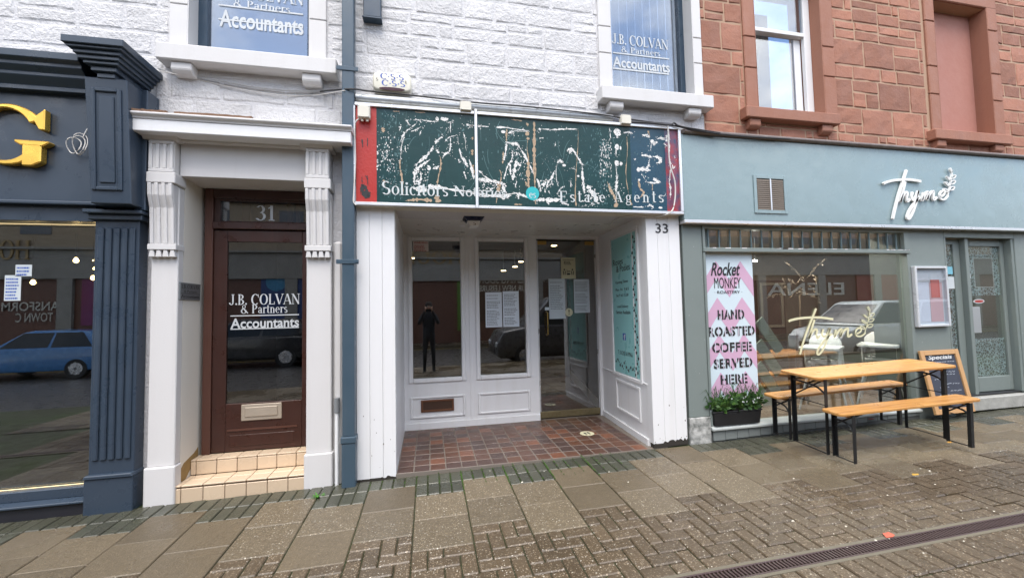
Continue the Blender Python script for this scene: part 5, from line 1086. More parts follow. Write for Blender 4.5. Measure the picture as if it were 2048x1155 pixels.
# script name: strokes followed from the lettering
_w = lambda pts: [(1340 + x / 2.893, 400 + y / 2.893) for x, y in pts]
THY = {'bar': _w([(688, 702), (700, 694), (760, 682), (860, 678), (945, 688)]), 'stem': _w([(846, 626), (820, 690), (792, 760), (766, 840), (752, 892)]),
       'h': _w([(836, 690), (822, 738), (803, 800), (818, 770), (838, 748), (852, 752), (848, 775), (852, 797), (868, 784)]),
       'y': _w([(888, 746), (880, 775), (892, 790), (912, 770), (927, 740), (912, 800), (888, 858), (864, 890), (851, 884), (864, 850), (905, 800), (938, 772)]),
       'm': _w([(960, 748), (952, 792), (972, 760), (992, 745), (991, 768), (986, 788), (1006, 755), (1030, 742), (1029, 765), (1032, 788), (1054, 774)]),
       'e': _w([(1074, 774), (1100, 762), (1106, 745), (1090, 740), (1074, 760), (1080, 783), (1106, 786), (1132, 766)])}
SPR = [_w([(1126, 768), (1140, 720), (1152, 665), (1158, 632)])]
for (x, y, dx, dy) in ((1133, 745, -34, -14), (1140, 735, 34, -16), (1140, 712, -32, -18), (1146, 702, 34, -16), (1146, 682, -26, -20), (1152, 672, 30, -16), (1156, 640, -10, -24)):
    SPR.append(_w([(x, y), (x + dx * .45 + dy * .3, y + dy * .45 - abs(dx) * .28), (x + dx, y + dy), (x + dx * .55 - dy * .2, y + dy * .5 + abs(dx) * .22), (x, y)]))
def script(mat, Y, conv, parent, r, rs, names, depth):
    mx_ = bpy.data.objects
    for i_, (n_, pts) in enumerate(names.items()):
        P_ = smoothpath([conv(*p) for p in pts], 5); mb = MB(); ribbon(mb, [(p.x, p.z) for p in P_], r * (.75 if n_ == 'e' else 1), Y - .0003 * i_, thick=depth); mb.build('script_letter', mat, parent)
    mb = MB()
    for q in SPR: ribbon(mb, [(p.x, p.z) for p in smoothpath([conv(*p) for p in q], 5)], rs, Y - .0021, thick=depth)
    mb.build('thyme_sprig', mat, parent)['kind'] = 'stuff'
script(M('white_letter', (.8, .8, .78), .4), FYc - .012, lambda x, y: at(1766 + (x - 1577.8) * .84, 360 + (y - 635) * 1.06, FYc - .02), cf, .03, .012, THY, .02)
# piers, window frame, door frame
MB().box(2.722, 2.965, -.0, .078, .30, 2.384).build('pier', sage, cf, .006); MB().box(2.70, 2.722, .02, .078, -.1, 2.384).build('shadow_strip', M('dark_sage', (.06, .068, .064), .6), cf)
MB().box(2.715, 2.968, -.012, .078, -.05, .299).build('pier_block', peel, cf, .006)
MB().box(5.875, 6.465, -.0, .078, .0, 2.384).build('pier', sage, cf, .006)
zt1, zt0 = 2.345, 2.135
MB().box(2.966, 5.874, -.012, .078, zt1, 2.384).build('head_rail', sage, cf, .004); MB().box(2.966, 5.874, -.022, .078, 2.085, zt0).build('transom', sage, cf, .006)
MB().box(2.966, 2.994, -.012, .078, .2, 2.084).build('window_jamb', sage, cf, .004); MB().box(5.83, 5.874, -.012, .078, .2, 2.084).build('window_jamb', sage, cf, .004); MB().box(2.966, 2.994, -.012, .078, zt0 + .001, zt1).build('fanlight_jamb', sage, cf); MB().box(5.80, 5.874, -.012, .078, zt0 + .001, zt1).build('fanlight_jamb', sage, cf)
bars = MB(); nb = 20
for i in range(nb):
    x = 3.0 + (i + .35) * 2.8 / nb; bars.box(x, x + .011, .012, .032, zt0 + .002, zt1 - .002)
bars.each('fanlight_bar', M('lead_bar_paint', (.13, .19, .21), .4), cf, .003); MB().box(2.994, 5.80, .034, .04, zt0, zt1).build('fanlight_pane', G_cafe, cf)
chips = MB(); crnd = random.Random(2)
for i in range(22):
    x = crnd.uniform(3, 5.8); chips.box(x, x + crnd.uniform(.015, .08), -.0232, -.0221, zt0 - crnd.uniform(.006, .012), zt0 - .001)
chips.build('chipped_paint', white, cf)['kind'] = 'stuff'
MB().box(2.994, 5.83, .05, .058, .205, 2.085).build('pane', G_cafe, cf)
MB().prism([(-.04, .15), (-.04, .175), (.02, .205), (.078, .21), (.078, .15)], 2.97, 5.87, 'x').build('sill', M('pale_sill_paint', (.42, .45, .44), .45, nz=[(5, .4, (.3, .33, .32))]), cf, .005)
MB().box(2.97, 5.87, .0, .078, -.1, .149).build('stall_riser', M('riser_grout', (.07, .075, .072), .8), cf)
rt = M('grey_riser_tile', (.19, .21, .205), .4, var=.12, nz=[(7, .4, (.15, .165, .16))]); x = 2.99
while x < 5.84:
    w = .148; MB().box(x + .002, min(x + w, 5.865) - .002, -.012, -.0002, gz(x, 0) - .03, .147).build('riser_tile', rt, cf, .003); x += w
MB().box(6.466, 7.70, .0, .078, 2.30, 2.384).build('door_head', sage, cf, .004); MB().box(7.70, 7.93, .0, .078, .0, 2.384).build('pier', sage, cf, .006)
MB().box(6.466, 6.49, .0, .14, .28, 2.30).build('door_jamb', sage, cf); MB().box(6.87, 6.925, .03, .14, .28, 2.30).build('door_jamb', sage, cf, .004); MB().box(7.655, 7.70, .01, .14, .28, 2.30).build('door_jamb', sage, cf, .004)
sd_ = MB(); frame_rect(sd_, 6.492, 6.868, .285, 2.295, (.03, .11, .15, .07), .09, .13); sdl = sd_.build('sidelight', sage, cf, .004); MB().box(6.522, 6.758, .105, .11, .435, 2.225).build('pane', G_cafe, sdl)
cd_ = MB(); frame_rect(cd_, 6.927, 7.653, .29, 2.295, (.10, .06, .19, .09), .085, .13); cdo = cd_.build('door', sage, cf, .005); MB().box(7.027, 7.593, .105, .11, .48, 2.205).build('pane', G_cafe, cdo)
def lace(name, seed, x0, x1, z0, z1, y, parent, hole=None):
    m = MATS.get('lace_film') or bpy.data.materials.new('lace_film')
    if 'lace_film' not in MATS:
        MATS['lace_film'] = m; m.use_nodes = True; n = m.node_tree.nodes; l = m.node_tree.links; b = n['Principled BSDF']; b.inputs['Base Color'].default_value = (.55, .68, .74, 1); b.inputs['Roughness'].default_value = .6
        g = n.new('ShaderNodeNewGeometry'); v = n.new('ShaderNodeTexVoronoi'); v.feature = 'DISTANCE_TO_EDGE'; v.inputs['Scale'].default_value = 26; nn = n.new('ShaderNodeTexNoise'); nn.inputs['Scale'].default_value = 30; nn.inputs['Detail'].default_value = 5
        l.new(g.outputs['Position'], v.inputs['Vector']); l.new(g.outputs['Position'], nn.inputs['Vector']); a = n.new('ShaderNodeMath'); a.operation = 'MULTIPLY'; a.inputs[1].default_value = 3.2; l.new(v.outputs[0], a.inputs[0]); s2 = n.new('ShaderNodeMath'); s2.operation = 'SUBTRACT'; l.new(nn.outputs['Fac'], s2.inputs[0]); l.new(a.outputs[0], s2.inputs[1])
        mr = n.new('ShaderNodeMapRange'); mr.inputs[1].default_value = .12; mr.inputs[2].default_value = .3; mr.inputs[3].default_value = .05; mr.inputs[4].default_value = .85; l.new(s2.outputs[0], mr.inputs[0]); l.new(mr.outputs[0], b.inputs['Alpha'])
    mb = MB()
    for c in rect_holes(x0, x1, z0, z1, [hole] if hole else []): mb.box(c[0], c[1], y, y + .001, c[2], c[3])
    return mb.build(name, m, parent)
lace('lace_film', 1, 6.525, 6.755, .44, 2.22, .112, sdl)
lace('lace_film', 2, 7.03, 7.59, .485, .98, .112, cdo)
lace('lace_film', 3, 7.03, 7.59, 1.55, 2.2, .112, cdo, (7.14, 7.48, 1.66, 2.05))
mb = MB(); frame_rect(mb, 7.135, 7.485, 1.655, 2.055, .012, .111, .1118); mb.build('white_border', vinyl, cdo)
MB().box(6.95, 7.12, .068, .0845, 1.06, 1.40).build('lock_plate', M('grey_lock_plate', (.38, .4, .41), .4, metal=.3), cdo, .004)
MB().lathe([(.014, .06), (.014, .084)], (6.975, 0, 1.62), 'y', 10).build('cylinder_lock', steel, cdo)
t = notice('round_sticker', 'small pale blue round sticker on the narrow glazed sidelight', (1892, 533, 1905, 548), .1, None, M('pale_blue_card', (.2, .5, .62), .5))
t = notice('white_sticker', 'white and blue sticker lower on the narrow glazed sidelight', (1896, 553, 1912, 577), .1, None, card)
t = notice('door_sticker', 'tiny white square sticker on the cafe door glass edge', (1933, 548, 1941, 556), .082, None)
p = at(1958, 602, .1); t = thing('oval_sticker', 'red and white oval sticker in the middle of the cafe door', 'sticker', p)
MB().add([(p.x + .1 * math.cos(R(a)), .1005, p.z + .028 * math.sin(R(a))) for a in range(0, 360, 20)], [tuple(range(18))]).build('oval', vinyl, t); MB().add([(p.x + .08 * math.cos(R(a)), .0995, p.z + .018 * math.sin(R(a))) for a in range(0, 360, 20)], [tuple(range(18))]).build('red_oval', redink, t)
MB().prism([(-.03, .09), (-.03, .255), (.2, .262), (.2, .09)], 6.47, 7.70, 'x').build('door_step', M('worn_white_step', (.42, .42, .39), .6, nz=[(7, .8, (.22, .22, .2))], bump=[(30, .3, 4)]), cf, .012)
MB().box(6.49, 7.69, .03, .2, .2625, .285).build('threshold', M('black_threshold', (.015, .015, .016), .4), cf, .004)
# far-right shop window
MB().box(7.95, 9.6, .12, .128, .6, 2.3).build('end_pane', G_cafe, cf); MB().box(9.6, 10.2, .0, .078, .0, 2.384).build('pier', sage, cf)
# cafe interior
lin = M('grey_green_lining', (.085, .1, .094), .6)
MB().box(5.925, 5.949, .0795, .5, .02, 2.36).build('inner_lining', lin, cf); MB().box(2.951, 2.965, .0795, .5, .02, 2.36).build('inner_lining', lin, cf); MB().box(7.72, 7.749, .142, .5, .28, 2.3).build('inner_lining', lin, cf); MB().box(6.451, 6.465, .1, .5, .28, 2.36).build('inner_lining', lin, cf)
wall_c = M('cafe_wall_paint', (.2, .17, .13), .8); woodf = M('cafe_floor', (.13, .085, .05), .4)
MB().box(2.9, 9.7, 3.2, 3.25, .1, 2.7).build('interior_wall', wall_c, cf); MB().box(2.86, 2.9, .3, 3.2, .1, 2.7).build('interior_wall', wall_c, cf); MB().box(9.7, 9.75, .51, 3.2, .1, 2.7).build('interior_wall', wall_c, cf)
MB().box(2.9, 9.7, .1, 3.2, .09, .12).build('interior_floor', woodf, cf); MB().box(2.9, 9.7, .08, 3.2, 2.66, 2.7).build('interior_ceiling', M('cafe_ceiling', (.35, .34, .32), .8), cf)
plank = M('orange_shelf_wood', (.36, .16, .045), .45, nz=[(5, .4, (.28, .11, .03))])
def shelf(px0, px1, py, Y, lab):
    a, b = at(px0, py, Y), at(px1, py, Y); t = thing('wooden_shelf', lab, 'shelf', a, 'wooden benches inside the cafe window'); MB().box(a.x, b.x, Y, Y + .28, a.z - .03, a.z + .01).build('board', plank, t, .005)
    for x in (a.x + .06, b.x - .06): MB().box(x - .02, x + .02, Y + .05, Y + .23, .121, a.z - .031).build('leg', plank, t)
shelf(1520, 1610, 706, 1.4, 'upper orange wooden shelf inside the cafe beside the pink banner'); shelf(1522, 1612, 752, 1.1, 'lower orange wooden shelf inside the cafe behind the outdoor table')
sagep = M('sage_board', (.2, .24, .2), .6, var=.1)
t = thing('leaning_boards', 'set of leaning grey-green boards inside the cafe beside the banner', 'boards', (3.9, .9, .12))
for i in range(4):
    a = at(1519, 660 + i * 45, .8); MB().obox((a.x + .17, .82 + i * .01, a.z - .08), (.16, 0, -.22), (0, .008, 0), (.06, 0, .045)).build('plank', sagep, t, .003)
cdk = thing('kitchen_dresser', 'dim wooden dresser with glazed upper doors at the back of the cafe', 'dresser', (4.6, 2.6, .12))
o_, xv, zv = pframe((1515, 560, 1570, 660), 2.6); MB().box(o_.x, o_.x + xv.x, 2.6, 3.0, .12, o_.z + zv.z).build('carcass', M('dark_brown_wood', (.05, .03, .02), .5), cdk)
df = MB(); frame_rect(df, o_.x + .05, o_.x + xv.x - .05, o_.z + .05, o_.z + zv.z - .05, .05, 2.57, 2.6); df.build('door_frame', M('cream_dresser_paint', (.15, .13, .1), .5), cdk, .004)
tw_ = thing('dried_branches', 'pale dried leafy branches arranged inside the cafe window', 'plant', (4.6, 1.0, 1.3)); brn = random.Random(4)
tm = MB(); lm = MB()
for k in range(16):
    c = at(brn.uniform(1560, 1640), brn.uniform(555, 600), 1.0); e = Vector((brn.uniform(-.22, .3), brn.uniform(-.15, .15), brn.uniform(-.1, .3)))
    tm.tube([c, c + e * .5 + Vector((0, 0, .03)), c + e], .003, 4)
    for j in range(9):
        q = c + e * (.2 + .8 * j / 9); d_ = Vector((brn.uniform(-1, 1), brn.uniform(-.6, .6), brn.uniform(-.6, 1))).normalized() * brn.uniform(.03, .06); s_ = d_.cross(Vector((0, 1, 0))).normalized() * .012
        lm.add([q, q + d_ * .5 + s_, q + d_, q + d_ * .5 - s_], [(0, 1, 2, 3)])
tm.tube([at(1600, 640, 1.0) + Vector((0, 0, -.1)), at(1600, 590, 1.0)], .012, 6); tm.build('twigs', M('pale_twig', (.16, .12, .08), .7), tw_)['kind'] = 'stuff'; lm.build('leaves', M('dried_leaf', (.26, .21, .16), .7), tw_)['kind'] = 'stuff'
c = at(1600, 655, 1.0); MB().lathe([(.06, .121), (.09, .4), (.05, c.z - .0), (.06, c.z + .02)], (c.x, 1.0, 0), n=14).build('vase', M('brown_vase', (.1, .05, .03), .4), tw_, smooth=True)
# banner and planter in the window
bnY = .046; b0 = Vector((3.0, bnY, .215)); bw_, bh = ax(1512, 680, bnY) - 3.0, az(1455, 507, bnY) - .215
ban = thing('window_banner', 'tall pink and white zigzag roastery banner advertising hand roasted coffee in the cafe window', 'banner', b0)
lilac = M('lilac_print', (.56, .36, .5), .5); pale = M('pale_blue_print', (.56, .67, .73), .5)
MB().box(b0.x, b0.x + bw_, bnY, bnY + .002, b0.z, b0.z + bh).build('sheet', pale, ban)
def bq(u, v): return Vector((b0.x + bw_ * u, 0, b0.z + bh * v))
zg = MB(); Yz = bnY - .0012
for k, vtop in enumerate((.955, .735, .515, .29, .07)):
    th = .105; hgt = .115
    for i in range(2):
        u0, um, u1 = i * .5 - .0, i * .5 + .25, i * .5 + .5
        ph = 0 if k % 2 == 0 else 0
        for (ua, va, ub, vb) in ((u0, vtop - hgt, um, vtop), (um, vtop, u1, vtop - hgt)):
            cl = lambda v: max(0.0, min(1.0, v)); p = [bq(ua, cl(va)), bq(ub, cl(vb)), bq(ub, cl(vb - th)), bq(ua, cl(va - th))]
            zg.add([(q.x, Yz, q.z) for q in p], [(0, 1, 2, 3)])
zg.each('zigzag', lilac, ban)
def bt(s, u0, u1, v0, v1, **kw): return sans(s, (Vector((b0.x + bw_ * u0, bnY - .003, b0.z + bh * v0)), Vector((bw_ * (u1 - u0), 0, 0)), Vector((0, 0, bh * (v1 - v0)))), ink, ban, **kw)
bt('Rocket', .14, .74, .865, .945, shear=.35, bold=.02); bt('MONKEY', .2, .74, .79, .855); bt('· ROASTERY ·', .2, .76, .758, .775)
bridge = MB()
for i, (s_, u0, u1, v1) in enumerate((('HAND', .24, .78, .66), ('ROASTED', .04, .98, .56), ('COFFEE', .1, .9, .465), ('SERVED', .12, .9, .37), ('HERE', .24, .78, .275))):
    bt(s_, u0, u1, v1 - .058, v1, bold=.035, spacing=1.1)
    for j in range(len(s_)):
        u = u0 + (u1 - u0) * (j + .5) / len(s_); a = bq(u - .008, v1 - .058); b_ = bq(u + .008, v1); bridge.add([(a.x, bnY - .0042, a.z), (b_.x, bnY - .0042, a.z), (b_.x, bnY - .0042, b_.z), (a.x, bnY - .0042, b_.z)], [(0, 1, 2, 3)])
bridge.build('stencil_bridges', M('stencil_gap_print', (.6, .58, .68), .5), ban)['kind'] = 'stuff'
ptr = thing('window_planter', 'black plastic trough of leafy green plants on the cafe sill before the pink banner', 'planter', (3.36, 0, .2))
tr0 = MB(); x0, x1 = ax(1428, 830, -.04), ax(1523, 815, -.04)
tr0.add([(x0 + .02, -.036, .196), (x1 - .02, -.036, .196), (x1 - .02, .036, .202), (x0 + .02, .036, .202), (x0, -.044, .335), (x1, -.044, .335), (x1, .04, .335), (x0, .04, .335)], [(0, 3, 2, 1), (4, 5, 6, 7), (0, 1, 5, 4), (1, 2, 6, 5), (2, 3, 7, 6), (3, 0, 4, 7)]).build('trough', blackp, ptr, .008)
MB().box(x0 - .008, x1 + .008, -.049, .044, .3355, .352).build('rim', blackp, ptr, .005)
lv = {'a': MB(), 'b': MB()}; prn = random.Random(8)
for k in range(620):
    u = prn.random(); c = Vector((x0 + (x1 - x0) * u, prn.uniform(-.035, .03), .35)); hgt = .1 + .16 * prn.random() * (1 - .5 * abs(u - .55)); kind = 'a' if prn.random() < .5 else 'b'
    d_ = Vector((prn.uniform(-.8, .8), prn.uniform(-.45, .1), 1)).normalized()
    base = c + d_ * hgt * prn.uniform(.1, .8); L_ = prn.uniform(.035, .075); e = Vector((prn.uniform(-1, 1), prn.uniform(-.9, .3), prn.uniform(-.3, 1))).normalized() * L_; s_ = e.cross(Vector((prn.uniform(-.4, .4), 1, prn.uniform(-.4, .4)))).normalized() * L_ * .28
    base.y = max(-.12, min(base.y, .042)); tip = base + e; tip.y = max(-.15, min(tip.y, .044))
    lv[kind].add([base, base + (tip - base) * .5 + s_, tip, base + (tip - base) * .5 - s_], [(0, 1, 2), (0, 2, 3)])
for k in range(70):
    u = prn.random(); c = Vector((x0 + (x1 - x0) * u, .0, .345)); d_ = Vector((prn.uniform(-.16, .16), prn.uniform(-.03, .02), prn.uniform(.16, .3))); dr_ = Vector((d_.x * .7, 0, -.06)); w = Vector((.004, 0, 0))
    p1, p2, p3 = c + d_ * .6, c + d_, c + d_ + dr_
    lv['b'].add([c - w, c + w, p1 + w, p1 - w, p2 + w * .8, p2 - w * .8, p3], [(0, 1, 2, 3), (3, 2, 4, 5), (5, 4, 6)])
lv['a'].build('leaves', leafm, ptr)['kind'] = 'stuff'; lv['b'].build('dark_leaves', leafd, ptr)['kind'] = 'stuff'
bl = MB()
for k in range(16):
    c = Vector((prn.uniform(x0 + .2, x1 - .05), prn.uniform(-.1, -.03), prn.uniform(.4, .5))); bl.add([c + Vector((.009 * math.cos(q), -.002 * (i % 2), .009 * math.sin(q))) for i, q in enumerate((0, .9, 1.8, 2.7, 3.6, 4.5, 5.4))], [tuple(range(7))])
bl.build('blossoms', vinyl, ptr)['kind'] = 'stuff'
hp = thing('trailing_plant', 'wisp of green trailing leaves at the left edge of the pink banner', 'plant', (3.02, .1, 1.3)); hl = MB()
for k in range(90):
    c = at(1408 + prn.random() ** 2 * 20, prn.uniform(605, 665), .12); e = Vector((prn.uniform(-.2, 1), 0, prn.uniform(-1, .6))).normalized() * prn.uniform(.02, .05); s_ = Vector((-e.z, 0, e.x)) * .22
    hl.add([c, c + e * .5 + s_, c + e, c + e * .5 - s_], [(0, 1, 2), (0, 2, 3)])
hl.build('leaves', leafd, hp)['kind'] = 'stuff'; MB().tube([at(1408, 600, .125), at(1410, 640, .125), at(1408, 668, .125)], .003, 5).build('stem', leafd, hp)
# cafe name on the glass: the same script, enlarged
script(M('pale_yellow_vinyl', (.62, .62, .42), .5), .046, lambda x, y: at(x, y, .046), cf, .026, .011, THY, .0)
# two high chairs
def high_chair(x, y, rot, lab):
    t = thing('high_chair', lab, 'high chair', (x, y, .12), 'white high chairs in the cafe window')
    Rm = Matrix.Rotation(rot, 4, 'Z'); T = lambda p: Rm @ Vector((p[0], p[1], p[2] * 1.19)) + Vector((x, y, .12))
    def bb(name, mb, mat, bev=0, sm=False):
        mb.v = [T(v) for v in mb.v]; return mb.build(name, mat, t, bev, sm, 2)
    back = MB(); hw = .175; arch = [(-hw, .0)] + [(-hw * math.cos(R(a)), .165 + .11 * math.sin(R(a))) for a in range(0, 181, 15)] + [(hw, .0)]
    n = len(arch); vs = []
    for (yy, z) in arch: vs.append((.13 + .03 * (z / .28) - .5 * (yy ** 2), yy, .54 + z))
    vs += [(v[0] + .022, v[1], v[2]) for v in vs]; back.add(vs, [tuple(range(n)), tuple(range(2 * n - 1, n - 1, -1))] + [(i, n + i, n + (i + 1) % n, (i + 1) % n) for i in range(n)])
    bb('backrest', back, wplastic, .006, True)
    seat = MB().prism([(-.15, -.15), (.15, -.165), (.17, .165 - .33 + .33), (-.15, .15)], .50, .525, 'z'); bb('seat', seat, wplastic, .006)
    for s_ in (-1, 1):
        sd2 = MB().prism([(-.16, .5), (-.11, .44), (-.03, .43), (.04, .5), (.09, .54), (.14, .52), (.2, .44), (.215, .5), (.17, .62), (.12, .665), (-.16, .665)], s_ * .172 - .008, s_ * .172 + .008); bb('side_panel', sd2, wplastic, .006)
    tray = MB().prism([(-.37, -.16), (-.33, -.205), (.1, -.205), (.1, .205), (-.33, .205), (-.37, .16)], .66, .69, 'z'); bb('tray', tray, wplastic, .008)
    for sx in (-1, 1):
        for sy in (-1, 1): bb('leg', MB().tube([(.02 + sx * .11, sy * .13, .5), (.02 + sx * .24, sy * .25, .0)], [.014, .012], 8), M('pale_metal_tube', (.55, .57, .6), .35, metal=.4), 0, True)
    return t
for i, (px, lab) in enumerate(((1652, 'white high chair on the left under the cafe window lettering'), (1766, 'white high chair on the right, nearer the cafe pier'))):
    c = at(px, 700, .45); high_chair(c.x - .02, .47, R(32), lab)
cdl = thing('cafe_ceiling_light', 'tiny bright spotlight at the top left inside the cafe window', 'lamp', at(1510, 520, .9)); p = at(1510, 520, .9)
MB().lathe([(.02, -.02), (.025, 0)], p, 'z', 10).build('lens', emit('white_spot', (1, .95, .85), 110), cdl); MB().tube([p, (p.x, p.y, 2.66)], .008, 6).build('stem', black, cdl)
for i, x in enumerate((3.9, 5.0, 6.1)):  # unseen lights, added to brighten the cafe interior and high chairs
    t = thing('added_cafe_light', 'recessed ceiling light inside the cafe above the ' + ('leaning boards', 'left high chair', 'right high chair', 'cafe door')[i], 'lamp', (x, 1.0, 2.66), 'ceiling lights inside the cafe'); MB().lathe([(.085, -.012), (.085, -.001)], (x, 1.0, 2.66), n=14).build('trim_ring', wplastic, t); MB().lathe([(.07, -.016), (.07, -.0125)], (x, 1.0, 2.66), n=14).build('lens', emit('added_light_glow', (1, .93, .82), 420), t)
# menu case
mcs = thing('menu_case', 'white framed glazed menu case with pink paper on the grey pier', 'menu case', (6.15, -.03, 1.2)); x0, x1, z0, z1 = ax(1832, 590, -.04), ax(1897, 590, -.04), az(1864, 653, -.04), az(1864, 532, -.04)
mb = MB(); frame_rect(mb, x0, x1, z0, z1, .03, -.05, -.0005); mb.build('frame', M('pale_alu', (.62, .65, .68), .35, metal=.2), mcs, .005)
MB().box(x0 + .03, x1 - .03, -.012, -.004, z0 + .03, z1 - .03).build('back_board', card, mcs); MB().box(x0 + .03, x1 - .03, -.042, -.04, z1 - .17, z1 - .155).build('header_rail', M('pale_alu', (0, 0, 0)), mcs)
pk = M('pink_paper', (.62, .42, .42), .7); rdp = M('coral_paper', (.6, .16, .13), .7); W_ = x1 - x0; H_ = z1 - z0
MB().box(x0 + .05, x0 + W_ * .48, -.015, -.0125, z0 + .06, z1 - .2).build('menu_sheet', paper, mcs); MB().box(x0 + W_ * .5, x1 - .06, -.015, -.0125, z0 + .06, z1 - .2).build('menu_sheet', pk, mcs); MB().box(x0 + W_ * .54, x1 - .1, -.018, -.0155, z0 + H_ * .48, z0 + H_ * .78).build('coral_sheet', rdp, mcs)
MB().box(x0 + .03, x1 - .03, -.046, -.043, z0 + .03, z1 - .03).build('pane', glass('case_glass', .06, (.97, .98, 1)), mcs)

# ================================================================== TABLE AND BENCHES
pine_n = pine.node_tree; 
def slab_top(mb, L, Wd, th, r=.04):
    pts = []
    for cx, cy, a0 in ((L / 2 - r, Wd / 2 - r, 0), (-L / 2 + r, Wd / 2 - r, 90), (-L / 2 + r, -Wd / 2 + r, 180), (L / 2 - r, -Wd / 2 + r, 270)):
        pts += [(cx + r * math.cos(R(a0 + k * 22.5)), cy + r * math.sin(R(a0 + k * 22.5))) for k in range(5)]
    mb.prism(pts, -th, 0, 'z')
def beer_set(name, lab, cat, cx, cy, rot, L, Wd, H, legx, legy, group=None):
    z0 = gz(cx, cy); t = thing(name, lab, cat, (cx, cy, z0), group); t.rotation_euler = (math.atan(GY), -math.atan(GX), rot)
    def bl(n_, mb, mat, bev=0, sm=False, seg=1):
        o = mb.build(n_, mat, None, bev, sm, seg); o.parent = t; return o
    n_pl = 1
    tb_ = MB(); slab_top(tb_, L, Wd, .026); tb_.v = [v + Vector((0, 0, H)) for v in tb_.v]; bl('tabletop' if cat == 'table' else 'seat', tb_, pine, .006, False, 2)
    for sx in (-1, 1):
        bl('batten', MB().box(sx * legx - .03, sx * legx + .03, -Wd / 2 + .035, Wd / 2 - .035, H - .052, H - .0265), pine, .004)
        for sy in (-1, 1):
            x, y = sx * legx, sy * legy; a = .034; tt = .004
            bl('leg', MB().prism([(x - sx * a / 2, y + sy * .012), (x + sx * a / 2, y + sy * .012), (x + sx * a / 2, y + sy * .012 - sy * tt), (x - sx * (a / 2 - tt), y + sy * .012 - sy * tt), (x - sx * (a / 2 - tt), y - sy * .018), (x - sx * a / 2, y - sy * .018)], .0, H - .03, 'z'), black)
        x = sx * legx
        bl('foot_bar', MB().box(x - .006, x + .006, -legy, legy, .004, .012), black)
        bl('cross_bar', MB().box(x - .003, x + .003, -legy, legy, H * .62, H * .62 + .008), black)
        # curved stay plus diagonal strut
        zz = H - .04
        bl('stay', MB().tube(smoothpath([(x, -legy, zz - .13), (x, -legy * .6, zz - .085), (x, 0, zz - .065), (x, legy, zz - .06)], 4), .009, 6), black, 0, True)
        bl('strut', MB().tube([(x + .006, legy * .98, H * .66), (x - sx * .02, -legy * .9, zz)], .0075, 6), black); bl('fold_strut', MB().tube([(x, 0, zz - .06), (x - sx * .34, 0, zz + .005)], .008, 6), black)
    return t
tpos = (4.43, -.515, R(-1.4))
beer_set('beer_table', 'folding varnished pine table with black metal legs outside the cafe', 'table', *tpos, 1.69, .43, .745, .72, .175)
beer_set('beer_bench', 'pine bench standing nearest the kerb in front of the folding table', 'bench', 4.42, -.825, R(-1.3), 1.64, .2, .458, .68, .088, 'pine benches beside the table')
beer_set('beer_bench', 'pine bench between the folding table and the cafe window', 'bench', 4.45, -.17, R(0), 1.76, .2, .455, .74, .092, 'pine benches beside the table')
# chalk board
ab = thing('chalkboard', 'wooden framed specials chalkboard leaning on the cafe pier behind the table', 'chalkboard', (6.15, -.15, gz(6.15, -.15)))
bl0, br0 = atG(1868, 833), atG(1945, 820); tl0, tr0 = at(1838, 702, -.012), at(1906, 697, -.012)
bl0.y = br0.y = (bl0.y + br0.y) / 2; bl0.z = br0.z = (bl0.z + br0.z) / 2 + .004; zt_ = (tl0.z + tr0.z) / 2; tl0.z = tr0.z = zt_
wdt = ((br0.x - bl0.x) + (tr0.x - tl0.x)) / 2; xm_b = (bl0.x + br0.x) / 2; xm_t = (tl0.x + tr0.x) / 2
O = Vector((xm_b - wdt / 2, bl0.y, bl0.z)); UX = Vector((1, 0, 0)); VZ = Vector((xm_t - xm_b, -.014 - bl0.y, zt_ - bl0.z)); hgt = VZ.length; VZ.normalize(); NY = UX.cross(VZ).normalized()
def bp(mb, u0, u1, v0, v1, d0, d1): mb.add([O + UX * u + VZ * v + NY * d for d in (d0, d1) for u, v in ((u0, v0), (u1, v0), (u1, v1), (u0, v1))], [(0, 3, 2, 1), (4, 5, 6, 7), (0, 1, 5, 4), (1, 2, 6, 5), (2, 3, 7, 6), (3, 0, 4, 7)])
fwm = M('pale_frame_wood', (.5, .29, .13), .5, nz=[(6, .4, (.4, .22, .09))]); fr4 = MB(); fwd = .06
bp(fr4, 0, fwd, 0, hgt, 0, .03); bp(fr4, wdt - fwd, wdt, 0, hgt, 0, .03); bp(fr4, fwd + .0005, wdt - fwd - .0005, 0, fwd, .001, .029); bp(fr4, fwd + .0005, wdt - fwd - .0005, hgt - fwd, hgt, .001, .029); fr4.each('frame_rail', fwm, ab, .004)
bd = MB(); bp(bd, fwd - .005, wdt - fwd + .005, fwd - .005, hgt - fwd + .005, .004, .012); bd.build('slate', M('chalk_slate', (.03, .035, .05), .7, nz=[(4, .6, (.05, .06, .09))]), ab)
def cframe(u0, u1, v0, v1, d=.0135): return (O + UX * (wdt * u0) + VZ * (hgt * v0) + NY * d, UX * (wdt * (u1 - u0)), VZ * (hgt * (v1 - v0)))
chalk = M('chalk_white', (.6, .62, .62), .8)
sans('Specials', cframe(.2, .82, .83, .92), chalk, ab, shear=.25, bold=.02)
mb = MB(); crn = random.Random(12)
def chalkline(u0, u1, v, h):
    u = u0
    while u < u1:
        w = crn.uniform(.03, .07); a = O + UX * (wdt * u) + VZ * (hgt * v) + NY * .0135; q = [a + UX * (wdt * (w * k / 4)) + VZ * (hgt * h * crn.uniform(-.5, .5)) for k in range(5)]
        for p_, r_ in zip(q, q[1:]): mb.add([p_, r_, r_ + VZ * .008, p_ + VZ * .008], [(0, 1, 2, 3)])
        u += w + crn.uniform(.005, .03)
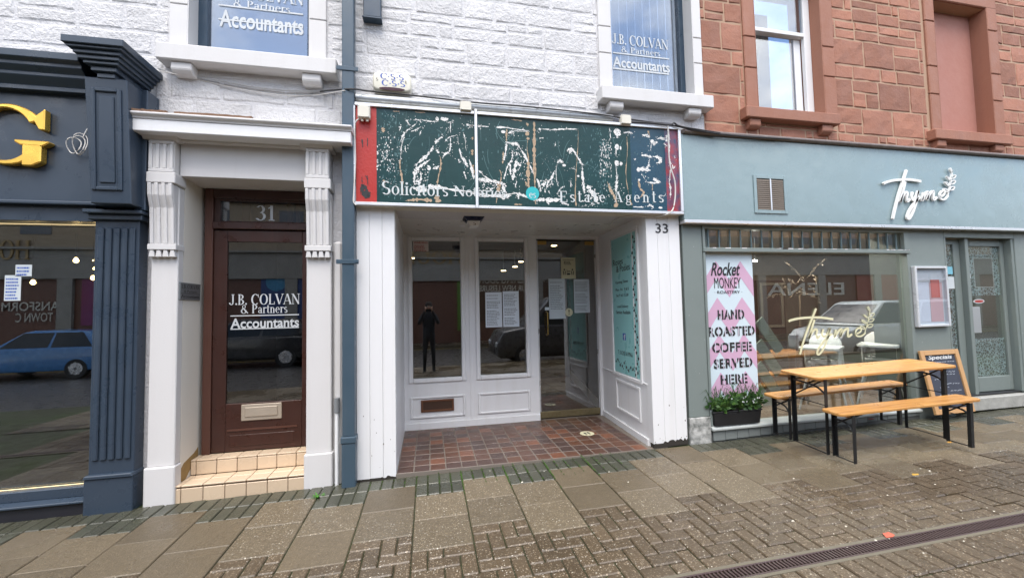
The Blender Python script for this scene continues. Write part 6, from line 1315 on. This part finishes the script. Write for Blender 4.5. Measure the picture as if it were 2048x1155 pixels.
for v, u0, u1 in ((.80, .2, .85), (.64, .5, .8), (.60, .55, .78), (.53, .22, .3), (.45, .5, .82), (.40, .3, .55), (.34, .55, .85), (.28, .25, .6), (.2, .5, .8), (.14, .3, .7)): chalkline(u0, u1, v, .018 if v < .79 else .004)
mb.build('chalk_writing', M('faded_chalk', (.3, .33, .38), .9), ab)['kind'] = 'stuff'

# ================================================================== SMALL THINGS ON THE PAVEMENT
prn = random.Random(31); mb = MB()
for k in range(95):
    while True:
        px, py = prn.uniform(0, 2048), prn.uniform(930, 1155); c = atG(px, py)
        if c.y < -.05 and c.y > -2.0: break
    r_ = prn.uniform(.004, .0085) * (1.7 if prn.random() < .06 else 1); n = 6; a0 = prn.random() * 3
    ring = [(c.x + r_ * math.cos(a0 + 1.047 * i) * prn.uniform(.7, 1.3), c.y + r_ * .75 * math.sin(a0 + 1.047 * i) * prn.uniform(.7, 1.3)) for i in range(n)]
    mb.add([(x, y, gz(x, y) + .001) for x, y in ring] + [(c.x + (x - c.x) * .5, c.y + (y - c.y) * .5, gz(x, y) + .001 + r_ * .45) for x, y in ring], [tuple(range(6, 12))] + [(i, (i + 1) % 6, 6 + (i + 1) % 6, 6 + i) for i in range(6)])
mb.build('scattered_pebbles', M('pale_pebble', (.62, .58, .48), .6))['kind'] = 'stuff'
def scrap(name, lab, cat, px, py, r_, col, seed, group=None):
    c = atG(px, py); rn_ = random.Random(seed); t = thing(name, lab, cat, c, group); n = 8
    pts = [(r_ * math.cos(.785 * i) * rn_.uniform(.5, 1.2), r_ * .6 * math.sin(.785 * i) * rn_.uniform(.6, 1.2)) for i in range(n)]
    MB().add([c + Vector((0, 0, .008))] + [c + Vector((x, y, GX * x + GY * y + .003 + rn_.uniform(0, .006))) for x, y in pts], [(0, 1 + i, 1 + (i + 1) % n) for i in range(n)]).build('blade', M('scrap_' + name + str(seed), col, .6), t)
scrap('fallen_leaf', 'yellow leaf lying under the right end of the nearest bench', 'leaf', 1901, 885, .035, (.5, .26, .04), 1); scrap('fallen_leaf', 'yellow leaf lying on the brick paving in front of the nearest bench', 'leaf', 1830, 949, .03, (.5, .3, .05), 2)
scrap('litter_scrap', 'coral red scrap lying beside the drain channel', 'litter', 1777, 1070, .05, (.55, .12, .07), 3); scrap('litter_scrap', 'dull red scrap lying under the folding table by the cafe wall', 'litter', 1744, 838, .04, (.3, .06, .05), 4)
scrap('dark_leaf', 'small dark leaf on the slab in front of the downpipe', 'leaf', 762, 1021, .018, (.03, .02, .015), 5); scrap('dark_leaf', 'small dark leaf on the brick paving in front of the recess', 'leaf', 954, 1074, .018, (.03, .02, .015), 6)
c = atG(637, 996); wd = thing('green_weed', 'small bright green weed growing by the doorway pilaster', 'weed', c); mb = MB(); wr = random.Random(6)
for k in range(26):
    a = wr.random() * 6.28; e = Vector((math.cos(a), math.sin(a) * .8, wr.uniform(.25, .9))).normalized() * wr.uniform(.03, .07); s_ = Vector((-math.sin(a), math.cos(a), 0)) * .007
    mb.add([c, c + e * .6 + s_, c + e, c + e * .6 - s_], [(0, 1, 2), (0, 2, 3)])
mb.build('leaves', M('bright_weed', (.06, .2, .02), .5), wd)['kind'] = 'stuff'
# moss in the joints before number 33
mb = MB(); mr_ = random.Random(14)
for k in range(800):
    i = mr_.randrange(-1, 6); xj = X0 + i * P if mr_.random() < .5 else X0 + mr_.randrange(0, 24) * B; y = -abs(mr_.gauss(.2, .13))
    if y < -.62 or (abs((xj - X0) / P - round((xj - X0) / P)) > .01 and y < -.4) or not .0 < xj < 2.2 and mr_.random() < .8: continue
    x = xj + mr_.uniform(-.004, .004); z = gz(x, y); r_ = mr_.uniform(.004, .009); a = mr_.random() * 3
    mb.add([(x + r_ * math.cos(a), y + r_ * math.sin(a), z - .004), (x + r_ * math.cos(a + 2.1), y + r_ * math.sin(a + 2.1), z - .004), (x + r_ * math.cos(a + 4.2), y + r_ * math.sin(a + 4.2), z - .004), (x, y, z + .004)], [(0, 1, 3), (1, 2, 3), (2, 0, 3)])
mb.build('joint_moss', M('joint_moss', (.045, .10, .012), .9))['kind'] = 'stuff'

# ================================================================== ACROSS THE STREET (seen in the glass)
OY = -15.0
def mir(px, py, Yg, Yo=OY): return at(px, py, 2 * Yg - Yo)
ob = thing('terrace_opposite', 'grey stone terrace of shops across the street, seen reflected in the windows', 'building', (0, OY, 0))
grst = M('grey_street_stone', (.34, .325, .295), .8, nz=[(1.5, .5, (.08, .075, .065)), (9, .4, (.17, .155, .13))], bump=[(8, .3, 4)])
browns = M('dark_brown_shutter', (.13, .055, .035), .5, nz=[(2, .4, (.09, .04, .028))]); dkf = M('dark_shop_void', (.015, .013, .012), .6)
MB().box(-40, 60, OY - .5, OY, 4.3, 6.4).build('upper_wall', M('sandstone_street', (.3, .24, .17), .8, nz=[(2, .4, (.22, .17, .12))]), ob)
MB().box(-40, 60, OY - .45, OY + .04, 3.05, 4.299).build('fascia', grst, ob); MB().box(-40, 60, OY - .6, OY - .1, -3, 3.049).build('shopfront_wall', browns, ob)
MB().box(-40, 60, OY - .5, OY + .18, 4.2, 4.29).build('string_course', grst, ob)
for x in range(-38, 60, 4): MB().box(x - .25, x + .25, OY - .5, OY + .03, -.3, 3.048).build('street_pier', grst, ob)
for x in range(-36, 60, 3): 
    MB().box(x - .5, x + .5, OY + .001, OY + .02, 4.8, 6.1).build('street_window', M('street_window_dark', (.05, .06, .08), .1), ob)
MB().prism([(OY - 7, 6.4), (OY + .2, 6.4), (OY + .2, 6.5), (OY - 3.5, 8.6), (OY - 7, 6.5)], -40, -2.5, 'x').build('roof', M('slate_roof', (.06, .06, .07), .5), ob)
MB().prism([(OY - 7, 6.0), (OY + .2, 6.4), (OY + .2, 6.45), (OY - 7, 6.45)], -2.49, 60, 'x').build('roof', M('slate_roof', (0, 0, 0)), ob)
for x, w in ((-13, 1.6), (-8.6, 1.2), (-5, 1.4)): MB().prism([(x - w / 2, 6.4), (x + w / 2, 6.4), (x + w / 2, 10.0), (x + w * .3, 11.2), (x - w * .3, 11.2), (x - w / 2, 10.0)], OY - 1.2, OY - .2).build('chimney', M('sandstone_street', (0, 0, 0)), ob)
# signs: lettering runs towards -X because it is read from this side of the street
def osign(s, a, b, zt, zb_, mat, kind='sans', Y=OY + .06, depth=.04, par=None):
    fr = (Vector((a, Y, zb_)), Vector((b - a, 0, 0)), Vector((0, 0, zt - zb_)))
    o = serif(s, fr, mat, par or ob, depth=depth) if kind == 'serif' else sans(s, fr, mat, par or ob, bold=.01)
    return o
for (pxh, pxe, py0, py1, Yg) in ((925, 800, 500, 528, YB), (62, -60, 480, 520, .1)):
    a, b = mir(pxh, 515, Yg).x, mir(pxe, 515, Yg).x; zt_, zb_ = mir(pxh - 20, py0, Yg).z, mir(pxh - 20, py1, Yg).z; osign('HOUR', a, b, zt_, zb_, M('dull_bronze_letter', (.3, .2, .08), .5), 'serif', OY + .05)
pur = M('purple_poster', (.12, .03, .14), .5, nz=[(.6, .8, (.25, .02, .05))]); grn = M('green_poster', (.10, .2, .03), .5); blp = M('blue_poster', (.02, .05, .17), .5)
def poster(px0, px1, py0, py1, Yg, mat):
    a, b = mir(px0, (py0 + py1) / 2, Yg).x, mir(px1, (py0 + py1) / 2, Yg).x; z1, z0 = mir((px0 + px1) / 2, py0, Yg).z, mir((px0 + px1) / 2, py1, Yg).z
    MB().box(a, b, OY - .09, OY - .06, z0, z1).build('hoarding_poster', mat, ob); return a, b, z0, z1
poster(160, 240, 556, 650, .1, pur); poster(520, 640, 535, 640, DY, blp); poster(915, 955, 560, 660, YB, grn); poster(955, 1100, 545, 640, YB, M('brown_hoarding', (.07, .035, .02), .5))
olet = M('hoarding_lettering', (.5, .48, .42), .6)
for s_, px0, px1, py0, py1, Yg in (('TRANSFORM', 145, 0, 603, 621, .1), ('OUR TOWN C', 145, 28, 625, 643, .1), ('COMING SOON', 1060, 958, 553, 566, YB), ('OUR NEW LEISURE', 1062, 958, 570, 582, YB), ('Every day', 1100, 1035, 556, 566, YB), ('ELENA', 1690, 1535, 565, 590, .055)):
    a, b = mir(px0, (py0 + py1) / 2, Yg).x, mir(px1, (py0 + py1) / 2, Yg).x; xm_ = (px0 + px1) / 2; osign(s_, a, b, mir(xm_, py0, Yg).z, mir(xm_, py1, Yg).z, olet, 'sans', OY - .05)
a, b, z0, z1 = poster(1610, 1700, 510, 548, .055, M('maroon_fascia', (.2, .04, .03), .5)); poster(1715, 1800, 525, 600, .055, M('red_roller_shutter', (.25, .06, .04), .5))
for k in range(14): 
    a = mir(1715, 530 + k * 5, .055); b = mir(1800, 530 + k * 5, .055); MB().box(a.x, b.x, OY - .06, OY - .04, a.z, a.z + .03).build('shutter_slat', M('red_roller_shutter', (0, 0, 0)), ob)
p = mir(551, 563, DY); MB().lathe([(.42, OY - .055), (.42, OY - .04)], (p.x, 0, p.z), 'y', 24).build('round_poster', M('light_blue_poster', (.04, .2, .35), .5), ob)

# ---- cars parked along the far kerb
tyre = M('tyre_rubber', (.015, .015, .016), .7); rim_m = M('alloy_wheel', (.5, .5, .52), .3, metal=.8); carglass = M('car_glass', (.012, .014, .016), .06); hl_m = M('headlamp_glass', (.55, .58, .6), .1)
def car(name, lab, cat, xc, yc, paintm, prof_body, prof_cab, Wd, wheels, wr_, d):
    z0 = -.33; t = thing(name, lab, cat, (xc, yc, z0)); X = lambda u: xc + d * u
    MB().prism([(X(u), z0 + v) for u, v in prof_body], yc - Wd / 2, yc + Wd / 2).build('body', paintm, t, .07, True, 3)
    mb = MB(); n = len(prof_cab); ins = .14; zmin = min(v for _, v in prof_cab); zmax = max(v for _, v in prof_cab)
    f_ = lambda v: ins * (v - zmin) / (zmax - zmin)
    vs = [(X(u), yc - Wd / 2 + .03 + f_(v), z0 + v) for u, v in prof_cab] + [(X(u), yc + Wd / 2 - .03 - f_(v), z0 + v) for u, v in prof_cab]
    mb.add(vs, [tuple(range(n))[::-1], tuple(range(n, 2 * n))] + [(i, (i + 1) % n, n + (i + 1) % n, n + i) for i in range(n)]); mb.build('cabin', paintm, t, .04, True, 2)
    um = sum(u for u, _ in prof_cab) / n; cu = (min(u for u, _ in prof_cab) + max(u for u, _ in prof_cab)) / 2
    for (ua, ub) in ((.06, .5), (.53, .92)):
        lo, hi = zmin + .06, zmax - .07
        us = sorted(prof_cab, key=lambda q: q[1]); bl_, br_ = min(us[:2])[0], max(us[:2])[0]; tl_, tr_ = min(us[2:])[0], max(us[2:])[0]
        q = lambda k, v: (bl_ + (br_ - bl_) * k) + ((tl_ + (tr_ - tl_) * k) - (bl_ + (br_ - bl_) * k)) * (v - zmin) / (zmax - zmin)
        MB().add([(X(q(k, v)), yc + Wd / 2 - .024 - f_(v), z0 + v) for k, v in ((ua, lo), (ub, lo), (ub, hi), (ua, hi))], [(0, 1, 2, 3)]).build('side_window', carglass, t)
    bl_ = min(prof_cab, key=lambda q: q[0] + q[1] * .001); tl_ = min([q for q in prof_cab if q[1] > zmax - .12], key=lambda q: q[0])
    MB().add([(X(bl_[0] + (tl_[0] - bl_[0]) * k - .012), yc + s_ * (Wd / 2 - .12 - f_(bl_[1] + (tl_[1] - bl_[1]) * k)), z0 + bl_[1] + (tl_[1] - bl_[1]) * k + .012) for k, s_ in ((.1, -1), (.1, 1), (.92, 1), (.92, -1))], [(0, 1, 2, 3)]).build('windscreen', carglass, t)
    for u in wheels:
        for s_ in (-1, 1):
            w = MB().lathe([(wr_ * .62, -.09), (wr_ * .95, -.1), (wr_, -.05), (wr_, .05), (wr_ * .95, .1), (wr_ * .62, .09)], (X(u), yc + s_ * (Wd / 2 - .08), z0 + wr_), 'y', 20).build('wheel', tyre, t, 0, True)
            r_ = MB(); yy = yc + s_ * (Wd / 2 - .08) + s_ * .085; r_.lathe([(wr_ * .64, 0), (wr_ * .58, .008 * s_)], (X(u), yy, z0 + wr_), 'y', 20)
            for k in range(5): a = R(72 * k + 18); r_.obox((X(u) + math.cos(a) * wr_ * .33, yy + .014 * s_, z0 + wr_ + math.sin(a) * wr_ * .33), (math.cos(a) * wr_ * .3, 0, math.sin(a) * wr_ * .3), (0, .008, 0), (-math.sin(a) * .03, 0, math.cos(a) * .03))
            r_.build('rim', rim_m, w)['kind'] = 'stuff'
    fx = min(u for u, _ in prof_body)
    for s_ in (-1, 1): MB().box(X(fx - .01), X(fx + .22), yc + s_ * (Wd / 2 - .22) - .16, yc + s_ * (Wd / 2 - .22) + .16, z0 + .62, z0 + .8).build('headlight', hl_m, t, .03)
    MB().box(X(fx - .02), X(fx + .05), yc - .45, yc + .45, z0 + .42, z0 + .6).build('grille', black, t, .01)
    return t
hat_b = [(-1.95, .3), (-1.9, .25), (1.9, .25), (1.95, .4), (1.93, .9), (1.2, .95), (-.9, .93), (-1.75, .78), (-1.95, .62)]; hat_c = [(-1.0, .9), (-.25, 1.42), (.0, 1.47), (1.35, 1.42), (1.85, .9)]
van_b = [(-2.2, .35), (-2.1, .28), (2.2, .28), (2.25, .5), (2.22, 1.15), (-.9, 1.12), (-1.95, .95), (-2.2, .7)]; van_c = [(-1.25, 1.1), (-.35, 1.78), (-.1, 1.84), (2.15, 1.84), (2.2, 1.1)]
suv_b = [(-2.25, .38), (-2.15, .3), (2.2, .3), (2.28, .5), (2.25, 1.05), (-.9, 1.05), (-2.05, .95), (-2.25, .7)]; suv_c = [(-1.15, 1.02), (-.3, 1.62), (0, 1.67), (1.7, 1.62), (2.2, 1.02)]
big_b = [(-2.5, .4), (-2.4, .3), (2.6, .3), (2.65, .6), (2.62, 1.35), (-1.2, 1.3), (-2.3, 1.12), (-2.5, .75)]; big_c = [(-1.6, 1.25), (-.75, 2.1), (-.4, 2.22), (2.55, 2.22), (2.6, 1.3)]
xb = mir(95, 690, .1, -11.3).x; car('hatchback', 'blue hatchback parked across the street, reflected in the dark shop window', 'car', xb, -11.5, M('blue_car_paint', (.04, .17, .4), .25, coat=.6), hat_b, hat_c, 1.65, (-1.25, 1.2), .3, 1)
xs_ = mir(985, 650, YB, -6.6).x + 2.5; car('grey_van', 'grey van parked at the near kerb, reflected in the glass of number 33', 'van', xs_, -6.6, M('grey_van_paint', (.1, .1, .105), .3, metal=.4), big_b, big_c, 1.85, (-1.6, 1.6), .36, 1)
xd_ = mir(586, 685, DY, -11.4).x - 1.4; car('dark_car', 'dark grey car parked across the street, reflected in the door glass', 'car', xd_, -11.5, M('dark_grey_car_paint', (.03, .03, .032), .25, coat=.5), suv_b, suv_c, 1.8, (-1.4, 1.4), .35, 1)
xv_ = mir(1622, 650, .055, -6.6).x + 2.2; car('white_van', 'small white van parked at the near kerb, reflected in the cafe window', 'van', xv_, -6.6, M('white_van_paint', (.7, .74, .71), .3, coat=.4), van_b, van_c, 1.8, (-1.45, 1.4), .32, 1)

# ---- the photographer, seen only in the glass
def person():
    px_, py_ = .0, -4.22; z0 = gz(px_, py_); t = thing('person', 'person in dark coat and jeans holding up a phone, reflected in the left window', 'person', (px_, py_, z0))
    J = {}; E_ = []
    def j(n, x, y, z, r, par=None): J[n] = (len(J), (x, y, z0 + z * 1.06), r); par and E_.append((J[par][0], J[n][0]))
    j('pelvis', 0, 0, .95, .15); j('belly', 0, .01, 1.1, .15, 'pelvis'); j('chest', 0, .0, 1.32, .165, 'belly'); j('neckb', 0, 0, 1.5, .08, 'chest'); j('neck', 0, .01, 1.56, .058, 'neckb'); j('head', 0, .02, 1.66, .088, 'neck'); j('crown', 0, .015, 1.77, .07, 'head')
    for s_, n in ((-1, 'l'), (1, 'r')):
        j('sh' + n, s_ * .17, 0, 1.45, .075, 'chest'); j('el' + n, s_ * .25, .1, 1.24, .055, 'sh' + n); j('wr' + n, s_ * .09, .2, 1.575, .034, 'el' + n)
        j('hip' + n, s_ * .09, 0, .88, .1, 'pelvis'); j('kn' + n, s_ * .11, .02, .5, .068, 'hip' + n); j('an' + n, s_ * .12, 0, .09, .048, 'kn' + n); j('toe' + n, s_ * .13, .15, .05, .042, 'an' + n)
    me = bpy.data.meshes.new('body'); me.from_pydata([q[1] for q in J.values()], E_, []); o = bpy.data.objects.new('body', me); COL.objects.link(o)
    sk = o.modifiers.new('skin', 'SKIN'); sv = me.skin_vertices[0].data
    for i, q in enumerate(J.values()): sv[i].radius = (q[2], q[2] * .85)
    sv[0].use_root = True; o.modifiers.new('sub', 'SUBSURF').levels = 2
    dg = bpy.context.evaluated_depsgraph_get(); m2 = bpy.data.meshes.new_from_object(o.evaluated_get(dg)); bpy.data.objects.remove(o)
    off = wl_of(t); skin = M('skin', (.45, .26, .18), .5); coat_ = M('dark_navy_coat', (.012, .014, .022), .8); jean = M('dark_jeans', (.012, .013, .016), .85); shoe = M('dark_shoes', (.03, .03, .03), .6)
    for q in (coat_, skin, jean, shoe): m2.materials.append(q)
    for p_ in m2.polygons:
        z = p_.center.z - z0; p_.use_smooth = True; 
        p_.material_index = 1 if z > 1.63 and abs(p_.center.x) < .12 and p_.center.y < .13 + py_ * 0 else (3 if z < .1 else (2 if z < .93 else 0))
    for v in m2.vertices: v.co += Vector((px_, py_, 0)) - off
    b = link('body', m2, t)
    H = Vector((px_, py_, z0 + .1))
    hm = MB(); hm.lathe([(.002, 1.80), (.05, 1.795), (.086, 1.76), (.098, 1.70), (.094, 1.66), (.08, 1.655)], H + Vector((0, -.005, 0)), 'z', 16); hm.build('hair', M('dark_hair', (.03, .02, .014), .7), t, 0, True)
    for s_ in (-1, 1):
        MB().lathe([(.002, -.012), (.012, -.008), (.013, 0), (.002, .006)], H + Vector((s_ * .032, .102, 1.675)), 'y', 8).build('eye', M('eye_white', (.6, .58, .55), .3), t, 0, True)
        MB().lathe([(.004, -.01), (.03, -.006), (.03, .004), (.004, .01)], H + Vector((s_ * .092, .012, 1.665)), 'x', 8).build('ear', skin, t, 0, True)
        hb = MB(); w = H + Vector((s_ * .09, .2, 1.575)); pc = w + Vector((-s_ * .01, .035, .025)); hb.obox(pc, (.014, 0, 0), (0, .025, .035), (0, -.03, .03)); 
        for k in range(4): a = pc + Vector((0, .03 - .012 * k + .006, .03 + .004 * k)); hb.tube([a, a + Vector((-s_ * .02, .03, .01)), a + Vector((-s_ * .045, .03 - .004 * k, .004))], [.0085, .0075, .006], 6)
        a = pc + Vector((-s_ * .01, -.02, -.005)); hb.tube([a, a + Vector((-s_ * .02, .004, .022)), a + Vector((-s_ * .04, .012, .028))], [.0095, .008, .0065], 6)
        hb.build('hand', skin, t, 0, True)
    MB().prism([(H.x - .014, H.z + 1.655), (H.x + .014, H.z + 1.655), (H.x + .006, H.z + 1.69), (H.x - .006, H.z + 1.69)], H.y + .09, H.y + .125).build('nose', skin, t, .006, True); MB().box(H.x - .024, H.x + .024, H.y + .093, H.y + .102, H.z + 1.618, H.z + 1.628).build('mouth', M('lips', (.3, .12, .1), .5), t, .003)
    ph = thing('phone', 'black phone held up in both hands, reflected in the left window', 'phone', CAM + Vector((0, -.03, 0))); c = CAM
    MB().box(c.x - .075, c.x + .075, c.y - .034, c.y - .025, c.z - .036, c.z + .036).build('casing', M('black_phone', (.01, .01, .011), .2), ph, .003)
    MB().lathe([(.006, -.0249), (.006, -.0235)], c + Vector((.0, 0, .0)), 'y', 10).build('lens', carglass, ph)
person()
